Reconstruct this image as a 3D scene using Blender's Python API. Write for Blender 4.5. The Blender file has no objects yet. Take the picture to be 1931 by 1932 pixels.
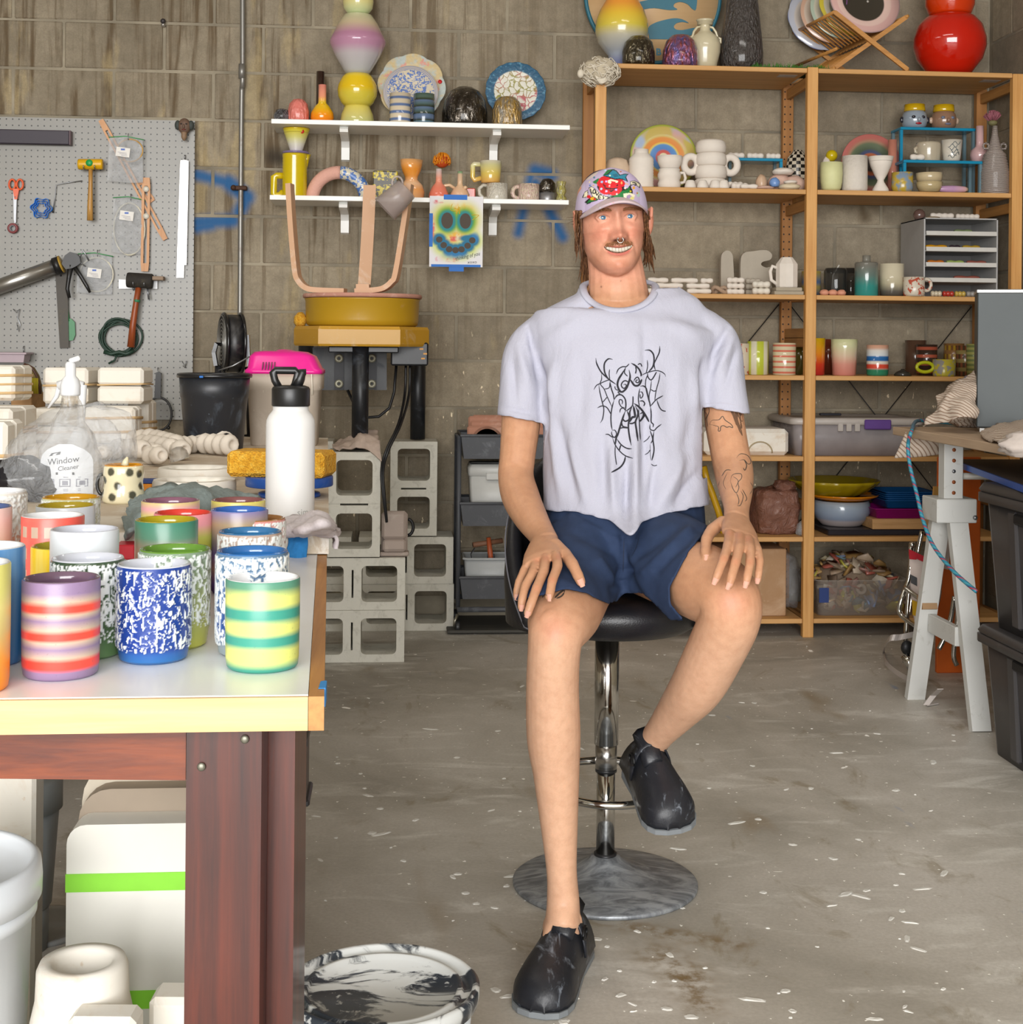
import bpy,bmesh,math,random
import numpy as np
from mathutils import Vector,Matrix,noise as mnoise
from mathutils.bvhtree import BVHTree
sc=bpy.context.scene
LINK=sc.collection.objects.link
R=math.radians
F_PX,CX,YH,CAMH=2700.0,965.5,650.0,1.167
YAW,ROLL=R(4.7),0.009
_F=Vector((math.sin(YAW),math.cos(YAW),0));_R0=Vector((math.cos(YAW),-math.sin(YAW),0));_U0=Vector((0,0,1))
_R=_R0*math.cos(ROLL)+_U0*math.sin(ROLL);_U=_U0*math.cos(ROLL)-_R0*math.sin(ROLL)
CAM=Vector((0,0,CAMH))
cd=bpy.data.cameras.new('camera');co=bpy.data.objects.new('camera',cd);LINK(co)
cd.sensor_width=36.0;cd.sensor_fit='HORIZONTAL';cd.lens=36.0*F_PX/1931.0
cd.shift_y=-(966.0-YH)/1931.0;cd.clip_start=0.05
m=Matrix.Identity(4)
for i in range(3):
 m[i][0]=_R[i];m[i][1]=_U[i];m[i][2]=-_F[i];m[i][3]=CAM[i]
co.matrix_world=m
sc.camera=co
w=bpy.data.worlds.new('world');sc.world=w;w.use_nodes=True
bg=w.node_tree.nodes['Background'];bg.inputs[0].default_value=(0.86,0.93,1.0,1);bg.inputs[1].default_value=2.6
sc.view_settings.view_transform='Standard';sc.view_settings.look='None'
sc.view_settings.exposure=-1.13;sc.view_settings.gamma=1.0;sc.view_settings.use_curve_mapping=False
sc.cycles.use_denoising=True;sc.cycles.max_bounces=8;sc.cycles.caustics_reflective=False;sc.cycles.caustics_refractive=False
sc.cycles.transparent_max_bounces=12
def area(name,loc,target,sx,sy,energy,col=(1,1,1)):
 l=bpy.data.lights.new(name,'AREA');l.shape='RECTANGLE';l.size=sx;l.size_y=sy;l.energy=energy;l.color=col
 o=bpy.data.objects.new(name,l);LINK(o);o.location=loc
 d=Vector(target)-Vector(loc);o.rotation_euler=d.to_track_quat('-Z','Y').to_euler();return o
area('garage_door_daylight',(-1.1,-6.5,2.45),(0.2,5.0,1.1),7.0,4.6,2850,(1.0,0.985,0.97))
area('ceiling_tube_light',(-1.1,3.7,3.15),(-0.9,4.1,0),1.3,0.16,20,(1.0,0.96,0.90))
area('ceiling_tube_light',(1.2,3.7,3.15),(1.3,4.1,0),1.3,0.16,20,(1.0,0.96,0.90))
def C(px,py,d):return CAM+_F*d+_R*((px-CX)*d/F_PX)+_U*((YH-py)*d/F_PX)
def ray(px,py):return _F+_R*((px-CX)/F_PX)+_U*((YH-py)/F_PX)
def PZ(px,py,z):r=ray(px,py);return CAM+r*((z-CAMH)/r.z)
def PY(px,py,Y):r=ray(px,py);return CAM+r*(Y/r.y)
def PX(px,py,X):r=ray(px,py);return CAM+r*(X/r.x)
def dep(p):return(p-CAM).dot(_F)
def mpp(p):return dep(p)/F_PX
def proj(p):
 q=p-CAM;d=q.dot(_F);return(CX+F_PX*q.dot(_R)/d,YH-F_PX*q.dot(_U)/d)
def lin(h):
 if not isinstance(h,str):return tuple(h)+(1,)if len(h)==3 else tuple(h)
 h=h.lstrip('#');out=[]
 for i in(0,2,4):
  c=int(h[i:i+2],16)/255;out.append(c/12.92 if c<=.04045 else((c+.055)/1.055)**2.4)
 return tuple(out)+(1,)
MATS={}
class Mat:
 def __init__(s,name,col=None,rough=.5,metal=0.,spec=.5,alpha=None,trans=0.,coat=0.,sss=0.):
  s.m=bpy.data.materials.new(name);s.m.use_nodes=True;s.nt=s.m.node_tree
  s.b=s.nt.nodes['Principled BSDF'];I=s.b.inputs
  I['Roughness'].default_value=rough;I['Metallic'].default_value=metal;I['Specular IOR Level'].default_value=spec
  if col is not None:I['Base Color'].default_value=lin(col)
  if alpha is not None:I['Alpha'].default_value=alpha
  if trans:I['Transmission Weight'].default_value=trans
  if coat:I['Coat Weight'].default_value=coat;I['Coat Roughness'].default_value=.08
  if sss:I['Subsurface Weight'].default_value=sss;I['Subsurface Radius'].default_value=(.012,.005,.003);I['Subsurface Scale'].default_value=1
  MATS[name]=s.m
 def set(s,sock,v):
  if isinstance(v,bpy.types.NodeSocket):s.nt.links.new(v,sock)
  elif isinstance(v,str):sock.default_value=lin(v)
  elif isinstance(v,(tuple,list))and len(v)==3 and len(sock.default_value)==4:sock.default_value=lin(v)
  else:sock.default_value=v
 def n(s,t,**kw):
  x=s.nt.nodes.new(t)
  for k,v in kw.items():setattr(x,k,v)
  return x
 def math(s,op,a,b=None,c=None,clamp=False):
  x=s.n('ShaderNodeMath',operation=op,use_clamp=clamp);s.set(x.inputs[0],a)
  if b is not None:s.set(x.inputs[1],b)
  if c is not None:s.set(x.inputs[2],c)
  return x.outputs[0]
 def vm(s,op,a,b=None):
  x=s.n('ShaderNodeVectorMath',operation=op);s.set(x.inputs[0],a)
  if b is not None:s.set(x.inputs[1],b)
  return x.outputs['Value']if op in('LENGTH','DOT_PRODUCT','DISTANCE')else x.outputs[0]
 def obj(s):return s.n('ShaderNodeTexCoord').outputs['Object']
 def pos(s):return s.n('ShaderNodeNewGeometry').outputs['Position']
 def rnd(s):return s.n('ShaderNodeObjectInfo').outputs['Random']
 def attr(s,nm):return s.n('ShaderNodeAttribute',attribute_name=nm).outputs['Color']
 def sep(s,v):
  x=s.n('ShaderNodeSeparateXYZ');s.set(x.inputs[0],v);return x.outputs
 def map(s,v,scale=(1,1,1),loc=(0,0,0),rot=(0,0,0)):
  x=s.n('ShaderNodeMapping');s.set(x.inputs[0],v);x.inputs[1].default_value=loc;x.inputs[2].default_value=rot;x.inputs[3].default_value=scale;return x.outputs[0]
 def noise(s,v,scale,detail=4.,rough=.55,dist=0.,col=False):
  x=s.n('ShaderNodeTexNoise');s.set(x.inputs['Vector'],v);x.inputs['Scale'].default_value=scale;x.inputs['Detail'].default_value=detail
  x.inputs['Roughness'].default_value=rough;x.inputs['Distortion'].default_value=dist;return x.outputs[1 if col else 0]
 def vor(s,v,scale,feature='F1',out=0,rand=1.):
  x=s.n('ShaderNodeTexVoronoi',feature=feature);s.set(x.inputs['Vector'],v);x.inputs['Scale'].default_value=scale;x.inputs['Randomness'].default_value=rand;return x.outputs[out]
 def ramp(s,f,stops,interp='LINEAR'):
  x=s.n('ShaderNodeValToRGB');s.set(x.inputs[0],f);e=x.color_ramp;e.interpolation=interp
  while len(e.elements)<len(stops):e.elements.new(.5)
  for el,(p,c)in zip(e.elements,stops):el.position=p
  for el,(p,c)in zip(e.elements,stops):el.color=lin(c)if not isinstance(c,(int,float))else(c,c,c,1)
  return x.outputs[0]
 def rng(s,v,a,b,c=0.,d=1.,smooth=False):
  x=s.n('ShaderNodeMapRange',clamp=True);x.interpolation_type='SMOOTHSTEP' if smooth else 'LINEAR'
  s.set(x.inputs[0],v);x.inputs[1].default_value=a;x.inputs[2].default_value=b;x.inputs[3].default_value=c;x.inputs[4].default_value=d;return x.outputs[0]
 def mix(s,f,a,b,mode='MIX'):
  x=s.n('ShaderNodeMix',data_type='RGBA',blend_type=mode);s.set(x.inputs[0],f);s.set(x.inputs[6],a);s.set(x.inputs[7],b);return x.outputs[2]
 def col(s,v):s.set(s.b.inputs['Base Color'],v);return s
 def rough(s,v):s.set(s.b.inputs['Roughness'],v);return s
 def alpha(s,v):s.set(s.b.inputs['Alpha'],v);return s
 def bump(s,h,strength=.3,dist=.002):
  x=s.n('ShaderNodeBump');x.inputs['Strength'].default_value=strength;x.inputs['Distance'].default_value=dist
  s.set(x.inputs['Height'],h);s.nt.links.new(x.outputs[0],s.b.inputs['Normal']);return s
def simple(name,col,rough=.5,metal=0.,var=.06,scale=30,bump=0.,**k):
 if name in MATS:return MATS[name]
 M=Mat(name,col,rough,metal,**k);c=lin(col)
 f=M.noise(M.obj(),scale,5)
 M.col(M.mix(f,tuple(x*(1-var*1.6)for x in c[:3]),tuple(min(1,x*(1+var*1.2))for x in c[:3])))
 if bump:M.bump(f,bump,.003)
 return M.m
def dusty(name,col,dirt,amt=.5,rough=.5,scale=9,lo=.5,hi=.7,metal=0.,bump=.1):
 M=Mat(name,col,rough,metal);p=M.obj()
 a=M.noise(p,scale,8,.65,.6);b=M.noise(p,scale*9,4)
 f=M.math('ADD',M.rng(a,lo,hi,0,amt,True),M.rng(b,.68,.74,0,amt*.9),clamp=True)
 M.col(M.mix(f,lin(col)[:3],lin(dirt)[:3]));M.bump(a,bump,.003);M.rough(M.rng(f,0,1,rough,min(1,rough+.3)))
 return M.m
def wood(name,c1,c2,axis=0,rough=.55,scale=1.,knots=True,coat=0.):
 M=Mat(name,c1,rough,coat=coat);p=M.obj()
 st=[14*scale]*3;st[axis]=.9*scale
 g=M.noise(M.map(p,tuple(st)),3.2,7,.6,.5)
 st2=[70*scale]*3;st2[axis]=2.5*scale
 g2=M.noise(M.map(p,tuple(st2)),2.0,3,.6)
 f=M.math('ADD',M.math('MULTIPLY',g,.75),M.math('MULTIPLY',g2,.35))
 c=M.mix(M.rng(f,.36,.72),c1,c2)
 if knots:
  ks=[7*scale]*3;ks[axis]=2.2*scale
  v=M.vor(M.map(p,tuple(ks)),1.0)
  c=M.mix(M.rng(v,.03,.11,.75,0,True),c,tuple(x*.35 for x in lin(c2)[:3]))
 M.col(c);M.bump(f,.12,.002);return M.m
def bands(name,stops,h,rough=.3,spec=.5,axis=2,noise=.0,interp='LINEAR',coat=.0,speck=0.):
 M=Mat(name,None,rough,spec=spec,coat=coat);p=M.obj();z=M.sep(p)[axis]
 f=M.math('DIVIDE',z,h)
 if noise:f=M.math('ADD',f,M.math('MULTIPLY',M.math('SUBTRACT',M.noise(p,9/h*.1,3),.5),noise))
 c=M.ramp(f,stops,interp)
 if speck:c=M.mix(M.rng(M.noise(p,400,1),.70,.74,0,speck),c,(.12,.10,.09))
 M.col(c);return M.m
class MB:
 def __init__(s):s.v=[];s.f=[];s.sm=[];s.mi=[];s.cur=0
 def add(s,vs,fs,smooth=False):
  o=len(s.v);s.v+=[tuple(v)for v in vs];s.f+=[tuple(i+o for i in f)for f in fs];s.sm+=[smooth]*len(fs);s.mi+=[s.cur]*len(fs);return s
 def box(s,c,size,rot=None,bev=0.):
  hx,hy,hz=(x/2 for x in size);c=Vector(c);b=min(bev,hx*.9,hy*.9,hz*.9)
  M=Matrix.Identity(3)if rot is None else(Matrix.Rotation(rot,3,'Z')if isinstance(rot,(int,float))else rot)
  if b<=0:
   vs=[(x,y,z)for x in(-hx,hx)for y in(-hy,hy)for z in(-hz,hz)]
   fs=[(0,1,3,2),(4,6,7,5),(0,4,5,1),(2,3,7,6),(0,2,6,4),(1,5,7,3)]
   s.add([c+M@Vector(v)for v in vs],fs);return s
  vs=[];idx={}
  for sx in(-1,1):
   for sy in(-1,1):
    for sz in(-1,1):
     for k in range(3):
      v=[sx*(hx-b),sy*(hy-b),sz*(hz-b)];v[k]=(sx*hx,sy*hy,sz*hz)[k]
      idx[(sx,sy,sz,k)]=len(vs);vs.append(c+M@Vector(v))
  fs=[]
  def fc(l,n):
   a=[vs[i]for i in l];nn=(a[1]-a[0]).cross(a[2]-a[0]);fs.append(tuple(l)if nn.dot(M@Vector(n))>0 else tuple(reversed(l)))
  S=(-1,1)
  for sg in S:
   fc([idx[(sg,a,d,0)]for a,d in((-1,-1),(1,-1),(1,1),(-1,1))],(sg,0,0))
   fc([idx[(a,sg,d,1)]for a,d in((-1,-1),(1,-1),(1,1),(-1,1))],(0,sg,0))
   fc([idx[(a,d,sg,2)]for a,d in((-1,-1),(1,-1),(1,1),(-1,1))],(0,0,sg))
  for a in S:
   for d in S:
    fc([idx[(-1,a,d,1)],idx[(1,a,d,1)],idx[(1,a,d,2)],idx[(-1,a,d,2)]],(0,a,d))
    fc([idx[(a,-1,d,0)],idx[(a,1,d,0)],idx[(a,1,d,2)],idx[(a,-1,d,2)]],(a,0,d))
    fc([idx[(a,d,-1,0)],idx[(a,d,1,0)],idx[(a,d,1,1)],idx[(a,d,-1,1)]],(a,d,0))
    for e in S:fc([idx[(a,d,e,k)]for k in range(3)],(a,d,e))
  s.add(vs,fs);return s
 def lathe(s,prof,n=32,c=(0,0,0),rot=None,smooth=True,wob=None):
  c=Vector(c);vs=[];fs=[];rings=[]
  for r,z in prof:
   if r<=1e-6:rings.append([len(vs)]);vs.append(Vector((0,0,z)))
   else:
    rings.append(list(range(len(vs),len(vs)+n)))
    for k in range(n):
     a=2*math.pi*k/n;q=r*(wob(a,z)if wob else 1);vs.append(Vector((q*math.cos(a),q*math.sin(a),z)))
  for A,B in zip(rings,rings[1:]):
   for k in range(n):
    j=(k+1)%n
    if len(A)==1 and len(B)==1:continue
    if len(A)==1:fs.append((A[0],B[j],B[k]))
    elif len(B)==1:fs.append((A[k],A[j],B[0]))
    else:fs.append((A[k],A[j],B[j],B[k]))
  if len(rings[0])>1 and len(rings[-1])>1 and prof[0]!=prof[-1]:
   fs.append(tuple(reversed(rings[0])));fs.append(tuple(rings[-1]))
  s.add([c+(rot@v if rot is not None else v)for v in vs],fs,smooth);return s
 def loft(s,rings,caps=True,smooth=True,closed=True):
  n=len(rings[0]);vs=[p for r in rings for p in r];fs=[]
  for i in range(len(rings)-1):
   for k in range(n if closed else n-1):
    j=(k+1)%n;fs.append((i*n+k,i*n+j,(i+1)*n+j,(i+1)*n+k))
  if caps and closed:fs.append(tuple(reversed(range(n))));fs.append(tuple(range((len(rings)-1)*n,len(rings)*n)))
  s.add(vs,fs,smooth);return s
 def tube(s,pts,r,n=8,closed=False,caps=True,ell=None,up=None,smooth=True):
  P=[Vector(p)for p in pts];m=len(P);rr=r if isinstance(r,(list,tuple))else[r]*m
  T=[]
  for i in range(m):
   a=P[i-1]if(i or closed)else P[0];b=P[(i+1)%m]if(i<m-1 or closed)else P[-1]
   t=(b-a);T.append(t.normalized()if t.length>1e-9 else Vector((0,0,1)))
  u=Vector(up)if up is not None else(Vector((0,0,1))if abs(T[0].z)<.9 else Vector((1,0,0)))
  rings=[]
  for i in range(m):
   if up is not None:u=Vector(up)
   u=u-T[i]*u.dot(T[i]);u.normalize();w_=T[i].cross(u)
   e=1. if ell is None else(ell[i]if isinstance(ell,(list,tuple))else ell)
   rings.append([P[i]+w_*(rr[i]*math.cos(2*math.pi*k/n))+u*(rr[i]*e*math.sin(2*math.pi*k/n))for k in range(n)])
  if closed:rings.append(rings[0])
  s.loft(rings,caps and not closed,smooth);return s
 def prism(s,poly,d0,d1,ax=1,c=(0,0,0),smooth=False):
  n=len(poly);c=Vector(c)
  def mk(p,d):
   q=list(p);q.insert(ax,d);return c+Vector(q)
  vs=[mk(p,d0)for p in poly]+[mk(p,d1)for p in poly]
  fs=[tuple(range(n)),tuple(reversed(range(n,2*n)))]+[(k+n,(k+1)%n+n,(k+1)%n,k)for k in range(n)]
  s.add(vs,fs,smooth);return s
 def ribbon(s,pts,side,w,t,smooth=False):
  P=[Vector(p)for p in pts];S=Vector(side).normalized();rings=[]
  for i in range(len(P)):
   T=(P[min(i+1,len(P)-1)]-P[max(i-1,0)]).normalized();N=T.cross(S).normalized()
   ww=w[i]if isinstance(w,list)else w
   rings.append([P[i]+S*a*ww/2+N*b*t/2 for a,b in((-1,-1),(1,-1),(1,1),(-1,1))])
  return s.loft(rings,True,smooth)
 def sphere(s,c,r,n=16,m=10,rot=None):
  rx,ry,rz=r if isinstance(r,(tuple,list))else(r,r,r);c=Vector(c)
  pr=[(math.sin(math.pi*i/m),-math.cos(math.pi*i/m))for i in range(m+1)];pr[0]=(0,-1);pr[-1]=(0,1)
  k=len(s.v);s.lathe(pr,n)
  for i in range(k,len(s.v)):
   v=Vector(s.v[i]);v=Vector((v.x*rx,v.y*ry,v.z*rz));s.v[i]=tuple(c+(rot@v if rot is not None else v))
  return s
 def disp(s,fn,i0=0):
  for i in range(i0,len(s.v)):s.v[i]=tuple(fn(Vector(s.v[i])))
  return s
def mesh(name,mb,mat):
 me=bpy.data.meshes.new(name);me.from_pydata(mb.v,[],mb.f)
 if mb.sm:me.polygons.foreach_set('use_smooth',mb.sm)
 if any(mb.mi):me.polygons.foreach_set('material_index',mb.mi)
 for q in(mat if isinstance(mat,(list,tuple))else[mat]):me.materials.append(q)
 me.update();return me
def tag(o,label=None,cat=None,group=None,kind=None):
 if label:o['label']=label
 if cat:o['category']=cat
 if group:o['group']=group
 if kind:o['kind']=kind
 return o
def obj(name,mb,mat,parent=None,loc=None,org=None,rot=None,label=None,cat=None,group=None,kind=None,normals=True):
 if org is not None:
  org=Vector(org);mb.v=[tuple(Vector(v)-org)for v in mb.v]
 me=mesh(name,mb,mat)
 if normals:
  bm=bmesh.new();bm.from_mesh(me);bmesh.ops.recalc_face_normals(bm,faces=bm.faces);bm.to_mesh(me);bm.free()
 o=bpy.data.objects.new(name,me);LINK(o)
 if parent is not None:o.parent=parent
 if org is not None and parent is not None:o.location=org-world_loc(parent)
 elif org is not None:o.location=org
 if loc is not None:o.location=loc
 if rot is not None:o.rotation_euler=rot
 return tag(o,label,cat,group,kind)
def world_loc(o):
 l=Vector(o.location)
 while o.parent is not None:o=o.parent;l+=Vector(o.location)
 return l
def empty(name,loc,label,cat,group=None,rot=None):
 o=bpy.data.objects.new(name,None);LINK(o);o.location=loc;o.empty_display_size=.05
 if rot is not None:o.rotation_euler=rot
 return tag(o,label,cat,group)
KIDS={}
def copy_tree(o,parent=None):
 c=o.copy();LINK(c)
 if parent is not None:c.parent=parent
 for ch in list(o.children):copy_tree(ch,c)
 return c
def part(name,mb,mat,parent,label=None,kind=None,loc=None):
 return obj(name,mb,mat,parent,org=world_loc(parent)if loc is None else loc,label=label,kind=kind)
def arc(c,rx,rz,a0,a1,n,ax=1):
 out=[]
 for i in range(n+1):
  a=R(a0+(a1-a0)*i/n);p=[c[0]+rx*math.cos(a),c[1],c[2]+rz*math.sin(a)];out.append(Vector(p))
 return out
def spline(pts,n=8):
 P=[Vector(p)for p in pts];out=[]
 for i in range(len(P)-1):
  a=P[max(i-1,0)];b=P[i];c=P[i+1];d=P[min(i+2,len(P)-1)]
  for k in range(n):
   t=k/n;out.append(.5*((2*b)+(c-a)*t+(2*a-5*b+4*c-d)*t*t+(3*b-a-3*c+d)*t**3))
 out.append(P[-1]);return out
def rot_to(d,up=(0,0,1)):
 z=Vector(d).normalized();u=Vector(up)
 if abs(z.dot(u))>.98:u=Vector((0,1,0))
 x=u.cross(z).normalized();y=z.cross(x);M=Matrix((x,y,z)).transposed();return M
def textmb(txt,size,mb=None,thick=.0,bold=0.):
 cu=bpy.data.curves.new('letters','FONT');cu.body=txt;cu.size=size;cu.align_x='CENTER';cu.extrude=thick;cu.offset=bold;cu.resolution_u=3
 o=bpy.data.objects.new('letters',cu);LINK(o);me=o.to_mesh()
 mb=mb or MB();mb.add([(v.co.x,-v.co.z,v.co.y)for v in me.vertices],[tuple(p.vertices)for p in me.polygons])
 o.to_mesh_clear();bpy.data.objects.remove(o);bpy.data.curves.remove(cu);return mb
def sheet(rows,nu=8,nv=8,amp=.0,sc=12.,thick=.003,seed=0,fold=None):
 cols=[spline(r,nu)for r in rows];grid=list(zip(*[spline([c[i]for c in cols],nv)for i in range(len(cols[0]))]))
 grid=[list(r)for r in grid];H,W=len(grid),len(grid[0]);off=Vector((seed*7.1,seed*3.3,0))
 N=[[None]*W for _ in range(H)]
 for i in range(H):
  for j in range(W):
   a=grid[min(i+1,H-1)][j]-grid[max(i-1,0)][j];b=grid[i][min(j+1,W-1)]-grid[i][max(j-1,0)]
   n=a.cross(b);N[i][j]=n.normalized()if n.length>1e-9 else Vector((0,0,1))
 top=[];bot=[]
 for i in range(H):
  for j in range(W):
   p=grid[i][j];d=amp*(mnoise.noise((p+off)*sc)+.5*mnoise.noise((p+off)*sc*2.3))
   if fold:d+=fold(i/(H-1),j/(W-1))
   top.append(p+N[i][j]*(d+thick/2));bot.append(p+N[i][j]*(d-thick/2))
 mb=MB();n=H*W;fs=[]
 for i in range(H-1):
  for j in range(W-1):
   q=(i*W+j,i*W+j+1,(i+1)*W+j+1,(i+1)*W+j);fs.append(q);fs.append(tuple(x+n for x in reversed(q)))
 edge=[j for j in range(W)]+[i*W+W-1 for i in range(1,H)]+[(H-1)*W+j for j in range(W-2,-1,-1)]+[i*W for i in range(H-2,0,-1)]
 for a,b in zip(edge,edge[1:]+edge[:1]):fs.append((b,a,a+n,b+n))
 mb.add(top+bot,fs,True);return mb
def lumps(c,size,n=24,m=16,amp=.2,sc=2.5,seed=0,flat=True,box=0.):
 mb=MB();mb.sphere((0,0,0),1,n,m);o=Vector((seed*5.7,seed*1.9,seed))
 def f(v):
  if box:v=v/(max(abs(v.x),abs(v.y),abs(v.z))**box)*(1-.18*box)
  q=v*(1+amp*mnoise.noise(v*sc+o)+amp*.45*mnoise.noise(v*sc*2.6+o));z=q.z
  if flat:z=max(z,-.75)+.75;z/=1.75
  else:z=(z+1)/2
  return Vector((c[0]+q.x*size[0]/2,c[1]+q.y*size[1]/2,c[2]+z*size[2]))
 return mb.disp(f)
def bead_rod(p0,p1,r,nb,n=12,hole=True,mb=None,even=.62):
 p0,p1=Vector(p0),Vector(p1);L=(p1-p0).length;pr=[]
 for i in range(nb):
  for k in range(5):
   t=(k+.5)/5;pr.append((r*(even+(1-even)*math.sin(math.pi*t)),L*(i+t)/nb))
 pr=[(r*.5,.0)]+pr+[(r*.5,L)]
 if hole:pr=[(0,r*.5),(r*.42,r*.5)]+pr+[(r*.42,L-r*.5),(0,L-r*.5)]
 else:pr=[(0,0)]+pr+[(0,L)]
 mb=mb or MB();return mb.lathe(pr,n,p0,rot_to(p1-p0))
rnd=random.Random(7)
WY=6.06
RWX=PY(1868,80,WY).x
LWX,FRONT,CEIL=-3.6,-2.4,3.3
def struct(o):o['kind']='structure';return o
def seg_mask(M,x,z,a,b,r,soft):
 ax,az=a;bx,bz=b;dx,dz=bx-ax,bz-az;L=dx*dx+dz*dz
 px=M.math('SUBTRACT',x,ax);pz=M.math('SUBTRACT',z,az)
 t=M.math('DIVIDE',M.math('ADD',M.math('MULTIPLY',px,dx),M.math('MULTIPLY',pz,dz)),L,clamp=True)
 qx=M.math('SUBTRACT',px,M.math('MULTIPLY',t,dx));qz=M.math('SUBTRACT',pz,M.math('MULTIPLY',t,dz))
 d=M.math('SQRT',M.math('ADD',M.math('MULTIPLY',qx,qx),M.math('MULTIPLY',qz,qz)))
 return M.rng(d,r-soft,r+soft,1,0,True)
def wpt(px,py):p=PY(px,py,WY);return(p.x,p.z)
def block_mat(name,tone=1.0,marks=True):
 M=Mat(name,None,.93,spec=.25);p=M.pos();x,y,z=M.sep(p)
 a=M.noise(p,2.3,8,.62,.3);fine=M.noise(p,170,3,.7);md=M.noise(p,26,5,.6)
 streak=M.noise(M.map(p,(26,26,1.5)),1.0,6,.6,.4)
 c=M.ramp(a,[(.28,'#6c675e'),(.45,'#807a70'),(.6,'#918b80'),(.8,'#a09a90')])
 c=M.mix(.45,c,M.ramp(M.rnd(),[(0,'#726c62'),(.5,'#8c857a'),(1,'#a09889')]))
 if marks:
  left=M.rng(x,-.35,1.2,1,.12,True);up=M.rng(z,.9,1.9,.3,1,True)
  c=M.mix(M.math('MULTIPLY',M.math('MULTIPLY',M.rng(streak,.46,.66,0,.85,True),left),up),c,'#4c3c28')
  c=M.mix(M.math('MULTIPLY',M.rng(M.noise(M.map(p,(9,9,2.2)),1.,5),.56,.68,0,.55,True),left),c,'#aa9d7d')
 c=M.mix(M.rng(md,.35,.7,.35,0),c,'#544f46')
 c=M.mix(M.rng(fine,.3,.75,.30,0),c,'#48443d')
 if marks:
  blue=None
  def add(m,g):
   return m if g is None else M.math('MAXIMUM',g,m)
  B=[((1010,322),(1040,330),.05),((1003,330),(978,440),.035),((1010,345),(1062,447),.04),((372,330),(432,345),.045),((432,345),(466,372),.06),((466,372),(452,400),.05),((372,420),(440,416),.05),((372,430),(400,425),.04)]
  for(a1,b1,r)in B:blue=add(seg_mask(M,x,z,wpt(*a1),wpt(*b1),r*.55,.022),blue)
  c=M.mix(M.math('MULTIPLY',blue,.93),c,'#1f5288')
  blk=seg_mask(M,x,z,wpt(516,296),wpt(545,300),.035,.035)
  blk=add(seg_mask(M,x,z,wpt(1712,318),wpt(1740,330),.03,.03),blk)
  c=M.mix(M.math('MULTIPLY',blk,.85),c,'#2c2926')
  st=seg_mask(M,x,z,wpt(1592,372),wpt(1650,378),.045,.04);st=add(seg_mask(M,x,z,wpt(1625,385),wpt(1632,410),.025,.03),st)
  c=M.mix(M.math('MULTIPLY',st,.8),c,'#4b4132')
  sp=M.noise(M.map(p,(60,60,26)),1.,2);low=M.rng(z,.9,1.35,1,0,True);mid=M.rng(x,-.9,.1,0,1,True)
  c=M.mix(M.math('MULTIPLY',M.math('MULTIPLY',M.rng(sp,.70,.74),low),mid),c,'#d8cfbd')
 c=M.mix(1.,c,(1.46,1.37,1.20),'MULTIPLY');M.col(c);M.bump(M.math('ADD',M.math('MULTIPLY',md,.6),fine),.5,.004);return M.m
mb_block=block_mat('concrete_block_wall')
mortar=simple('mortar','#a3977d',.95,var=.16,scale=40,bump=.4)
MM=Mat('wall_mortar',None,.95,spec=.2);pp=MM.pos()
MM.col(MM.ramp(MM.noise(pp,5,6),[(.3,'#7a7365'),(.55,'#968d7b'),(.75,'#aba18d')]));MM.bump(MM.noise(pp,60,5),.5,.004);mortar=MM.m
def block_mesh(wd,hg,dp,seed,axis):
 r=random.Random(seed);mb=MB();mb.box((0,0,0),(wd,dp,hg)if axis=='x' else(dp,wd,hg),bev=.004)
 mb.v=[tuple(c+r.uniform(-.0012,.0012)for c in v)for v in mb.v];return mesh('block',mb,mb_block)
CH=.1995;MJ=.010
zc=PY(200,132,WY).z
z0=zc-CH*round(zc/CH)
BW=.409
xj=PY(310,90,WY).x
mb=MB().box(((LWX+RWX)/2,WY+.0995,CEIL/2),(RWX-LWX+.3,.2,CEIL));wall_back=struct(obj('wall_back',mb,mortar,org=(0,WY+.0995,0)))
vars_=[block_mesh(BW-MJ,CH-MJ,.06,i,'x')for i in range(4)]
X_LEFT=-2.15
for r_ in range(0,14):
 zz=z0+CH*(r_+.5)
 if zz<-.06:continue
 rowi=round((zz-zc)/CH-.5);off=xj if rowi%2==0 else xj+BW/2
 k0=math.ceil((X_LEFT-off)/BW);x=off+k0*BW
 while x<RWX-.02:
  x1=min(x+BW,RWX)
  wdt=x1-x
  me=rnd.choice(vars_)if wdt>BW-.01 else block_mesh(wdt-MJ,CH-MJ,.06,r_,'x')
  o=bpy.data.objects.new('block',me);LINK(o);o.parent=wall_back
  o.location=Vector(((x+x1)/2,WY+.030-.004+rnd.uniform(-.0015,.0015),zz))-Vector(wall_back.location);x=x1
mb=MB().box((RWX+.0998,(FRONT+WY)/2,CEIL/2),(.2,WY-FRONT+.2,CEIL));wall_right=struct(obj('wall_right',mb,mortar,org=(RWX+.0998,WY,0)))
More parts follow.
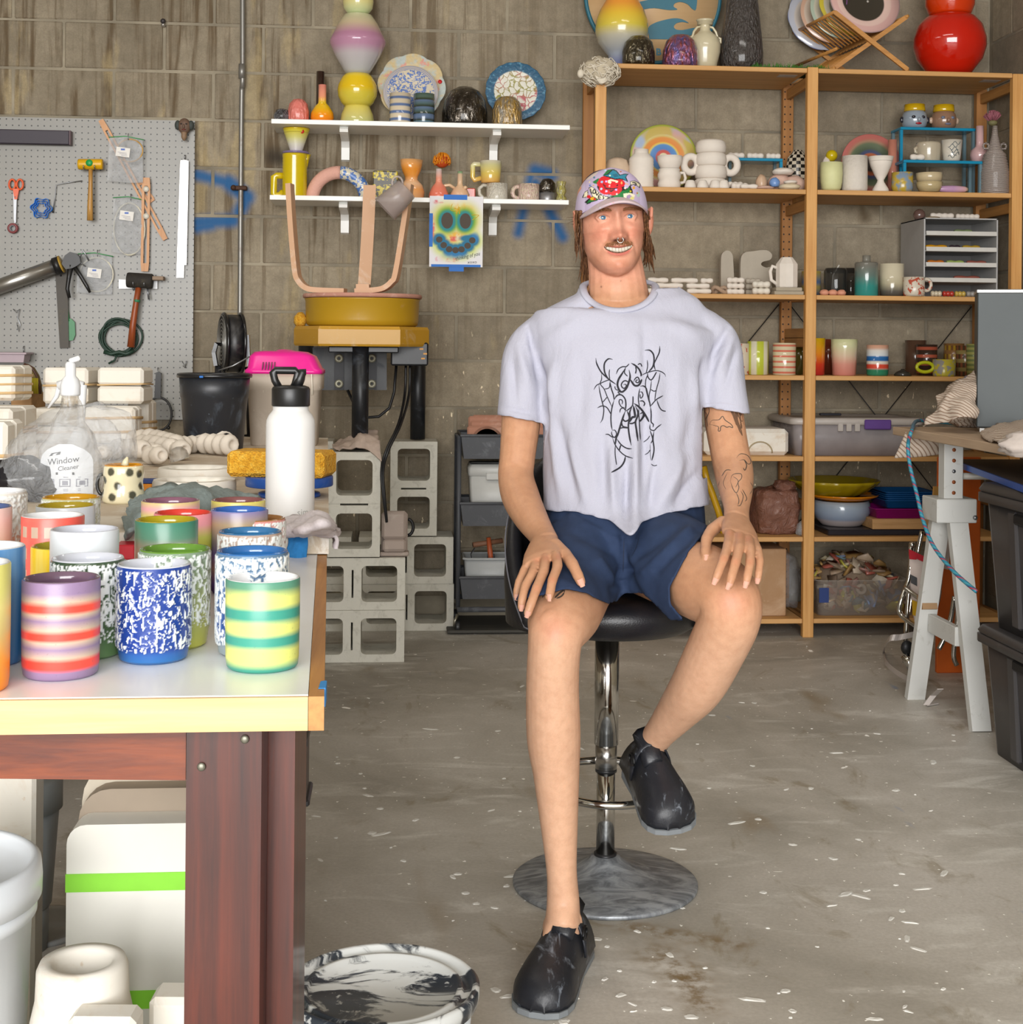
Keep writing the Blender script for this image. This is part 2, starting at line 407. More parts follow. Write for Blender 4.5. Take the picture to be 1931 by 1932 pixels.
for r_ in range(0,14):
 zz=z0+CH*(r_+.5)
 if zz<-.06:continue
 off=0 if r_%2 else-BW/2
 for k in range(4):
  y1=WY-.03-off*0-(k+1)*BW-(0 if r_%2 else BW/2);y0=y1+BW
  y0=min(y0,WY-.005)
  if k==0 and r_%2==0:
   me=block_mesh(BW/2-MJ,CH-MJ,.06,50+r_,'y');o=bpy.data.objects.new('block',me);LINK(o);o.parent=wall_right
   o.location=Vector((RWX+.027,WY-.03-BW/4,zz))-Vector(wall_right.location)
  me=VY[(r_+k)%3]if 'VY' in globals()else None
  if me is None:
   VY=[block_mesh(BW-MJ,CH-MJ,.06,80+i,'y')for i in range(3)];me=VY[0]
  o=bpy.data.objects.new('block',me);LINK(o);o.parent=wall_right
  o.location=Vector((RWX+.026+rnd.uniform(-.0015,.0015),y1+BW/2,zz))-Vector(wall_right.location)
plain=simple('painted_masonry','#b5ab98',.9,var=.1,scale=6)
struct(obj('wall_left',MB().box((LWX-.1,(FRONT+WY)/2,CEIL/2),(.2,WY-FRONT+.2,CEIL)),plain))
struct(obj('ceiling',MB().box(((LWX+RWX)/2,(FRONT+WY)/2,CEIL+.06),(RWX-LWX+.4,WY-FRONT+.4,.1)),simple('ceiling_paint','#d8d2c4',.9,var=.05)))
M=Mat('worn_concrete_floor',None,.5,spec=.4);p=M.pos();q=M.map(p,(1,1,0))
a=M.noise(q,1.1,8,.62,.5);b=M.noise(M.map(p,(2.2,5.5,0),rot=(0,0,.25)),1.4,7,.6,.8);f=M.noise(q,120,3,.6)
c=M.ramp(a,[(.3,'#78736b'),(.46,'#8f8a82'),(.6,'#a19c95'),(.75,'#aea9a3')])
c=M.mix(M.rng(b,.52,.70,0,.55,True),c,'#bbb8b2')
c=M.mix(M.rng(M.noise(M.map(p,(5,2.4,0),rot=(0,0,-.5)),1.3,6,.65,1.2),.57,.72,0,.6,True),c,'#6e624c')
c=M.mix(M.rng(M.noise(M.map(p,(3,1.2,0),loc=(3,1,0)),1.,3),.64,.74,0,.5,True),c,'#6b5632')
for(pa,pb,rr)in(((1185,1748),(1385,1782),.028),((1240,1800),(1300,1840),.045),((1290,1850),(1330,1900),.035)):
 P0=PZ(*pa,0);P1=PZ(*pb,0);X,Y,Z=M.sep(p)
 mk=seg_mask(M,X,Y,(P0 .x,P0 .y),(P1 .x,P1 .y),rr,rr)
 c=M.mix(M.math('MULTIPLY',mk,M.rng(M.noise(q,30,5,.7),.42,.6,0,.75)),c,'#5f4a25')
c=M.mix(M.rng(f,.3,.7,.22,0),c,'#5a5347')
c=M.mix(M.rng(M.noise(q,55,2,.5),.715,.735,0,.9),c,'#dcdad4')
c=M.mix(M.rng(M.noise(q,17,3,.5,.4),.735,.755,0,.9),c,'#e3e1dc')
c=M.mix(M.rng(M.noise(M.map(p,(16,60,0),rot=(0,0,.6)),1.0,2,.5),.755,.775,0,.8),c,'#d9d7d1')
c=M.mix(M.rng(M.noise(M.map(p,(60,18,0),rot=(0,0,.3),loc=(5,0,0)),1.0,2,.5),.76,.78,0,.7),c,'#d9d7d1')
c=M.mix(M.rng(M.noise(M.map(p,(9,3,0),loc=(9,4,0)),1.,2),.725,.76,0,.45),c,'#3f5c86')
c=M.mix(1.,c,(1.72,1.74,1.74),'MULTIPLY');M.col(c);M.rough(M.rng(a,.3,.7,.62,.38));M.bump(M.math('ADD',M.math('MULTIPLY',a,.5),M.math('MULTIPLY',f,.25)),.25,.004)
struct(obj('floor',MB().box(((LWX+RWX)/2,(FRONT-1.5+WY)/2,-.05),(RWX-LWX+.4,WY-FRONT+1.9,.1)),M.m))
mb=MB();rr=random.Random(3)
for i in range(150):
 px,py=rr.uniform(560,1800),1215+rr.random()**.8*715
 P=PZ(px,py,0);s_=rr.uniform(.003,.011);a=rr.uniform(0,3.14);e=rr.choice((1,1.3,2.6))
 n_=7;lo=[Vector((P.x+math.cos(a)*s_*e*math.cos(t)-math.sin(a)*s_*math.sin(t)*q_,P.y+math.sin(a)*s_*e*math.cos(t)+math.cos(a)*s_*math.sin(t)*q_,0))for t,q_ in[(2*math.pi*k/n_,rr.uniform(.6,1.2))for k in range(n_)]]
 hi=[Vector((P.x+(v.x-P.x)*.7,P.y+(v.y-P.y)*.7,rr.uniform(.0008,.002)))for v in lo]
 mb.loft([lo,hi],True,False)
tag(obj('floor_crumbs',mb,simple('dried_slip','#dcdad3',.8),org=(0,3,0)),'dried white slip drops and clay crumbs scattered on the concrete floor','splatter',kind='stuff')
gal=dusty('galvanised_pipe','#8c8a85','#6d4a33',.5,.4,8,.5,.7,metal=.6)
pipe=empty('conduit_pipe',PY(455,596,WY-.02),'thin grey steel conduit running up the block wall right of the pegboard','pipe')
zs=[PY(452,760,WY-.022),PY(453,590,WY-.022),PY(456,200,WY-.022),PY(458,150,WY-.03),PY(458,-60,WY-.03),PY(459,-400,WY-.03)]
part('conduit',MB().tube(spline(zs,5),.0105,10),gal,pipe)
cl=PY(455,355,WY-.02);part('clamp',MB().box(cl,(.05,.03,.018),bev=.003).sphere(cl+Vector((-.03,-.012,0)),.012,10,6),simple('rusty_steel','#4a3020',.7,.4),pipe)
cl=PY(457,135,WY-.024);part('coupling',MB().tube([cl+Vector((0,-.004,-.03)),cl+Vector((0,-.004,.03))],.0145,12),gal,pipe)
cl=PY(309,48,WY-.01);an=empty('wall_anchor',cl,'small dark metal bolt stub poking out of the blocks high above the pegboard','bolt')
part('bolt',MB().tube([cl+Vector((0,.02,0)),cl+Vector((0,-.02,0))],.008,10),simple('bolt_steel','#b9b6b0',.35,.8),an)
part('cap',MB().sphere(cl+Vector((0,-.018,.014)),.011,10,6),simple('bolt_dark','#3a3537',.5,.3),an)
TZ=.815
pine=wood('pine_edging','#e2c08c','#cfa870',0,.5)
redwood=wood('stained_fir_upright','#5c2413','#2a0f0a',2,.38,coat=.3)
redwood_h=wood('stained_fir_apron','#8a4017','#4f1d0c',0,.38,coat=.3)
A=PZ(612,1313,TZ);B=PZ(617,1045,TZ);Cc=PZ(-420,1325,TZ);D_=PZ(-900,1045,TZ)
table=empty('worktable',(A.x-.6,A.y+.4,0),'front worktable with white laminate top, pale wood edging and dark stained legs','table')
dn=Vector((0,0,-.034));ex=(B-A).normalized();ew=(A-Cc).normalized();T_=.016
def slab(name,poly,z0,z1,mat,parent,label=None):
 return part(name,MB().prism([(p.x,p.y)for p in poly],z0,z1,2),mat,parent,label)
lam=dusty('white_laminate','#f4f6f6','#d9d6cf',.25,.28,5,.5,.75,bump=.02)
a1=A-ew*T_+ex*.006;b1=B-ew*T_;
slab('worktop',[Cc+ex*.006,a1,b1,D_],TZ-.034,TZ,lam,table)
slab('edge_strip',[Cc,A-ew*T_,A-ew*T_+ex*.0055,Cc+ex*.0055],TZ-.0345,TZ-.001,pine,table,'pale wood strip along the front edge')
slab('edge_strip',[A-ew*(T_-.0005),A,B,B-ew*(T_-.0005)],TZ-.0345,TZ-.0005,wood('pine_edging_side','#c98f4e','#a8713a',1,.5),table,'honey wood strip along the right edge')
def vb(px0,px1,d,dd,zt,zb=0.):
 p0=C(px0,1400,d);p1=C(px1,1400,d);w_=_R0*((px1-px0)*d/F_PX);f=_F*dd
 a=Vector((p0 .x,p0 .y,0));return MB().prism([(q.x,q.y)for q in(a,a+w_,a+w_+f,a+f)],zb,zt,2)
part('leg',vb(352,494,1.455,.038,TZ-.0345),redwood,table,'dark red stained front upright')
part('leg_brace',vb(496,557,1.497,.085,TZ-.0345),redwood,table)
part('apron',vb(-500,351,1.475,.038,TZ-.035,1.167-(1478-650)*1.475/F_PX),redwood_h,table,'orange brown stained apron')
part('leg',vb(430,500,2.33,.06,TZ-.0345),redwood,table)
part('side_rail',MB().tube([C(480,1400,1.6),C(470,1150,2.33)],.02,4,smooth=False),redwood,table)
part('leg',vb(-560,-480,1.455,.08,TZ-.0345),redwood,table)
for(x,y)in((462,1395),(380,1447)):part('screw',MB().sphere(C(x,y,1.453),(.0045,.002,.0045),10,6),simple('screw_grey','#7f7d70',.45,.7),table)
mb=MB();q=TZ+.0006
tp=[C(600,1281,1.52),C(614,1290,1.49)]
P0=A+ex*.03;mb.box(P0+Vector((.0006,.016,-.009)),(.0012,.03,.0195),rot=0.0);mb.prism([(v.x,v.y)for v in(P0-ew*.006,P0+ew*.0012,P0+ex*.034+ew*.0012,P0+ex*.03-ew*.004)],TZ,TZ+.0006,2)
o=part('masking_tape',mb,simple('blue_tape','#2f86cc',.6),table,'scrap of blue tape on the right corner')
cl=empty('bench_clamp',C(568,1440,1.62),'black paint-spattered metal box under the table edge, just right of the dark leg','clamp')
blk_sp=dusty('black_spattered','#1d1c1f','#b9bdc4',.6,.45,14,.6,.72)
part('body',MB().box(C(566,1440,1.64),(.018,.06,.072),bev=.003),blk_sp,cl)
part('top_plate',MB().box(C(567,1386,1.64),(.02,.07,.008)),blk_sp,cl)
part('bottom_plate',MB().box(C(566,1498,1.64),(.026,.07,.008),bev=.002),blk_sp,cl)
part('spindle',MB().tube([C(560,1503,1.64),C(559,1560,1.64)],.009,12),dusty('spindle_green','#49524f','#20262a',.5,.4),cl)
def glaze(M,c,rough=.25):M.col(c);M.rough(rough);return M.m
def ring_mat(name,stops,h,rough=.35):return bands(name,stops,h,rough,noise=.03,speck=.25)
def drip_mesh(r,h,seed,base_band=.12,dens=.0,bias=0.,n=150,m=110,foot=.93):
 vs=[];fs=[];mask=[];o=Vector((seed*3.1,seed*1.7,seed*9.3))
 for i in range(m+1):
  t=i/m;z=.003+(h-.003)*t
  for k in range(n):
   a=2*math.pi*k/n;p=Vector((math.cos(a)*4.0,math.sin(a)*4.0,z/r*1.9))
   w_=mnoise.noise_vector(p*1.6+o)*.55
   v=1-abs(mnoise.noise((p+w_)*2.1+o))*2.6+.55*mnoise.noise(Vector((p.x*2.5,p.y*2.5,p.z*.9))*1.6+o)
   v+=dens+bias*(t-.5)
   lim=base_band+.035*mnoise.noise(Vector((p.x*1.5,p.y*1.5,seed)))
   v-=max(0,(lim-t)*30)
   if t>.965:v-=(t-.965)*60
   e=min(1,max(0,(v-.62)/.16));e=e*e*(3-2*e);mask.append(e)
   q=r*(foot+(1-foot)*min(1,t*6))if t<.17 else r
   q+=.0016*e;vs.append((q*math.cos(a),q*math.sin(a),z))
 for i in range(m):
  for k in range(n):
   j=(k+1)%n;fs.append((i*n+k,i*n+j,(i+1)*n+j,(i+1)*n+k))
 mb=MB();mb.add(vs,fs,True);return mb,mask
def tumbler(px,w_,yr,label,outer,inner,Dm=.080,zt=TZ,drip=None,rimcol=None,name='tumbler'):
 d=F_PX*Dm/w_;c=C(px,yr,d);zr=c.z;h=zr-zt;r=Dm/2;t=.0036
 loc=Vector((c.x,c.y,zt));G='handmade tumblers on the front table'
 if drip:
  mb,mask=drip_mesh(r,h,**drip);nv=len(mask)
  mb.cur=1;mb.lathe([(r,h),(r-.001,h+.0016),(r-t,h+.0012),(r-t-.001,h-.006),(r-t-.0006,.01),(r*.6,.006),(0,.006)],64)
  mb.cur=0;mb.lathe([(0,0),(r*.85,0),(r*.93,.003)],48)
  me=mesh(name,mb,[outer,inner]);at=me.color_attributes.new('drip','FLOAT_COLOR','POINT')
  arr=np.zeros((len(mb.v),4),dtype=np.float32);arr[:,3]=1;arr[:nv,0]=mask;arr[:nv,1]=mask;arr[:nv,2]=mask
  at.data.foreach_set('color',arr.ravel());o=bpy.data.objects.new(name,me);LINK(o)
 else:
  mb=MB();mb.lathe([(0,0),(r*.88,0),(r*.955,.003),(r*.985,.012),(r,h*.5),(r,h-.0015),(r-.0008,h)],56)
  mb.cur=1;mb.lathe([(r-.0008,h),(r-.0018,h+.0009),(r-t,h),(r-t-.0006,h-.008),(r-t-.0006,.01),(r*.6,.006),(0,.006)],56)
  me=mesh(name,mb,[outer,inner]);o=bpy.data.objects.new(name,me);LINK(o)
 o.location=loc;return tag(o,label,'cup',G)
def drip_mat(name,base,white='#e6eae8',band=None,h=.1,rough=.3):
 M=Mat(name,None,rough);p=M.obj();z=M.sep(p)[2]
 c=lin(base)[:3]if band is None else M.ramp(M.math('DIVIDE',z,h),band)
 M.col(M.mix(M.attr('drip'),c,white));M.rough(M.rng(M.attr('drip'),0,1,.18,.42));return M.m
def inner(name,col,rough=.12):return simple('glaze_'+name,col,rough,var=.05,coat=.4)
PU,RD,BE='#8d7697','#ee4a3d','#c3ab97'
g_white=inner('white','#e3e4e6');g_pearl=inner('pearl','#c9ccd6')
tumbler(116,143,1090,'purple tumbler with three red stripes at the front left of the table',ring_mat('glaze_purple_red',[(0,PU),(.09,PU),(.13,RD),(.2,RD),(.245,BE),(.33,PU),(.4,BE),(.43,RD),(.485,RD),(.53,BE),(.62,PU),(.68,BE),(.715,RD),(.765,RD),(.82,BE),(.9,PU),(1,PU)],.1),inner('mauve_dark','#6d5468'))
TE,YL='#3f9684','#dbe07c'
tumbler(496.5,139,1089,'teal and pale yellow banded tumbler with white inside at the front right corner',ring_mat('glaze_teal_yellow',[(0,TE),(.04,TE),(.13,YL),(.23,YL),(.3,TE),(.37,TE),(.43,YL),(.5,YL),(.58,TE),(.66,TE),(.72,YL),(.8,YL),(.9,'#5d8f74'),(1,'#4d8a78')],.1),g_white)
tumbler(291,136,1064,'cobalt blue tumbler covered in raised white drips at the front of the table',drip_mat('glaze_blue_drip','#22408a',band=[(0,'#2b6aa5'),(.1,'#2a5c9f'),(.16,'#233f8a'),(1,'#223c86')],h=.1),g_pearl,drip=dict(seed=1,base_band=.12,dens=-.02,bias=.1,n=190,m=140))
tumbler(166,132,1053,'white tumbler with large green-based drips behind the purple striped one',drip_mat('glaze_green_base','#5f7d52',band=[(0,'#6c8f5c'),(.3,'#4d6444'),(1,'#3e4f3a')]),g_pearl,drip=dict(seed=5,base_band=.16,dens=.28,bias=.55),Dm=.0785)
tumbler(330,130,1036,'white dripped tumbler with green inside and lime foot',drip_mat('glaze_lime_base','#b8b94c',band=[(0,'#b9ba4c'),(.35,'#a3a86b'),(1,'#7d9078')]),inner('leaf','#5f8a32'),drip=dict(seed=9,base_band=.2,dens=.2,bias=.4))
tumbler(476.5,133,1040,'white dripped tumbler with blue inside directly behind the teal banded one',drip_mat('glaze_grey_base','#7f8f95',band=[(0,'#8b979b'),(.1,'#8b979b'),(.3,'#34508c'),(1,'#5a7691')]),inner('cobalt','#2c67a6'),drip=dict(seed=13,base_band=.1,dens=.3,bias=.35))
tumbler(126.5,131,1029,'bright yellow streaked tumbler with olive inside on the left',Mat('glaze_yellow_streak','#e7c619',.3).m,inner('olive','#a5982c'),.086)
MATS['glaze_yellow_streak'].name
M=Mat('glaze_yellow_wash',None,.3);p=M.obj();M.col(M.ramp(M.noise(M.map(p,(28,28,2)),1.2,3),[(.38,'#e8c20a'),(.5,'#e6cf6a'),(.62,'#e9e0b0')]));bpy.data.objects[-1]
for o_ in bpy.data.objects:
 if o_.get('label','').startswith('bright yellow streaked'):o_.data.materials[0]=M.m
M=Mat('glaze_blue_wash',None,.3);p=M.obj();M.col(M.ramp(M.noise(M.map(p,(20,20,1)),1.2,3),[(.35,'#17508f'),(.5,'#2f74b4'),(.66,'#7aa6cf')]))
tumbler(-24,138,1030,'blue streaked tumbler cut by the left edge behind the orange one',M.m,g_white)
tumbler(-58,150,1062,'orange to cream tumbler mostly cut off by the left edge',bands('glaze_orange_fade',[(0,'#f08a00'),(.35,'#f3a13a'),(.6,'#d9c07a'),(.85,'#e6d98a'),(1,'#e2dc7f')],.1,.35),g_white)
def speck_mat(name,base,spk,thr=.66,sc=60,rough=.3):
 M=Mat(name,None,rough);p=M.obj();M.col(M.mix(M.rng(M.noise(p,sc,3),thr,thr+.03),base,spk));return M.m
tumbler(160,126,998,'white tumbler with tiny red specks and a brown rim line, mid left',speck_mat('glaze_white_redspeck','#d6dbe0','#b8454a',.70,90),g_pearl)
M=Mat('glaze_red_plaid',None,.35);p=M.obj();X,Y,Z=M.sep(p)
an_=M.math('ARCTAN2',Y,X);s1=M.math('GREATER_THAN',M.math('FRACT',M.math('MULTIPLY',an_,2.2)),.45);s2=M.math('GREATER_THAN',M.math('FRACT',M.math('MULTIPLY',Z,36)),.5)
M.col(M.mix(M.math('MULTIPLY',s1,s2),M.mix(M.noise(p,40,3),'#e2453f','#e77768'),'#b09a88'))
tumbler(100,115,972,'coral red plaid tumbler with white inside, left',M.m,g_white)
tumbler(314.5,117,980,'green to pink faded tumbler with glossy olive inside, centre',bands('glaze_green_pink',[(0,'#d99a90'),(.5,'#d39b90'),(.72,'#b39f8d'),(.85,'#5e8f78'),(1,'#3f7d68')],.12,.3),inner('olive_gold','#a39412'))
tumbler(346,108,967,'pink and lime striped tumbler with red inside',bands('glaze_pink_lime',[(0,'#e79aa5'),(.4,'#e79aa5'),(.55,'#cdd44f'),(.68,'#cfd66a'),(.82,'#eba0aa'),(1,'#ec8f98')],.12,.3),inner('red','#cf3a2e'))
tumbler(322,108,944,'lime and pink tumbler with mauve inside beside the grey towel',bands('glaze_lime_pink2',[(0,'#e6a3b4'),(.6,'#e6a3b4'),(.74,'#d0d94e'),(.86,'#e8a7b2'),(1,'#c8d24a')],.12,.3),inner('mauve','#7b4f63'),.086)
tumbler(450,101,943,'yellow rimmed tumbler with plum inside left of the white bottle',bands('glaze_yellow_band',[(0,'#8b7ab0'),(.7,'#c4a09a'),(.88,'#e0dc55'),(1,'#dfdc4f')],.12,.3),inner('plum','#7c4a4b'),.085)
tumbler(452,107,961,'tall purple and brown banded tumbler with bright blue inside',bands('glaze_purple_brown',[(0,'#5d4f95'),(.1,'#5d4f95'),(.25,'#a08c7a'),(.4,'#5f5597'),(.55,'#8d7f86'),(.7,'#ad9878'),(.85,'#7670a8'),(1,'#6f78b8')],.14,.3),inner('blue','#2f5fae'))
tumbler(481,113,978,'white crackled tumbler with tan inside and pink specks',drip_mat('glaze_tan_base','#c9877f',band=[(0,'#a99a93'),(1,'#cf8f88')]),inner('tan','#9b6b3c'),drip=dict(seed=21,base_band=.1,dens=.36,bias=.3),Dm=.085)
tumbler(472,117,1003,'white dripped tumbler with teal blue inside, second behind the teal banded one',drip_mat('glaze_grey_base2','#9a8f86',band=[(0,'#7f8b92'),(1,'#b09a8e')]),inner('tealblue','#2f6c9c'),drip=dict(seed=25,base_band=.1,dens=.32,bias=.3))
tumbler(124,108,953,'pale grey tumbler with mustard inside in front of the spray bottle',simple('glaze_palegrey','#cfd6de',.25),inner('mustard','#a8921c'),.088)
tumbler(134,104,938,'white dripped tumbler with golden yellow inside at the foot of the spray bottle',drip_mat('glaze_dune','#c8c9a5',band=[(0,'#b6b88e'),(1,'#c8c9a5')]),inner('gold','#c48f0d'),.088,drip=dict(seed=31,base_band=.1,dens=.25,bias=.3))
M=drip_mat('glaze_orange_drip','#d96a20',band=[(0,'#d9691f'),(.6,'#d56c28'),(1,'#d8d4cb')])
tumbler(-12,118,927,'white tumbler with burnt orange crawled glaze at the far left',M,g_white,.088,drip=dict(seed=35,base_band=.05,dens=.15,bias=.8))
tumbler(-42,124,956,'pink tumbler with slate blue inside cut by the left edge',bands('glaze_pink_fade',[(0,'#e89aa0'),(.55,'#e6a9a5'),(.75,'#cbb6a0'),(1,'#e3c2bb')],.12,.35),inner('slate','#4f608f'),.086)
SZ=.85
ply=dusty('dusty_board','#bfae98','#ddd6c9',.7,.7,6,.45,.62)
a=PZ(621,1007,SZ);b=PZ(619,826,SZ);c_=b-_R0*3.3;d_=a-_R0*1.9
t2=empty('back_worktable',((a.x-.7),(a.y+b.y)/2,0),'long dusty plywood table behind the front one, carrying moulds, sponge and bottles','table')
slab('tabletop',[d_,a,b,c_],SZ-.032,SZ,ply,t2)
slab('edge_board',[d_-Vector((0,.004,0)),a-Vector((0,.004,0)),a,d_],SZ-.033,SZ-.001,dusty('plaster_edge','#cdbda6','#eee9df',.9,.7,20,.4,.55),t2)
def zleg(p):return MB().box((p.x,p.y,(SZ-.032)/2),(.07,.07,SZ-.032),bev=.003)
for q in(a+Vector((-.25,.12,0)),b+Vector((-.25,-.12,0)),d_+Vector((.1,.15,0)),c_+Vector((.4,-.15,0))):part('leg',zleg(q),redwood,t2)
plaster=dusty('plaster','#e6e1d6','#c8ae8e',.55,.85,7,.5,.68,bump=.15)
rubber=simple('rubber_band','#cfae7d',.7)
def pbox(x0,x1,y0,y1,d,dl):
 c0=C((x0+x1)/2,(y0+y1)/2,d);return c0+_F*(dl/2),((x1-x0)*d/F_PX,dl,(y1-y0)*d/F_PX)
def mould(x0,x1,y0,y1,d,dl,label,bandsz=(),split='z',zbase=None,rot=0.):
 c0,sz=pbox(x0,x1,y0,y1,d,dl);zb=c0 .z-sz[2]/2
 if zbase is not None:sz=(sz[0],sz[1],c0 .z+sz[2]/2-zbase);c0 .z=zbase+sz[2]/2;zb=zbase
 e=empty('plaster_mould',(c0 .x,c0 .y,zb),label,'mould','plaster moulds stacked on the back table')
 yaw=-YAW+rot
 Mz=Matrix.Rotation(yaw,3,'Z')
 if split=='z':
  h=sz[2]/2-.0012
  for s_ in(-1,1):part('mould_half',MB().box(c0+Vector((0,0,s_*(h/2+.0012))),(sz[0],sz[1],h),yaw,.009),plaster,e)
 else:
  h=sz[1]/2-.0012
  for s_ in(-1,1):part('mould_half',MB().box(c0+Mz@Vector((0,s_*(h/2+.0012),0)),(sz[0]*(1 if s_<0 else.98),h,sz[2]*(1 if s_>0 else.97)),yaw,.009),plaster,e)
 for(u,wd)in bandsz:
  hx,hy=sz[0]/2+.001,sz[1]/2+.001;z=sz[2]*(u-.5)
  ring=[c0+Mz@Vector(v)for v in((-hx,-hy+.008,z),(-hx+.008,-hy,z),(hx-.008,-hy,z+.004),(hx,-hy+.008,z+.004),(hx,hy-.008,z),(hx-.008,hy,z),(-hx+.008,hy,z),(-hx,hy-.008,z))]
  part('rubber_band',MB().tube(ring,wd,6,closed=True,ell=2.4,up=(0,0,1)),rubber,e)
 return e
mould(80,165,694,762,4.5,.17,'plaster mould block at upper centre left of the stack, behind the spray nozzle',((.5,.0016),))
mould(183,270,694,762,4.5,.13,'plaster mould block at the upper right of the stack, under the cable coil',((.52,.0012),))
mould(47,168,772,842,4.42,.2,'plaster mould at lower left of the stack under the upper left block',((.3,.002),),zbase=SZ)
mould(156,254,768,842,4.4,.10,'white plaster mould at lower right of the stack strapped with wide rubber bands',((.3,.002),(.68,.002)),'y',zbase=SZ)
mould(240,279,757,840,4.62,.12,'narrow plaster mould at the right end of the lower row',((.42,.002),(.25,.0018)),'y',zbase=SZ)
mould(-70,27,690,757,4.3,.17,'plaster mould bound with many rubber bands, upper left at the edge',((.2,.002),(.45,.0016),(.7,.002)),'y')
mould(-70,22,770,860,4.0,.22,'tall plaster mould with crossed rubber bands, lower left at the edge',((.42,.002),(.5,.002)),'y',zbase=SZ)
mould(-60,12,795,930,3.3,.12,'white plaster mould nearest on the left edge beside the plastic bag',((.35,.002),(.22,.0018)),'y',zbase=SZ)
tan=wood('pine_box','#c49a68','#a67c4c',0,.6)
c0,sz=pbox(20,60,762,842,4.75,.14);tag(obj('wooden_box',MB().box((0,0,0),(sz[0],.14,sz[2]),-YAW,.003),tan,loc=(c0 .x,c0 .y,SZ+sz[2]/2)),'plain pine box behind the moulds, under the yellow brush','box')
ZB=SZ+sz[2]
br=empty('hand_brush',C(54,760,4.72),'olive hand brush with dark curved back standing bristles down on the pine box','brush')
poly=[(-.03,0),(-.03,.045),(-.026,.09),(-.01,.098),(.012,.086),(.028,.06),(.036,.03),(.038,0)]
bp=C(52,762,4.7);part('back',MB().prism([(x,z+.0)for x,z in poly],-.02,.02,1,(bp.x,bp.y+.02,ZB)),simple('brush_back','#6e5a17',.5),br)
mb=MB()
for i in range(14):
 x=-.03+.0049*i;mb.tube([Vector((bp.x+x,bp.y-.008,ZB+.052)),Vector((bp.x+x*1.04,bp.y-.012,ZB+.001))],.0022,5)
part('bristles',mb,simple('brush_bristles','#b3a51f',.6),br,kind='stuff')
part('rim',MB().tube([Vector((bp.x+x,bp.y-.002,ZB+z))for x,z in((-.012,.098),(.012,.088),(.028,.062),(.038,.03),(.041,.0))],.004,8),simple('brush_rim','#4b2b1c',.5),br)
clear=Mat('clear_plastic','#f4f6f8',.06,trans=1.0,alpha=.42);clear.b.inputs['IOR'].default_value=1.2;clear=clear.m
milky=Mat('milky_plastic','#e8eaec',.22,alpha=.78).m
d=3.14;s_=d/F_PX;base=PZ(131,942,SZ);
sb=empty('spray_bottle',(base.x,base.y,SZ),'clear plastic spray bottle with a printed white label, left of centre','bottle')
prof=[(0,0),(50,0),(54,4),(55,40),(54,75),(50,88),(38,112),(27,135),(20,155),(17,168),(15,172),(14,180),(0,180)]
part('body',MB().lathe([(r*s_,z*s_)for r,z in prof],40).disp(lambda v:Vector((base.x+v.x+(.004*math.sin(v.z*110)if.1<v.z<.2 else 0),base.y+v.y*.62,SZ+v.z))),clear,sb)
part('cap',MB().lathe([(r*s_,z*s_)for r,z in[(0,178),(16,178),(17,181),(17,196),(14,206),(9,212),(9,232),(7,236),(0,236)]],24,(base.x,base.y,SZ)),milky,sb)
part('nozzle',MB().box((base.x+8*s_,base.y-.004,SZ+240*s_),(.022,.012,.01),Matrix.Rotation(-.35,3,'Y'),.002),milky,sb)
lw,lh=44*s_,92*s_
def onb(x,z,out=.0012):
 rr=55*s_;y=-math.sqrt(max(0,1-(x/rr)**2))*rr*.62-out;return Vector((base.x+x,base.y+y,SZ+z))
rows=[]
for i in range(11):
 z=.006+lh*i/10;k=1 if z<lh*.72 else max(.25,math.sqrt(max(0,1-((z-lh*.72)/(lh*.33))**2)))
 rows.append([onb(lw*k*u/6-0.0,z)for u in range(-6,7)])
mb=MB();n_=13;mb.add([p for r_ in rows for p in r_],[(i*n_+j,i*n_+j+1,(i+1)*n_+j+1,(i+1)*n_+j)for i in range(10)for j in range(12)],True)
lab=part('label',mb,simple('label_paper','#e3e6ea',.4),sb,'printed paper label')
def put(txt,size,x,z,mat,slant=0.,par=None):
 t=textmb(txt,size);t.disp(lambda v:onb(x+v.x,z+v.z+slant*v.x,.0020));return part('print',t,mat,par)
ink=simple('label_ink','#2b2b33',.5);ink2=simple('label_ink_pale','#8d8f9c',.5)
put('Window',.0175,-.004,lh*.70,ink,.13,lab);put('Cleaner',.0125,.006,lh*.585,ink,.13,lab)
t=MB();t.add([onb(x,z,.0018)for x,z in((-.032,lh*.83),(-.01,lh*.865),(-.008,lh*.92),(-.027,lh*.885))],[(0,1,2,3)]);
for x0,x1,z in((-.03,.03,.49),):t.add([onb(x,zz,.0018)for x,zz in((x0*.6,lh*z),(x1*.6,lh*z),(x1*.6,lh*(z+.045)),(x0*.6,lh*(z+.045)))],[(0,1,2,3)])
part('print',t,ink,lab)
t=MB()
for k in range(3):
 cx_=-.032+.032*k
 for(x0,z0_,x1,z1_)in((-.011,.27,.011,.285),(-.011,.40,.011,.415),(-.011,.27,-.009,.415),(.009,.27,.011,.415),(-.005,.30,.006,.38)):t.add([onb(cx_+x,lh*z,.0019)for x,z in((x0,z0_),(x1,z0_),(x1,z1_),(x0,z1_))],[(0,1,2,3)])
for z in(.05,.08,.11,.14,.19,.22,.44):t.add([onb(x,lh*zz,.0019)for x,zz in((-.045,z),(.0,z),(.03 if z!=.11 else.005,z),(.03 if z!=.11 else.005,z+.012),(0,z+.012),(-.045,z+.012))],[(0,1,2,3,4,5)])
part('print',t,ink2,lab)
wp=simple('white_plastic','#e6e8ea',.3)
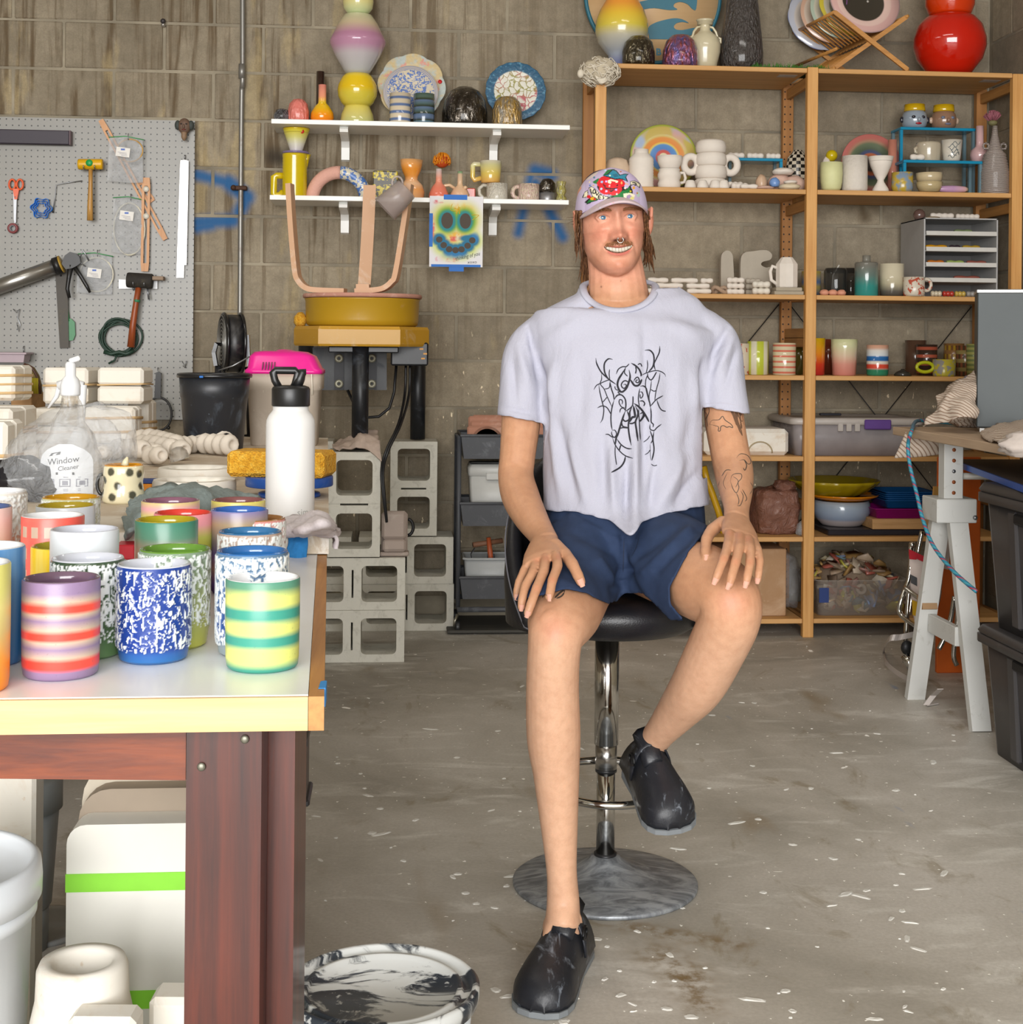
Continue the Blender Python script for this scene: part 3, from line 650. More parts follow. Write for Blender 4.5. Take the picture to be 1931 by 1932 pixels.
sp2=empty('trigger_sprayer',PZ(150,905,SZ),'white trigger spray bottle standing behind the clear labelled one','bottle')
d=3.6;q=lambda x,y:C(x,y,d)
part('head',MB().tube([q(110,728),q(131,722),q(157,728)],[.012,.014,.011],10),wp,sp2)
part('stem',MB().tube([q(156,726),q(154,770),q(150,850),q(150,900)],[.011,.010,.008,.014],10),wp,sp2)
part('trigger',MB().tube([q(112,730),q(107,748),q(91,770)],[.007,.006,.003],8),wp,sp2)
bz=PZ(150,905,SZ);part('body',MB().lathe([(0,0),(.032,0),(.034,.01),(.034,.07),(.02,.1),(.011,.12),(0,.12)],24,(bz.x,bz.y,SZ)),milky,sp2)
film=Mat('plastic_film','#e6e9ec',.12,alpha=.26);pf=film.obj();film.bump(film.noise(pf,24,6,.6,1.2),1.0,.02);film=film.m
bc=PZ(75,945,SZ);bagT=empty('plastic_bag',(bc.x,bc.y,SZ),'crumpled clear plastic bag with a black bundle inside at the left of the back table','bag')
sz=3.15/F_PX
part('film',lumps((bc.x+.02,bc.y+.03,SZ),(215*sz,.2,165*sz),32,22,.14,2.2,3).disp(lambda v:Vector((v.x+(v.z-SZ)*.35,v.y,v.z))if True else v),film,bagT)
part('bundle',lumps((bc.x-.03,bc.y+.02,SZ),(130*sz,.12,72*sz),28,18,.22,2.6,5),simple('black_film','#1b1b20',.15,bump=.2),bagT)
bc2=C(185,838,3.75);tag(obj('plastic_bag',lumps((0,0,0),(.12,.09,.115),28,18,.16,2.4,11,False),film,loc=(bc2 .x,bc2 .y,SZ)),'small clear plastic bag standing in front of the strapped mould','bag')
M=Mat('glaze_spotted',None,.14,coat=.3);p=M.obj();c=None
for(ax,z)in((-150,.046),(-62,.062),(-118,.063),(-30,.058),(-98,.036),(-20,.034),(-112,.014),(-55,.018),(-160,.02),(-170,.064),(80,.05),(120,.03)):
 q_=(math.cos(R(ax))*.040,math.sin(R(ax))*.040,z);dd=M.math('ADD',M.vm('DISTANCE',p,q_),M.math('MULTIPLY',M.math('SUBTRACT',M.noise(p,180,2),.5),.004));k=M.rng(dd,.0055,.0105,1,0,True);c=k if c is None else M.math('MAXIMUM',c,k)
M.col(M.mix(c,'#e0d6b4','#4b4a3c'));spot=M.m
mz=PZ(233,948,SZ);s_=dep(mz)/F_PX
sm=empty('spotted_mug',(mz.x,mz.y,SZ),'cream mug with grey spots, orange rim and a black ring handle','mug')
part('body',MB().lathe([(0,0),(35*s_,0),(39*s_,5*s_),(39.5*s_,16*s_),(36*s_,32*s_),(35.5*s_,40*s_),(38*s_,54*s_),(37*s_,67*s_),(35*s_,71*s_),(33*s_,70*s_),(33*s_,40*s_),(30*s_,6*s_),(0,5*s_)],48,(0,0,0)),spot,sm,loc=(0,0,0)).location=(0,0,0)
part('rim',MB().lathe([(35.6*s_,69*s_),(35*s_,72*s_),(33*s_,72*s_),(32.6*s_,66*s_),(35.6*s_,69*s_)],40,(mz.x,mz.y,SZ)),simple('glaze_amber','#d8900f',.15),sm)
part('handle',MB().tube([Vector((mz.x-.041-.010*math.sin(t),mz.y,SZ+.036-.02*math.cos(t)))for t in[math.pi*k/8 for k in range(9)]],.0035,8),simple('handle_black','#1d1d1d',.3),sm)
part('figure',MB().tube([Vector((mz.x+.002,mz.y,SZ+70*s_)),Vector((mz.x+.004,mz.y,SZ+78*s_)),Vector((mz.x+.007,mz.y,SZ+86*s_))],[.008,.006,.002],8),simple('figure_cream','#ded3b0',.3),sm)
bisque=simple('bisque','#ddd3c5',.85,var=.08,scale=20)
G='bisque bead rods piled on the back table'
for(x0,y0,x1,y1,d0,d1,nb,dr)in((190,868,222,868,3.7,3.85,2,.021),(216,866,276,872,3.95,3.75,3,.026),(262,838,300,842,4.1,4.0,3,.026),(290,846,338,860,4.15,3.95,4,.03),(276,860,330,872,4.05,3.85,4,.028),(280,883,300,888,3.8,3.75,2,.024),(278,902,306,903,3.7,3.6,2,.024),(246,844,290,840,4.3,4.2,3,.026),(340,868,384,864,4.0,4.1,3,.026),(360,852,428,858,4.25,4.1,4,.036),(380,868,440,872,4.05,3.95,4,.03),(300,868,350,876,3.95,3.8,3,.027)):
 p0,p1=C(x0,y0,d0),C(x1,y1,d1);p1=p0+(p1-p0)
 mbr=bead_rod(p0,p1,dr,nb);lo=min(v[2]for v in mbr.v)
 if lo<SZ:mbr.v=[(v[0],v[1],v[2]+SZ-lo)for v in mbr.v];lo=SZ
 tag(obj('bead_rod',mbr,bisque,org=(p0 .x,p0 .y,lo)),'unglazed cream bead rod in the heap behind the spotted mug and ring moulds','ceramic',G)
def ringmould(px,py,wpx,hpx,label,lob):
 c0=PZ(px,py+hpx*.25,SZ);s_=dep(c0)/F_PX;r=wpx*s_/2;h=.03
 def wob(a,z):return 1
 e=empty('ring_mould',(c0 .x,c0 .y,SZ),label,'mould','plaster moulds stacked on the back table')
 mb=MB().lathe([(0,0),(r*.97,0),(r,.006),(r,h-.006),(r*.97,h)],48)
 mb.lathe([(r*.97,h),(r*.74,h),(r*.68,h-.006),(r*.62,h-.016),(r*.2,h-.02),(0,h-.02)],48,wob=lambda a,z:1+(.07*math.cos(lob*a)if z<h-.001 else 0))
 mb.disp(lambda v:Vector((v.x+c0 .x,v.y*.9+c0 .y,v.z+SZ)));part('slab',mb,plaster,e);return e
e1=ringmould(372,900,146,26,'round white plaster mould with a scalloped hollow, the one farther from the towel',10)
e2=ringmould(367,925,156,26,'round white plaster mould with a scalloped hollow, right behind the grey towel',9)
gl=C(340,868,3.7);gle=empty('glass_dome',(gl.x,gl.y,gl.z),'small clear glass dome lying on its side on the ring mould','glass')
part('dome',MB().lathe([(0,.036),(.014,.033),(.024,.02),(.026,0),(.0245,0),(.0225,.019),(.013,.031),(0,.0335)],28,(gl.x,gl.y,gl.z),Matrix.Rotation(-.3,3,'Y')),clear,gle)
bx=PZ(283,928,SZ);tb=empty('tape_box',(bx.x,bx.y,SZ),'small orange and dark blue carton beside the spotted mug','box')
part('lower',MB().box((bx.x,bx.y,SZ+.009),(.032,.03,.018),bev=.001),simple('carton_orange','#e89010',.5),tb);part('upper',MB().box((bx.x,bx.y+.002,SZ+.023),(.034,.03,.009),bev=.001),simple('carton_blue','#223a7a',.5),tb)
bw=PZ(546,936,SZ);s_=dep(bw)/F_PX;bwe=empty('banding_wheel',(bw.x,bw.y,SZ),'blue metal turntable for decorating pots, under the yellow sponge','turntable')
blue=dusty('blue_paint','#214f9c','#8fa6c9',.4,.35,10,.55,.75)
part('base',MB().lathe([(0,0),(58*s_,0),(59*s_,.003),(57*s_,.008),(18*s_,.012),(0,.012)],40,(bw.x,bw.y,SZ)),blue,bwe)
part('bearing',MB().lathe([(0,.010),(30*s_,.010),(34*s_,.016),(30*s_,.024),(0,.024)],32,(bw.x,bw.y,SZ)),simple('black_metal','#17181b',.4,.3),bwe)
part('turntable',MB().lathe([(0,.022),(81*s_,.022),(82*s_,.024),(82*s_,.040),(81*s_,.042),(0,.042)],56,(bw.x,bw.y,SZ)),blue,bwe)
M=Mat('yellow_sponge',None,.95);p=M.obj();v=M.vor(p,260);n_=M.noise(p,90,3);M.col(M.ramp(n_,[(.3,'#c98a1c'),(.5,'#e0a52b'),(.7,'#eabb4a')]));M.bump(M.math('ADD',v,n_),.9,.004);sponge=M.m
tag(obj('sponge',MB().box((0,0,0),(.205,.105,.052),-.22,.008),sponge,loc=(bw.x-.015,bw.y,SZ+.042+.0265)),'big yellow sponge lying on the blue turntable behind the white bottle','sponge')
wb=PZ(547,980,SZ);s_=dep(wb)/F_PX;bo=empty('water_bottle',(wb.x,wb.y,SZ),'tall white insulated bottle with a black flip-straw lid','bottle')
def LP(l):return[(r*s_,z*s_)for r,z in l]
part('body',MB().lathe(LP([(0,0),(43,0),(45.5,3),(46,10),(46,178),(45,188),(41,197),(36,203),(33.5,207),(33.5,217),(0,217)]),64,(wb.x,wb.y,SZ)),simple('white_powder_coat','#d9d8d6',.45,var=.02),bo,'white powder coated body')
bk=simple('black_plastic','#161617',.38,var=.1)
part('lid',MB().lathe(LP([(0,214),(35,214),(36,216),(36,246),(34,250),(26,253),(0,253)]),48,(wb.x,wb.y,SZ)),bk,bo)
part('carry_loop',MB().tube([Vector((wb.x+x*s_,wb.y,SZ+z*s_))for x,z in((-22,248),(-30,262),(-34,277),(-29,281),(8,281),(13,276),(8,256),(5,250))],.0068,8),bk,bo)
part('spout',MB().tube([Vector((wb.x+x*s_,wb.y,SZ+z*s_))for x,z in((10,250),(17,266),(21,278),(28,278))],[.010,.009,.008,.006],8),bk,bo)
t=textmb('sim',.017);rr_=46*s_+.0004
def wrap(x0):return lambda v:Vector((wb.x+rr_*math.sin((x0+v.x)/rr_),wb.y-rr_*math.cos((x0+v.x)/rr_),SZ+v.z+.0115))
part('print',t.disp(wrap(.0275)),simple('bottle_print','#a5a4a2',.5),bo)
tw=simple('white_towel','#cfc6c8',.95,var=.1,scale=90,bump=.6);bt=simple('blue_cloth','#2d82c4',.95,var=.14,scale=120,bump=.6);gt=simple('grey_towel','#84908f',.97,var=.16,scale=90,bump=.8)
z=SZ+.006
rows=[[PZ(528,985,z),PZ(560,975,z+.012),PZ(590,968,z+.024),PZ(612,975,z+.02),PZ(624,985,z+.004)],[PZ(532,995,z),PZ(565,990,z+.014),PZ(600,984,z+.028),PZ(624,990,z+.02),PZ(634,1000,z-.012)],[PZ(536,1004,z),PZ(572,1002,z+.012),PZ(604,1000,z+.012),PZ(628,1000,z),PZ(640,1002,z-.03)],[C(540,1011,2.375),C(572,1012,2.375),C(602,1008,2.375),C(632,1016,2.36),C(634,1036,2.35)]]
tag(obj('hand_towel',sheet(rows,7,7,.008,26,.006,4),tw,org=PZ(580,1000,SZ)),'crumpled white towel hanging over the table edge below the white bottle','cloth')
rows=[[C(544,1006,2.37),C(560,1005,2.37),C(581,1007,2.37)],[C(543,1035,2.355),C(560,1037,2.345),C(579,1037,2.355)],[C(542,1064,2.345),C(560,1071,2.335),C(571,1074,2.345)]]
tag(obj('microfibre_cloth',sheet(rows,6,8,.006,34,.005,2),bt,org=C(560,1006,2.37)),'blue cloth hanging from under the white towel at the table edge','cloth')
z=SZ+.005
rows=[[PZ(262,935,z),PZ(300,925,z+.02),PZ(345,918,z+.03),PZ(400,922,z+.022),PZ(450,930,z+.014),PZ(492,940,z)],[PZ(246,960,z),PZ(290,945,z+.028),PZ(340,934,z+.045),PZ(395,938,z+.03),PZ(440,944,z+.016),PZ(480,950,z)],[PZ(238,985,z),PZ(270,975,z+.02),PZ(330,958,z+.03),PZ(390,955,z+.02),PZ(430,956,z+.01),PZ(470,960,z)],[PZ(230,1003,z),PZ(255,1000,z+.006),PZ(320,978,z+.004),PZ(390,970,z+.004),PZ(430,968,z),PZ(465,970,z)]]
tag(obj('grey_towel',sheet(rows,7,9,.014,22,.007,6),gt,org=PZ(340,960,SZ)),'grey-green towel bunched behind the tumblers, in front of the ring moulds','cloth')
rbx=PZ(240,1052,TZ);tag(obj('red_box',MB().box((0,0,.012),(.032,.05,.024),bev=.002),simple('red_carton','#c21f2f',.4),loc=(rbx.x,rbx.y,TZ)),'small bright red box between the tumblers','box')
hdpe=Mat('white_bucket_plastic','#e8edf2',.32).m
def floor_z(d):return 0.
pl=C(-150,1640,2.0);buck=empty('plastic_bucket',(pl.x,pl.y,0),'large white lidded bucket cut by the left edge, with red print low on its side','bucket')
zr=pl.z;r=.156
part('body',MB().lathe([(0,0),(r*.86,0),(r*.87,.004),(r*.955,zr-.07),(r*1.0,zr-.068),(r*1.0,zr-.05),(r*.96,zr-.048),(r*.96,zr-.02),(0,zr-.02)],48,(pl.x,pl.y,0)),hdpe,buck)
part('lid',MB().lathe([(r*.97,zr-.045),(r*1.04,zr-.045),(r*1.045,zr-.02),(r*1.03,zr+.002),(r*.98,zr+.008),(r*.94,zr+.004),(r*.92,zr-.01),(0,zr-.012)],56,(pl.x,pl.y,0)),hdpe,buck)
t=MB();t.add([Vector((pl.x+r*.93*math.sin(a),pl.y-r*.93*math.cos(a),z))for a,z in((.9,.05),(1.25,.05),(1.25,.16),(1.12,.12),(1.02,.16),(.9,.1))],[(0,1,2,3,4,5)]);part('print',t,simple('print_red','#b3202a',.5),buck)
gb=C(72,1500,2.75);gbe=empty('grey_pail',(gb.x,gb.y,0),'pale grey lidded pail standing under the table behind the white bucket','bucket')
zt=CAMH-(1478-YH)*2.75/F_PX;gp=simple('grey_plastic','#9ba1a3',.5)
part('body',MB().lathe([(0,0.08),(.062,.08),(.066,.085),(.079,zt-.05),(0,zt-.05)],40,(gb.x-.04,gb.y,0)),gp,gbe);part('foot',MB().lathe([(0,0),(.06,0),(.0615,.08),(0,.08)],32,(gb.x-.04,gb.y,0)),gp,gbe)
part('lid',MB().lathe([(.079,zt-.055),(.085,zt-.055),(.085,zt),(.08,zt+.006),(0,zt+.006)],40,(gb.x-.04,gb.y,0)),gp,gbe)
pb=C(20,1560,2.45);tag(obj('plaster_slab',MB().box((0,0,.24),(.12,.05,.48),-YAW,.006),plaster,loc=(pb.x-.01,pb.y,0)),'tall pale plaster slab standing upright under the table at the far left','slab')
bm_=C(255,1700,2.25);mw,mt=.245,CAMH-(1555-YH)*2.25/F_PX;bx=empty('taped_mould',(bm_.x+.02,bm_.y,0),'large pale plaster mould leaning under the table, bound with green tape','mould')
cr=C(127,1700,2.25).x;cxm=cr+mw/2
def rpoly(w_,z0,z1,rad):
 out=[(-w_/2,z0),(w_/2,z0)]
 for k in range(6):a_=math.pi/2*k/5;out.append((w_/2-rad+rad*math.cos(a_),z1-rad+rad*math.sin(a_)))
 for k in range(6):a_=math.pi/2+math.pi/2*k/5;out.append((-w_/2+rad+rad*math.cos(a_),z1-rad+rad*math.sin(a_)))
 return out
cream=simple('cream_plaster','#eeece4',.8,var=.05,scale=8);beige=simple('clay_stained','#a99a89',.85,var=.1,scale=9)
part('front_half',MB().prism(rpoly(mw,0,mt-.005,.03),0,.06,1,(cxm,bm_.y,0)),cream,bx)
part('clay_seam',MB().prism(rpoly(mw-.01,.003,mt+.032,.05),.061,.10,1,(cxm,bm_.y,0)),beige,bx)
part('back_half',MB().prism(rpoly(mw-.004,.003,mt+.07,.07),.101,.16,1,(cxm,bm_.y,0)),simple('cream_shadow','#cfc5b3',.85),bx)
grn=simple('green_tape','#8fe03c',.5)
for(y0,y1)in((1655,1689),(1878,1912)):
 z1_,z0_=(CAMH-(y-YH)*2.245/F_PX for y in(y0,y1));part('tape',MB().box((cxm,bm_.y+.03,(z0_+z1_)/2),(mw+.002,.064,z1_-z0_)),grn,bx,'bright green tape band')
tb2=C(285,1500,2.62);tz=CAMH-(1478-YH)*2.62/F_PX;e=empty('clear_pail',(tb2 .x,tb2 .y,0),'milky white pail half hidden behind the taped mould and the table leg','bucket')
part('body',MB().lathe([(0,0),(.082,0),(.1,tz-.02),(.106,tz-.02),(.106,tz),(.098,tz),(.09,.02),(0,.02)],40,(tb2 .x,tb2 .y,0)),simple('milky_pail','#c9c8c0',.4),e);part('rim_band',MB().lathe([(.1015,tz-.035),(.108,tz-.034),(.108,tz-.028),(.1015,tz-.027),(.1015,tz-.035)],40,(tb2 .x,tb2 .y,0)),simple('milky_pail_rim','#d9d8d2',.35),e)
mc=C(156,1830,1.98);zt=CAMH-(1818-YH)*1.98/F_PX;s_=1.98/F_PX
e=empty('funnel_mould',(mc.x,mc.y,0),'white plaster mould shaped like a thick-walled cup, low under the table','mould')
part('body',MB().lathe([(0,0),(.082,0),(.082,.02),(88*s_*1.08,zt-.08),(86*s_,zt-.05),(84*s_,zt-.01),(78*s_,zt),(60*s_,zt),(54*s_,zt-.004),(47*s_,zt-.03),(42*s_,zt-.08),(0,zt-.08)],56,(mc.x,mc.y,0)),plaster,e)
for(x,y,d,nm,lb)in((340,1885,2.0,(.075,.06),'small white plaster block in front of the taped mould, left of the leg'),(200,1925,1.9,(.09,.05),'low white plaster block at the bottom edge in front of the cup-shaped mould')):
 q=C(x,y,d);h=CAMH-(y-YH-12)*d/F_PX;tag(obj('plaster_block',MB().box((0,0,h/2),(nm[0],nm[1],h),-YAW,.008),plaster,loc=(q.x,q.y,0)),lb,'mould')
ld=PZ(75,1752,0);tag(obj('lid_disc',MB().lathe([(0,.003),(.085,.003),(.092,0),(.1,0),(.1,.008),(.09,.009),(.086,.006),(0,.006)],40),Mat('hazy_plastic','#b9bcbc',.25,alpha=.5).m,loc=(ld.x,ld.y,.0)),'hazy clear bucket lid lying on the floor under the table','lid')
tb3=C(722,1861,2.14);zt=tb3 .z;r=180*2.14/F_PX;e=empty('glaze_bucket',(tb3 .x,tb3 .y,0),'short white tub with a black lid smeared in white plaster, lower middle','bucket')
part('body',MB().lathe([(0,0),(r*.82,0),(r*.95,zt-.02),(0,zt-.02)],48,(tb3 .x,tb3 .y,0)),hdpe,e)
M=Mat('smeared_black_lid',None,.35);p=M.obj();n1=M.noise(M.map(p,(7,13,5)),1.,8,.62,1.);rad=M.vm('LENGTH',M.map(p,(1,1,0)))
f=M.math('MULTIPLY',M.rng(M.math('SUBTRACT',n1,M.math('MULTIPLY',rad,.6)),.38,.46,0,1,True),1.);f2=M.rng(M.noise(p,55,4),.60,.66)
M.col(M.mix(M.math('MAXIMUM',f,M.math('MULTIPLY',f2,.8)),M.mix(M.noise(p,14,4),'#1d2127','#3b434e'),'#d4d6d4'));M.bump(f,.4,.003);lidm=M.m
part('lid',MB().lathe([(r*.95,zt-.022),(r*1.0,zt-.022),(r*1.02,zt-.008),(r*1.02,zt+.002),(r*.985,zt+.006),(r*.95,zt+.004),(r*.93,zt-.004),(r*.86,zt-.005),(r*.84,zt+.0),(r*.79,zt+.0),(r*.77,zt-.006),(0,zt-.006)],72,(0,0,0)),lidm,e,loc=(0,0,0)).location=(0,0,0)
def plate(pts,Y,th,mb=None):
 mb=mb or MB();q=[PY(x,y,Y)for x,y in pts];return mb.prism([(p.x,p.z)for p in q],Y,Y+th,1)
def rodp(pts,Y,r,n=8,mb=None,**k):return(mb or MB()).tube([PY(p[0],p[1],Y-(p[2]if len(p)>2 else 0))for p in pts],r,n,**k)
PGY=WY-.032
M=Mat('pegboard_white',None,.35);p=M.obj();X,Y_,Z=M.sep(p);g=.0254
fx=M.math('SUBTRACT',M.math('FRACT',M.math('DIVIDE',X,g)),.5);fz=M.math('SUBTRACT',M.math('FRACT',M.math('DIVIDE',Z,g)),.5)
dd=M.math('SQRT',M.math('ADD',M.math('MULTIPLY',fx,fx),M.math('MULTIPLY',fz,fz)));hole=M.math('LESS_THAN',dd,.115)
M.col(M.mix(hole,M.mix(M.noise(p,3,4),'#84827c','#908e88'),'#15130f'));M.bump(M.math('SUBTRACT',1.,hole),.6,.003)
pg0=PY(368,228,PGY);pg1=PY(362,792,PGY);pg=empty('pegboard',(pg0 .x-.7,PGY,pg1 .z),'large white perforated board on the block wall, hung with tools','board')
part('panel',MB().box((pg0 .x-.8,PGY+.003,(pg0 .z+pg1 .z)/2),(1.6,.006,pg0 .z-pg1 .z)),M.m,pg)
for x in(-40,200,350):
 q=PY(x,500,PGY);part('batten',MB().box((q.x,(PGY+.006+WY-.008)/2,(pg0 .z+pg1 .z)/2),(.04,WY-.008-PGY-.0065,pg0 .z-pg1 .z-.02)),pine,pg)
steel=simple('hook_steel','#8f9194',.35,.8);dark=simple('dark_steel','#2a2a2c',.45,.5)
TY=PGY-.012
def tool(name,px,py,label,cat,group=None):return empty(name,PY(px,py,TY),label,cat,group)
e=tool('magnetic_strip',60,262,'long dark purple-black bar fixed across the upper left of the pegboard','rack')
q=PY(133,261,PGY-.02);part('bar',MB().box((q.x-.2,PGY-.021,q.z),(.4,.04,.058),bev=.003),simple('bar_dark','#2c2330',.5),e);part('end_cap',MB().box((q.x+.002,PGY-.021,q.z),(.006,.042,.060),bev=.002),simple('bar_end','#6f5d62',.5),e)
def mallet(nm,head,hx,label,hc,capc,handle,hr,woodm,bandc=None):
 (x0,y0),(x1,y1),r=head;a,b=PY(x0,y0,TY-.04),PY(x1,y1,TY-.04)
 e=empty(nm,(a+b)/2,label,'mallet');u=(b-a).normalized()
 part('head',MB().tube([a,a+u*.004,a+u*.006,b-u*.006,b-u*.004,b],[r*.93,r*.99,r,r,r*.99,r*.93],24),hc,e)
 part('handle',MB().tube([PY(x,y,TY-.04)for x,y in handle],hr,12),woodm,e)
 if capc:part('collar',MB().tube([(a+b)/2-u*.016,(a+b)/2+u*.016],r*1.04,24),capc,e)
 if bandc:m_=[PY(x,y,TY-.04)for x,y in handle];v=m_[0].lerp(m_[-1],.22);part('band',MB().tube([v,m_[0].lerp(m_[-1],.26)],hr[0]*1.12,12),bandc,e)
 for s_ in(-1,1):part('hook',MB().tube([(a+b)/2+u*s_*.022+Vector((0,.05,.0)),(a+b)/2+u*s_*.022+Vector((0,.0,-.022)),(a+b)/2+u*s_*.022+Vector((0,-.03,-.02)),(a+b)/2+u*s_*.022+Vector((0,-.034,-.008))],.0022,6),steel,e)
 return e
hick=wood('hickory','#c99a52','#a3763a',2,.4);redh=wood('red_wood_handle','#a8552a','#7a3517',2,.4)
mallet('mallet',((148,310),(194,310),.022),0,'yellow-headed mallet with a pale wooden handle hanging on the pegboard',simple('yellow_plastic','#dca80c',.35),None,[(171,316),(171,345),(170,390),(170,416)],[.0085,.0085,.0115,.0125],hick)
e_=bpy.data.objects[-1]
q=PY(168,307,TY-.067);
mallet('mallet',((240,528),(288,531),.031),0,'black rubber mallet with a red-brown wooden handle over the green cable',dusty('rubber_black','#26221d','#5a5244',.5,.8,12),None,[(262,540),(257,570),(251,612),(247,655)],[.012,.012,.0135,.0155],redh,simple('green_band','#2f7d55',.5))
for o_ in bpy.data.objects:
 if o_.get('label','').startswith('yellow-headed'):part('badge',MB().lathe([(0,0),(.013,0),(.014,.003),(.013,.006),(0,.006)],20,q+Vector((0,.006,0)),Matrix.Rotation(R(90),3,'X')),simple('badge_green','#1d9a4c',.4),o_)
e=tool('scissors',28,400,'orange-handled scissors hanging on the left of the pegboard','scissors')
og=simple('orange_plastic','#e2571a',.35)
for cx_ in(23,37.5):part('handle',MB().tube([PY(cx_+(6 if 1 else 0)*math.cos(t)*1.0,348+9.5*math.sin(t),TY-.006)for t in[2*math.pi*k/14 for k in range(14)]],.0042,8,closed=True),og,e)
part('blade',plate([(26,368),(32,360),(30,420),(27,421)],TY-.006,.003),steel,e);part('blade',plate([(25,360),(31,368),(29,420),(26,415)],TY-.0022,.003),steel,e)
part('pivot',MB().sphere(PY(29,372,TY-.007),.004,10,6),steel,e);part('shank',plate([(24,356),(36,356),(32,376),(27,376)],TY-.0095,.012),og,e)
e=tool('tape_roll',25,432,'small roll of maroon tape hanging under the scissors','tape');q=PY(25,431,TY)
part('roll',MB().lathe([(.0125,0),(.021,0),(.021,.018),(.0125,.018),(.0125,0)],28,q+Vector((0,.006,0)),Matrix.Rotation(R(90),3,'X')),simple('maroon_tape','#7f3a3c',.4),e)
part('core',MB().lathe([(.0105,-.0005),(.0125,-.0005),(.0125,.0185),(.0105,.0185),(.0105,-.0005)],24,q+Vector((0,.006,0)),Matrix.Rotation(R(90),3,'X')),simple('card_core','#8d8f93',.6),e)
e=tool('cookie_cutter',79,392,'bright blue flower-shaped cutter set hanging on the pegboard','cutter');bl=simple('blue_plastic','#1672cf',.3);q=PY(79,393,TY)
for k_,(rr0,dy)in enumerate(((.040,.0),(.031,.006),(.022,.01))):part('ring',MB().lathe([(rr0-.002,0),(rr0,0),(rr0,.02),(rr0-.002,.02),(rr0-.002,0)],72,q+Vector((0,.006-dy*.3,0)),Matrix.Rotation(R(90),3,'X'),wob=lambda a,z:1+.13*math.cos(6*a+.4)),bl,e)
e=tool('caulking_gun',120,510,'silver caulking gun with black trigger grip hung at an angle on the pegboard','tool');alu=simple('brushed_aluminium','#aaa8a3',.3,.9)
a,b=PY(-60,562,TY-.05),PY(106,502,TY-.05);bkp=simple('gun_black','#1b1a1a',.4)
part('barrel',MB().tube([a,b],.031,28),alu,e);u=(b-a).normalized();part('collar',MB().tube([b-u*.006,b+u*.02],.036,28),bkp,e);part('ring',MB().tube([b+u*.02,b+u*.024],.0365,28),simple('ring_yellow','#b5923a',.4),e)
part('frame',plate([(116,498),(122,482),(132,475),(143,478),(150,485),(152,496),(144,502),(136,506),(124,508)],TY-.062,.022),bkp,e)
part('grip',MB().tube([PY(x,y,TY-.05)for x,y in((134,500),(130,525),(127,545),(131,562))],[.013,.009,.008,.007],10),bkp,e)
part('trigger',MB().tube([PY(x,y,TY-.05)for x,y in((140,502),(152,520),(164,540),(170,552))],[.009,.008,.008,.005],10),bkp,e)
part('plunger_rod',MB().tube([PY(x,y,TY-.05)for x,y in((150,490),(157,472),(168,492))],.004,8),steel,e)
part('release_lever',MB().tube([PY(x,y,TY-.05)for x,y in((148,480),(150,494),(162,503))],.0025,8),steel,e)
e=tool('steel_scraper',118,580,'long dark grey steel straightedge hanging below the caulking gun','tool');part('blade',plate([(104,512),(127,512),(130,656),(113,657)],TY-.01,.005),dusty('weathered_steel','#4f4a43','#6d675c',.6,.6,14),e);part('hole',MB().tube([PY(115,520,TY-.0115),PY(115,520,TY-.009)],.004,10),dark,e)
e=tool('green_spatula',132,600,'green spatula hanging behind the dark steel straightedge','spatula');gs=simple('green_plastic','#2e7f4a',.4);part('handle',MB().tube([PY(x,y,TY-.002)for x,y in((126,535),(127,580),(130,606))],.004,8),gs,e);part('blade',plate([(126,602),(134,601),(141,608),(142,632),(138,642),(130,643),(128,640)],TY-.004,.006),gs,e)
e=tool('wire_loop',130,345,'thin grey wire frame hanging left of the yellow mallet','wire');part('wire',rodp([(155,341),(125,345),(106,349),(104,370),(100,400)],TY,.002,6),steel,e);part('tip',MB().sphere(PY(100,400,TY),.004,8,6),dark,e)
e=tool('wire_hook',33,588,'small bundle of bent wire hooks low on the left of the pegboard','hook');part('wire',rodp([(25,583),(31,590),(37,583),(33,600),(38,612),(36,626),(32,612)],TY,.0018,6),steel,e)
e=tool('s_hook',348,682,'little twisted wire hooks at the lower right of the pegboard','hook');part('wire',rodp([(343,681),(348,690),(353,681),(349,694),(345,690)],TY,.0018,6),steel,e)
bar=wood('beech_bar','#d6a273','#bf8859',2,.5,knots=False)
def slotbar(p0,p1,w_,label,Y):
 a,b=PY(*p0,Y),PY(*p1,Y);L=(b-a).length;e=empty('wooden_calliper',(a+b)/2,label,'calliper',None);u=(b-a).normalized();v=Vector((u.z,0,-u.x))
 sl=.22 if L>.25 else.3;hw=w_/2;sw=w_*.19
 mb=MB()
 def q(s_,t):p=a+u*(L*s_)+v*t;return(p.x,p.z)
 mb.prism([q(0,-hw*.8),q(.0,hw*.8),q(sl*.4,hw),q(sl*.4,-hw)],Y,Y+.007,1);mb.prism([q(1-sl*.4,-hw),q(1-sl*.4,hw),q(1,hw*.8),q(1,-hw*.8)],Y,Y+.007,1)
 for s_ in(-1,1):mb.prism([q(sl*.4,s_*sw),q(sl*.4,s_*hw),q(1-sl*.4,s_*hw),q(1-sl*.4,s_*sw)],Y,Y+.007,1)
 part('bar',mb,bar,e);return e
e1=slotbar((190,226),(312,452),.026,'long slotted wooden bar running diagonally behind the plastic bags',TY-.004)
e2=slotbar((262,345),(288,380),.028,'short slotted wooden bar end crossing behind the upright one',TY+.003)
e3=slotbar((276,335),(273,512),.034,'upright slotted wooden bar with two white screw knobs',TY-.014)
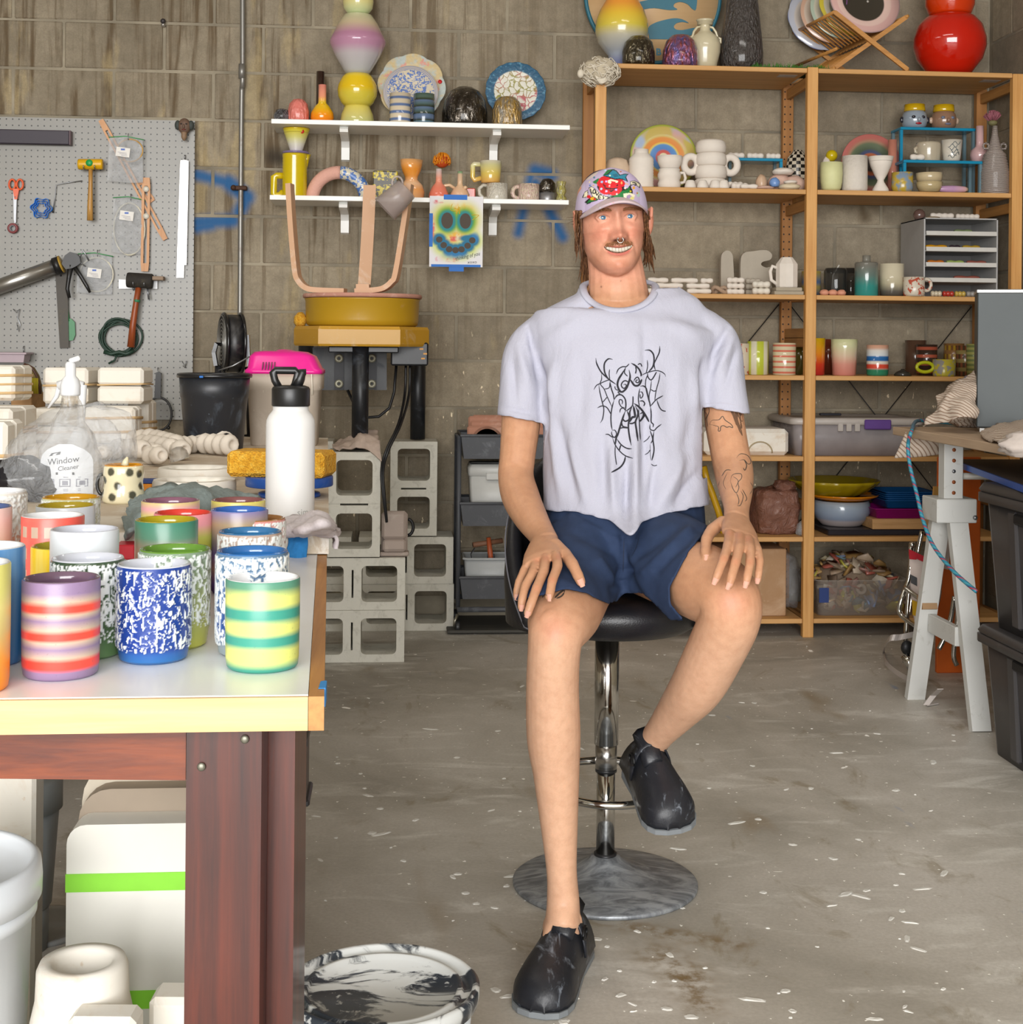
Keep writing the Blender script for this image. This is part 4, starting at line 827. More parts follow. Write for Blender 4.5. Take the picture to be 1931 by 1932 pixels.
for y in(357,408):part('knob',MB().lathe([(0,0),(.012,0),(.012,.006),(0,.008)],16,PY(276,y,TY-.015),Matrix.Rotation(R(90),3,'X')),simple('knob_white','#dcd6c8',.4),e3)
tagp=simple('card_tag','#e6e3dd',.6);tagb=simple('tag_blue','#3d64b8',.5);zipg=simple('zip_green','#3d9b55',.4)
wire_b=simple('brass_wire','#b08a4a',.4,.7);wire_s=simple('nylon_wire','#d8d2bd',.35)
def zipbag(x0,y0,x1,y1,label,tx,ty,coil,Y,cw):
 e=empty('zip_bag',PY((x0+x1)/2,y0,Y),label,'bag');q=lambda x,y,o:PY(x,y,Y-o)
 rows=[[q(x0+2,y0,0),q((x0+x1)/2,y0-2,.002),q(x1,y0+4,0)],[q(x0,(y0+y1)/2,.004),q((x0+x1)/2,(y0+y1)/2,.018),q(x1,(y0+y1)/2,.004)],[q(x0-2,y1-4,0),q((x0+x1)/2,y1,.006),q(x1,y1,0)]]
 part('film',sheet(rows,9,9,.004,30,.001,int(x0)),film,e);part('zip',MB().tube([q(x0+1,y0-1,.002),q((x0+x1)/2,y0-3,.005),q(x1+2,y0+4,.002)],.002,6),zipg,e)
 cx_,cy_,rx,ry=coil
 for k in range(2):part('wire_coil',MB().tube([q(cx_+(rx-k)*math.cos(t),cy_+(ry-k*1.5)*math.sin(t),.003)for t in[2*math.pi*i/26 for i in range(26)]],.0016,6,closed=True),cw,e)
 c0=q(tx,ty,.020);part('card',MB().box(c0,(.056,.0012,.038),Matrix.Rotation(.12,3,'Y')),tagp,e);part('card_logo',MB().box(c0+Vector((0,-.001,.011)),(.016,.0012,.007)),tagb,e)
 for k in range(3):part('card_line',MB().box(c0+Vector((-.003+.004*k,-.001,-.002-.006*k)),(.036-.006*k,.0008,.0016),Matrix.Rotation(.12,3,'Y')),simple('card_ink','#9a96a0',.6),e)
 part('hook',MB().tube([q((x0+x1)/2+5,y0+4,.01),q((x0+x1)/2+5,y0-8,.004),q((x0+x1)/2+5,y0-8,-.02)],.0018,6),steel,e)
zipbag(204,260,270,345,'clear zip bag with brass wire at the top centre of the pegboard',232,287,(245,284,25,22),TY-.026,wire_b)
zipbag(212,374,272,480,'clear zip bag with a large nylon loop, middle of the pegboard',239,407,(244,432,30,50),TY-.006,wire_s)
zipbag(146,480,212,556,'clear zip bag with a nylon loop behind the caulking gun trigger',178,515,(182,518,32,33),TY-.004,wire_s)
e=tool('aluminium_rule',344,410,'long silver metal rule hanging vertically near the right edge of the pegboard','ruler');part('blade',plate([(341,302),(350,302),(347,524),(333,524),(340,310)],TY-.004,.006),alu,e);part('rib',plate([(350,302),(356,304),(352,500),(347.5,500)],TY-.010,.01),alu,e);part('hook',MB().tube([PY(349,300,TY),PY(349,293,TY),PY(349,293,PGY)],.003,6),steel,e)
hc=PY(348,238,TY-.02);e=empty('head_ornament',hc,'small painted carved bearded head hanging at the top right corner of the pegboard','figurine');sk=simple('carved_face','#6d5546',.6,var=.3,scale=60,bump=.6)
part('face',MB().sphere(hc,(.026,.02,.033),18,12).sphere(hc+Vector((0,-.019,-.004)),(.006,.009,.011),10,8),sk,e)
for s_ in(-1,1):part('hair',MB().sphere(hc+Vector((s_*.027,.002,.004)),(.013,.014,.02),12,8),simple('carved_hair','#3d4340',.7,bump=.6),e)
for s_ in(-1,1):part('eye',MB().sphere(hc+Vector((s_*.010,-.0175,.007)),(.005,.003,.003),8,6),simple('carved_eye','#1d1815',.4),e)
part('mouth',MB().sphere(hc+Vector((0,-.018,-.016)),(.009,.004,.003),8,6),simple('carved_mouth','#6e2f26',.5),e)
part('beard',MB().lathe([(0,-.062),(.006,-.058),(.012,-.046),(.011,-.034),(.014,-.028),(0,-.022)],14,hc+Vector((0,-.006,0))),simple('carved_beard','#8a6f55',.6,bump=.5),e)
e=tool('ring_sieve',300,781,'black ring-shaped sieve with a flat handle hanging from the pegboard below the cable','sieve')
part('ring',MB().tube([PY(300+24*math.cos(t),781+31*math.sin(t),TY-.02)for t in[2*math.pi*k/36 for k in range(36)]],.0045,8,closed=True),bkp,e);part('handle',plate([(291,752),(303,752),(304,705),(300,701),(294,703)],TY-.024,.008),bkp,e);part('hook',MB().tube([PY(298,706,TY-.02),PY(298,694,TY-.012),PY(298,694,PGY)],.002,6),steel,e)
part('mesh',MB().lathe([(0,0),(.052,0),(.052,.0006),(0,.0006)],32,PY(300,781,TY-.018),Matrix.Rotation(R(90),3,'X')),Mat('sieve_mesh','#6f6d68',.5,alpha=.16).m,e)
part('peg',MB().sphere(PY(318,807,TY-.02),.008,10,8),bkp,e)
e=tool('extension_cable',225,635,'dark green cable coiled and hung on the pegboard behind the mallet handle','cable');gc=simple('green_cable','#1f3a2d',.5);rr=random.Random(5)
for k in range(6):
 ph,rx,ry=rr.uniform(0,6),38+rr.uniform(-7,6),30+rr.uniform(-6,6);cx_,cy_=225+rr.uniform(-4,4),636+rr.uniform(-3,3)
 part('coil',MB().tube([PY(cx_+rx*math.cos(t)*(1+.03*math.sin(3*t+ph)),cy_+ry*math.sin(t)*(1+.04*math.sin(2*t+ph)),TY-.004-.0035*k)for t in[2*math.pi*i/36 for i in range(36)]],.0042,8,closed=True),gc,e)
part('tie',rodp([(196,664),(210,668),(225,664),(238,668),(252,662)],TY-.03,.008,8),gc,e);part('tail',rodp([(222,668),(216,680),(205,686)],TY-.02,.0042,8),gc,e)
e=tool('wall_bracket',262,538,'white angle bracket holding the black mallet','bracket');part('plate',plate([(224,527),(297,530),(297,545),(224,545)],TY-.006,.008),wp,e);part('lip',MB().box(PY(275,525,TY-.03),(.15,.05,.016),bev=.002),wood('driftwood','#a58e78','#8a7460',0,.7),e)
for x in(250,278):part('bolt',MB().tube([PY(x,540,TY-.02),PY(x+3,565 if x>260 else 548,TY-.02)],.004,8),steel,e)
q=PY(18,674,TY-.06);e=empty('lilac_tray',q,'pale lilac plastic tray hung low at the left of the pegboard','tray');lil=simple('lilac_plastic','#b7a5ad',.45)
part('body',MB().loft([[Vector((q.x+x*k_,q.y+y*k_,q.z+z))for x,y in((-.16,-.05),(.072,-.05),(.072,.05),(-.16,.05))]for k_,z in((.93,-.02),(1.0,.012))],smooth=False),lil,e);part('rim',MB().box((q.x-.044,q.y,q.z+.016),(.25,.118,.008),bev=.002),lil,e);part('hook',MB().tube([Vector((q.x+.04,q.y+.06,q.z+.015)),Vector((q.x+.04,q.y+.06,q.z+.045)),Vector((q.x+.04,PGY,q.z+.045))],.002,6),steel,e)
wht=simple('shelf_white','#f2f2ee',.4,var=.02)
S1L,S1R,S2L,S2R=PY(512,222,5.80),PY(1076,238,5.80),PY(509,367,5.80),PY(1074,378,5.80)
Z1=(S1L.z+S1R.z)/2;Z2=(S2L.z+S2R.z)/2
def wall_shelf(l,r,z,label):
 e=empty('wall_shelf',((l.x+r.x)/2,WY,z-.02),label,'shelf');part('board',MB().box(((l.x+r.x)/2,(5.80+WY)/2,z-.0095),(r.x-l.x,WY-5.80-.002,.019),bev=.0015),wht,e)
 for px in(652,931):
  x=PY(px,300,WY-.02).x;zt=z-.0195
  part('bracket',MB().prism([(WY,zt),(5.84,zt),(5.82,zt-.012),(5.825,zt-.024),(5.86,zt-.03),(WY-.05,zt-.036),(WY-.028,zt-.06),(WY-.026,zt-.11),(WY,zt-.116)],x-.017,x+.017,0),wht,e)
 return e
wall_shelf(S1L,S1R,Z1,'upper white wall shelf holding the tall stacked vase and plates');wall_shelf(S2L,S2R,Z2,'lower white wall shelf with mugs and bud vases, a drawing taped to its edge')
def place(px,Y,z):
 py=650;
 for _ in range(3):p=PY(px,py,Y);py=YH-(z-CAMH)/mpp(p)
 return Vector((p.x,Y,z)),mpp(p)
NB=[0]
def mk(mat,h,name,rough=.14,coat=.35,**k):
 if isinstance(mat,list):NB[0]+=1;return bands('glaze_%s_%d'%(name,NB[0]),mat,h,rough,coat=coat,**k)
 if isinstance(mat,str):NB[0]+=1;return simple('glaze_%s_%d'%(name,NB[0]),mat,rough,coat=coat)
 return mat
def pot(name,label,cat,px,Y,z,prof,mat,group=None,n=40,hollow=True,wob=None,parent=None,extra=6):
 loc,s_=place(px,Y,z);H=max(h for _,h in prof)*s_;P=[(r*s_,h*s_)for r,h in prof]
 pr=[(0,0)]+P
 if hollow:
  r,h=P[-1];t=min(.0045,r*.4);pr+=[(r-t,h),(r-t*1.1,max(0.002,h-min(.02,h*.3))),(0,max(.001,h-min(.02,h*.3)))]
 else:pr+=[(0,P[-1][1])]
 return obj(name,MB().lathe(pr,n,wob=wob),mk(mat,H,name),loc=loc,label=label,cat=cat,group=group)
def ringhandle(o,pts,r,mat=None,name='handle',n=10,closed=False,ell=None):
 s_=mpp(Vector(o.location));return obj(name,MB().tube([Vector((x*s_,y*s_,z*s_))for x,y,z in pts],r*s_ if not isinstance(r,list)else[q*s_ for q in r],n,closed=closed,ell=ell),mat or o.data.materials[0],o)
def carved(name,c1,c2,rough=.12,metal=.6,sc=22,bump=1.0):
 M=Mat(name,None,rough,metal,coat=.5);p=M.obj();q=M.map(p,(1,1,.42));w_=M.vm('ADD',q,M.vm('MULTIPLY',M.noise(q,sc*1.6,3,col=True),(.035,.035,.035)))
 v=M.vor(w_,sc*5,'SMOOTH_F1');n_=M.noise(q,sc*9,3,.6,.6);M.col(M.mix(M.rng(v,.25,.75),c1,c2));M.bump(M.math('SUBTRACT',n_,M.math('MULTIPLY',v,2.)),bump,.006);return M.m
YS=5.93
z=Z1
pot('crinkled_ball','small silver crinkled ball at the left end of the upper wall shelf','ornament',532,YS,z,[(8,0),(15,8),(16,16),(11,26),(2,29)],carved('silver_foil','#7d7d82','#55555b',.3,.8,30),hollow=False)
pot('textured_egg','coral pink egg-shaped pot with carved leaves on the upper wall shelf','vase',563,YS,z,[(17,0),(20,10),(20,24),(17,38),(10,46),(2,48)],carved('coral_carved','#e07f74','#d9776c',.2,0,14,.7),hollow=False)
pot('bottle_vase','thin dark brown bottle vase standing behind the orange one','vase',604,YS+.06,z,[(12,0),(16,10),(14,24),(8,32),(7.5,104)],'#33211a')
o=pot('bottle_vase','round yellow to orange bottle vase with a peach neck on the upper shelf','vase',608,YS,z,[(18,0),(22,12),(21,22),(14,34),(8,40),(7.5,44),(7.5,75)],[(0,'#ef7d10'),(.2,'#ef8f12'),(.4,'#e9b81c'),(.55,'#e8c02c'),(.7,'#e79a77'),(1,'#e58d7d')])
ringhandle(o,[(-4,-9,34),(0,-13,39),(4,-9,34)],2.5,name='loop')
loc,s_=place(674,YS,z);e=empty('stacked_vase',loc,'tall totem vase of yellow, pink and white bulbs on the upper wall shelf','vase')
def seg(prof,stops,nm):H=max(h for _,h in prof)*s_;pr=[(r*s_,h*s_)for r,h in prof];obj(nm,MB().lathe([(0,pr[0][1])]+pr+[(0,pr[-1][1])],56),mk(stops,H,nm,.1),e)
seg([(31,0),(32,3),(32,8),(30,20),(25,32),(24,36)],[(0,'#b9bc80'),(.5,'#cfc472'),(1,'#d9c85a')],'base_bulb')
seg([(24,36),(30,42),(36,54),(37.5,66),(36,76),(29,90),(24,96)],[(.38,'#cfc14a'),(.6,'#d3c03e'),(.72,'#e0bb1b'),(.9,'#e5c21e'),(1,'#e4c93a')],'yellow_bulb')
seg([(21,96),(26,103),(42,130),(52,152),(53,157),(51,163),(38,190),(27,207),(22,209)],[(.45,'#b4b8b8'),(.62,'#bdb6b9'),(.70,'#b98aa4'),(.8,'#b27d98'),(.9,'#c7b494'),(1,'#cfd0a8')],'double_cone')
seg([(17,209),(21,212),(27,220),(29,232),(28,246),(24,258)],[(.8,'#c2d2a6'),(.9,'#dbd08a'),(1,'#e2cf7a')],'top_cup')
def plate_mat(name,fn,rough=.2):
 M=Mat(name,None,max(rough,.4),coat=.1);fn(M,M.obj());return M.m
def leaning(name,label,px,py,rpx,Y,mat,wob=None,tilt=10,yaw=0,depthf=.10,rim=.62,cat='plate',n=64):
 c0=PY(px,py,Y);s_=mpp(c0);r=rpx*s_
 pr=[(0,0),(r*rim,0),(r*rim*1.05,r*.01),(r,r*depthf),(r,r*depthf+.004),(r*.98,r*depthf+.005),(r*rim,.007),(0,.007)]
 o=obj(name,MB().lathe(pr,n,wob=wob),mat,loc=c0,rot=(R(90-tilt),0,yaw),label=label,cat=cat);return o
def f1(M,p):
 X,Y_,Z=M.sep(p);r=M.vm('LENGTH',M.map(p,(1,1,0)));n_=M.noise(p,24,3);c=M.mix(M.rng(n_,.45,.6),'#cdb98c','#b7c0bb');c=M.mix(M.rng(M.noise(p,30,2),.6,.66),c,'#d69a8a');M.col(c);M.bump(M.vor(p,70),.4,.003)
o=leaning('scalloped_plate','large cream scalloped plate with a red dot leaning on the upper wall shelf',777,165,64,6.0,plate_mat('scallop_glaze',f1),wob=lambda a,z:.955+.055*abs(math.cos(4*a+.4)))
tag(obj('sale_dot',MB().lathe([(0,0),(.0085,0),(.0085,.001),(0,.001)],16),simple('red_sticker','#c9191c',.5),o,loc=(.118,.02,.0225)),None)
def f2(M,p):
 r=M.vm('LENGTH',M.map(p,(1,1,0)));v=M.noise(p,60,2,.5,1.6);k=M.rng(v,.49,.54);c=M.mix(k,'#cbbfa6','#4d6dae');M.col(M.mix(M.rng(r,.095,.099),c,M.mix(M.rng(M.math('FRACT',M.math('MULTIPLY',r,180)),.4,.6),'#c9b79b','#7788ad')))
leaning('patterned_plate','tan plate with blue squiggles nested in front of the scalloped one',775,176,52,5.955,plate_mat('squiggle_glaze',f2),tilt=8)
pot('striped_cup','cream cup with blue rings in front of the patterned plate','cup',755,YS-.06,z,[(19,0),(20,3),(20,57)],[(0,'#cbbda4'),(.07,'#cbbda4'),(.1,'#5d739c'),(.16,'#5d739c'),(.19,'#d0c2a9'),(.3,'#d0c2a9'),(.34,'#5d739c'),(.4,'#5d739c'),(.43,'#d0c2a9'),(.54,'#d0c2a9'),(.58,'#5d739c'),(.63,'#5d739c'),(.67,'#d0c2a9'),(.78,'#d0c2a9'),(.82,'#5d739c'),(.87,'#5d739c'),(.9,'#d0c2a9'),(1,'#d0c2a9')])
pot('striped_cup','blue and olive banded cup right of the cream banded one','cup',800,YS-.06,z,[(19,0),(20,3),(20,57)],[(0,'#55707d'),(.08,'#55707d'),(.11,'#2c3318'),(.2,'#5b6f8d'),(.3,'#5b6f8d'),(.34,'#2c3318'),(.43,'#4e6468'),(.53,'#5b6f8d'),(.57,'#2c3318'),(.66,'#51686a'),(.76,'#5b6f8d'),(.8,'#2c3318'),(.88,'#566c5f'),(1,'#4c6058')])
pot('carved_dome','glossy dark metallic carved dome on the upper wall shelf','vase',877,YS,z,[(40,0),(43,8),(43,28),(38,52),(28,68),(14,76),(3,78)],carved('gunmetal_carved','#5d5750','#3a342c',.08,.9,9),hollow=False,n=56)
def f3(M,p):
 r=M.vm('LENGTH',M.map(p,(1,1,0)));v=M.vor(M.vm('ADD',p,M.map(M.noise(p,22,2,col=True),(.05,.05,0))),42,'DISTANCE_TO_EDGE');c=M.mix(M.rng(v,.03,.10),M.mix(M.rng(M.noise(p,9,2),.45,.6),'#8f8a3e','#b7626a'),'#dbd8cb');M.col(M.mix(M.rng(r,.088,.093),c,M.mix(M.rng(M.noise(p,70,3),.55,.7),'#2c5a78','#5e93ad')));M.bump(v,.5,.004)
leaning('blue_rim_plate','plate with rough blue rim and green branches on white, leaning on upper shelf',973,174,57,5.98,plate_mat('branch_glaze',f3),wob=lambda a,z:1+.012*math.sin(18*a),tilt=10)
pot('gold_cup','gold and silver carved cup upside down before the blue rimmed plate','cup',957,YS-.05,z,[(28,0),(29,5),(28,30),(24,46),(16,55),(2,58)],carved('gold_carved','#b28f48','#8f8a80',.25,.4,18,.8),hollow=False)
z=Z2;YL=5.92
yel=simple('glaze_pitcher_yellow','#cdb30d',.1,coat=.5)
o=pot('pitcher','yellow ribbed pitcher with a square handle at the left end of the lower shelf','pitcher',556,YL,z,[(22,0),(23,2)]+[(23+(.5 if i%2 else 0),4+i*3.2)for i in range(24)]+[(24,83)],yel)
ringhandle(o,[(-22,0,42),(-34,0,42),(-39,0,40),(-39,0,8),(-37,0,5),(-28,0,5),(-21,0,12)],4.2,ell=1.5);s_=mpp(o.location)
obj('spout',MB().loft([[Vector((x*s_,y*s_,zz*s_))for x,y in((20,-8),(23+k,0),(20,8))]for k,zz in((0,55),(4,72),(7,83))]),yel,o)
lz=z+83*s_+.001
o=pot('dripper_disc','thin lilac saucer balanced on top of the yellow pitcher','saucer',558,YL,lz,[(23,0),(25,1.5),(25,3.5),(22,4.5)],'#7d6f98',hollow=False)
o=pot('coffee_dripper','yellow to white cone dripper with a red dot standing on the pitcher','dripper',559,YL,lz+4.6*s_,[(12,0),(12,2),(25,41),(25.5,43)],[(0,'#c6bfc4'),(.3,'#d0cdbc'),(.6,'#d4cf7a'),(.9,'#d9c92e'),(1,'#dcbb12')])
obj('sale_dot',MB().lathe([(0,0),(.0085,0),(.0085,.001),(0,.001)],14,rot=Matrix.Rotation(R(90),3,'X')),simple('red_sticker','#c9191c',.5),o,loc=(.026,-.0425,.077))
loc,s_=place(640,YL,z);e=empty('arch_sculpture',loc,'half-ring ceramic arch, half pink and half blue on white, on the lower shelf','sculpture')
def archpart(a0,a1):return MB().tube([Vector((50*s_*math.cos(R(a)),0,50*s_*math.sin(R(a))))for a in np.linspace(a0,a1,15)],[12.5*s_]*15,20)
part('pink_half',archpart(180,88),simple('pink_slip','#d9a696',.8,bump=.8,scale=160),e,loc=(0,0,0)).location=(0,0,0)
M=Mat('arch_blue',None,.3);p=M.obj();M.col(M.mix(M.rng(M.noise(p,70,2,.5,1.),.49,.54),'#4a72b5','#d3cdb8'));part('patterned_half',archpart(88,0),M.m,e,loc=(0,0,0)).location=(0,0,0)
M=Mat('yellow_black_speckle',None,.4);p=M.obj();X,Y_,Z=M.sep(p);k=M.rng(M.noise(p,90,2,.6),.48,.52);bandm=M.math('MULTIPLY',M.math('GREATER_THAN',Z,.058),M.math('LESS_THAN',Z,.074));M.col(M.mix(M.math('MULTIPLY',k,M.math('SUBTRACT',1.,bandm)),'#4a463c','#c9b52a'))
loc,s_=place(727,YL,z);tag(obj('square_jar',MB().box((0,0,26*s_),(46*s_,46*s_,52*s_),bev=.004),M.m,loc=loc),'square black jar speckled yellow, behind the plastic cup on the lower shelf','jar')
o=pot('twisted_vase','orange dented hourglass vase on the lower shelf','vase',776,YL,z,[(21,0),(23,4),(23,16),(20,28),(12,38),(13,44),(19,54),(21,64),(21,76)],[(0,'#d7a677'),(.25,'#dd9a5a'),(.4,'#d9b08a'),(.6,'#de9442'),(.75,'#e08f32'),(1,'#dba46a')],wob=lambda a,z:1+.10*math.sin(2*a+z*40))
co_=[(0,'#e2745f'),(.4,'#e08068'),(.7,'#e39a80'),(1,'#cfc9c6')]
o=pot('bud_vase','coral bud vase holding an orange pincushion bloom','vase',828,YL,z,[(18,0),(19,4),(18,14),(13,26),(7,33),(6,37),(5.8,60)],co_);loc_v=Vector(o.location);s_=mpp(loc_v)
fl=empty('pincushion_flower',loc_v+Vector((.012,0,58*s_)),'orange pincushion flower in the coral bud vase','flower');rr=random.Random(2)
fc=simple('petal_orange','#e08a10',.5);fc2=simple('petal_rust','#b5430f',.5)
part('stem',MB().tube([loc_v+Vector((.004,0,40*s_)),loc_v+Vector((.012,0,62*s_))],.003,6),simple('stem_green','#5f6e33',.6),fl)
part('core',MB().sphere(loc_v+Vector((.012,0,74*s_)),(14*s_,14*s_,12*s_),16,10),fc2,fl);mb=MB();c0=loc_v+Vector((.012,0,72*s_))
for i in range(170):
 a,t=rr.uniform(0,6.283),rr.uniform(-.5,1.5);d_=Vector((math.cos(a)*math.cos(t),math.sin(a)*math.cos(t),math.sin(t)))
 mb.tube([c0+d_*8*s_,c0+Vector((d_.x*17*s_,d_.y*17*s_,d_.z*12*s_+.003)),c0+Vector((d_.x*16*s_,d_.y*16*s_,d_.z*14*s_+.012))],[.0022,.0022,.0016],4)
part('petals',mb,fc,fl,kind='stuff')
o=pot('bud_vase','cream peach bud vase with a green rim beside the coral one','vase',868,YL,z,[(17,0),(18,5),(18,13),(13,23),(6,29),(5,33),(4.8,56)],[(0,'#d9a988'),(.5,'#dcb994'),(.9,'#d6b79a'),(.95,'#8fae84'),(1,'#7fa07a')])
ringhandle(o,[(-10,0,24),(-20,0,30),(-27,0,29),(-33,0,27)],3,name='branch');ringhandle(o,[(8,-9,26),(11,-11,22)],4,name='knob')
loc,s_=place(884,YL+.08,z);tag(obj('coral_tile',MB().box((0,0,14*s_),(26*s_,.03,28*s_),bev=.004),simple('glaze_coral','#d9604f',.2),loc=loc),'coral red block behind the cream bud vase','block')
def square_handle(o,w0,x1,z0,z1,r,ell=1.3):ringhandle(o,[(w0,0,z1),(x1+2,0,z1),(x1,0,z1-2),(x1,0,z0+6),(x1+3,0,z0),(w0,0,z0+4)],r,ell=ell)
o=pot('textured_mug','white crackle mug with a round ear handle, under the yellow mug','mug',938,YL,z,[(19,0),(20,3),(20,34)],carved('white_crackle','#d5cfc0','#c6c0b2',.35,0,40,.6))
ringhandle(o,[(-18,0,30),(-26,0,31),(-34,0,24),(-33,0,14),(-26,0,6),(-18,0,6)],3.6);s_=mpp(o.location)
o=pot('square_handle_mug','yellow to peach mug with a square handle stacked on the white one','mug',926,YL,z+35*s_,[(17,0),(18,2),(21,41)],[(0,'#d8a458'),(.4,'#d8bf5f'),(.8,'#cfc98f'),(1,'#d5cdb8')]);square_handle(o,-18,-34,5,35,3.6)
o=pot('pink_crackle_mug','white and pink crackled mug with a frilly knob handle','mug',998,YL,z,[(18,0),(20,3),(20,34)],carved('pink_crackle','#dcb9b0','#d3c9a8',.3,0,34,.7));ringhandle(o,[(-21+10*math.cos(t),0,18+11*math.sin(t))for t in[2*math.pi*k/12 for k in range(12)]],4.2,closed=True)
loc,s_=place(1033,YL,z);e=empty('dome_jar',loc,'small dark dome on a silver base near the right end of the lower shelf','jar');obj('base',MB().lathe([(0,0),(14*s_,0),(15*s_,2*s_),(15*s_,18*s_),(0,18*s_)],32),simple('satin_silver','#9a9a9c',.4,.7),e);obj('dome',MB().lathe([(0,18*s_),(14*s_,18*s_),(16*s_,24*s_),(15*s_,36*s_),(9*s_,44*s_),(0,46*s_)],32),MATS['gunmetal_carved'],e)
pot('twist_vase','small mottled yellow and grey knobbly vase at the right end of the lower shelf','vase',1059,YL,z,[(9,0),(11,4),(10,10),(7,15),(10,21),(9,27),(7,31),(9,37),(9,40)],carved('mottled_yellow','#b5ab55','#9a927c',.3,0,26,.8))
PW,PH=.216,.286;pc=(PY(811,436,5.79)+PY(911,438,5.79))/2;poster=empty('drawing',pc,'airbrushed grinning face on white paper taped below the lower shelf','drawing')
M=Mat('airbrush_paper',None,.7);p=M.obj();X,Y_,Z=M.sep(p)
def UV(x,y):return((x-1190)/310*PW,-(y-1362)/415*PH)
K=PW/310
def ell(cx_,cy_,rx,ry,soft,rot=0):
 u,v=UV(cx_,cy_);a=M.math('DIVIDE',M.math('SUBTRACT',X,u),rx*K);b=M.math('DIVIDE',M.math('SUBTRACT',Z,v),ry*K);return M.rng(M.math('SQRT',M.math('ADD',M.math('MULTIPLY',a,a),M.math('MULTIPLY',b,b))),1-soft,1+soft,1,0,True)
def mx(l):
 r=l[0]
 for q in l[1:]:r=M.math('MAXIMUM',r,q)
 return r
dots=[(1092,1410),(1118,1442),(1150,1466),(1187,1471),(1222,1466),(1257,1444),(1284,1412)]
c=lin('#dedcdf')[:3];nz=M.noise(p,40,4)
c=M.mix(M.math('MULTIPLY',mx([ell(1135,1290,88,100,.45),ell(1243,1290,88,100,.45)]),.9),c,'#c9c63a')
c=M.mix(M.math('MULTIPLY',mx([ell(x,y+3,62,60,.5)for x,y in dots]),.85),c,'#c3cf45');c=M.mix(M.math('MULTIPLY',mx([ell(1195,1385,50,30,.7),ell(1160,1400,55,28,.7),ell(1215,1230,60,30,.8)]),M.rng(nz,.4,.6,.1,.9)),c,'#e0a92a')
c=M.mix(mx([ell(1140,1295,66,76,.28),ell(1240,1297,64,74,.28)]),c,'#5a9a33');c=M.mix(mx([ell(1138,1300,50,62,.2),ell(1240,1300,46,60,.2)]),c,'#1f7f86')
c=M.mix(mx([ell(x,y,42,38,.28)for x,y in dots]+[ell(1265,1402,55,22,.3)]),c,'#1d6d8f');c=M.mix(M.math('MULTIPLY',mx([ell(1190,1500,70,22,.5),ell(1300,1395,22,30,.4)]),.6),c,'#2f78b5')
c=M.mix(M.math('MULTIPLY',mx([ell(1052,1340,16,60,.6),ell(1070,1190,16,12,.5),ell(1100,1192,14,6,.5),ell(1097,1525,24,16,.5),ell(1165,1530,34,12,.5),ell(1175,1405,30,14,.5)]),M.rng(nz,.42,.58,.1,.85)),c,'#cf4457')
hol=mx([ell(1137,1298,34,47,.05),ell(1243,1299,33,45,.05)]+[ell(x,y,19,18,.06)for x,y in dots]);c=M.mix(hol,c,'#453b31');M.col(c)
obj('paper',MB().box((0,0,0),(PW,.0012,PH)),M.m,poster)
inkp=simple('marker_ink','#16161a',.6);t=textmb('thinking of you',.023);obj('writing',t.disp(lambda v:Vector((v.x*.72+.048,-.0012,v.z-.106+.17*v.x))),inkp,poster);t=textmb('xoxo',.018);obj('writing',t.disp(lambda v:Vector((v.x+.066,-.0012,v.z-.128+.05*v.x))),inkp,poster)
tpb=simple('painter_tape','#1468bd',.6)
for(x,zz,w_,h_,y)in((-.004,.139,.095,.02,-.0015),(-.102,.005,.014,.135,-.0015),(0,-.138,.2,.01,-.0015),(.002,-.151,.06,.02,.0005)):obj('tape',MB().box((x,y,zz),(w_,.0012,h_)),tpb,poster)
yl_=simple('marker_yellow','#ddb211',.6);sc_=random.Random(8)
for(x0,y0)in((1180,1225),(1215,1240),(1300,1270)):
 u,v=UV(x0,y0);pts=[Vector((u+sc_.uniform(-.018,.018),-.0011,v+sc_.uniform(-.018,.018)))for _ in range(6)];obj('scribble',MB().tube(spline(pts,5),.0011,4,ell=.4,up=(0,1,0)),yl_,poster)
cmu=dusty('cinder_block','#d2cfc3','#a9a598',.5,.95,30,.5,.7,bump=.6)
def cinder(cx_,y0,z0_,label,vert=False,yaw=0.):
 L,H,Dp=.39,.19,.19;mb=MB();g=.0035;hw=L/4-g;hh=H/2;t=.029
 def rr_(hx,hz,r,n=5):
  out=[]
  for k,(sx,sz)in enumerate(((1,1),(-1,1),(-1,-1),(1,-1))):
   for i in range(n):a=math.pi/2*(k+i/(n-1));out.append((sx*(hx-r)+r*math.cos(a),sz*(hz-r)+r*math.sin(a)))
  return out
 for s_ in(-1,1):
  cc=s_*(hw+g);inn=rr_(hw-t,hh-t,.018);out=rr_(hw,hh,.002);n=len(inn)
  vs=[(cc+x,y,z)for y in(-Dp/2,Dp/2)for P in(out,inn)for x,z in P]
  fs=[]
  for k in range(n):
   j=(k+1)%n
   fs+=[(k,j,n+j,n+k),(2*n+k,3*n+k,3*n+j,2*n+j),(n+k,n+j,3*n+j,3*n+k),(k,2*n+k,2*n+j,j)]
  mb.add(vs,fs)
 for z in(-hh+.022,hh-.022):mb.box((0,0,z),(2*g+.001,Dp-.004,.044))
 if vert:mb.v=[(z,y,x)for x,y,z in mb.v]
 hz=L/2 if vert else H/2
 return obj('concrete_block',mb,cmu,loc=(cx_,y0+Dp/2,z0_+hz+.0005),rot=(0,0,yaw),label=label,cat='block',group='hollow concrete blocks under the wheel')
pa=PZ(700,1250,0);YA=pa.y;xa=PY(765,1200,YA).x;pb_=PZ(830,1190,0);YB=pb_.y;xb=PY(858,1150,YB).x
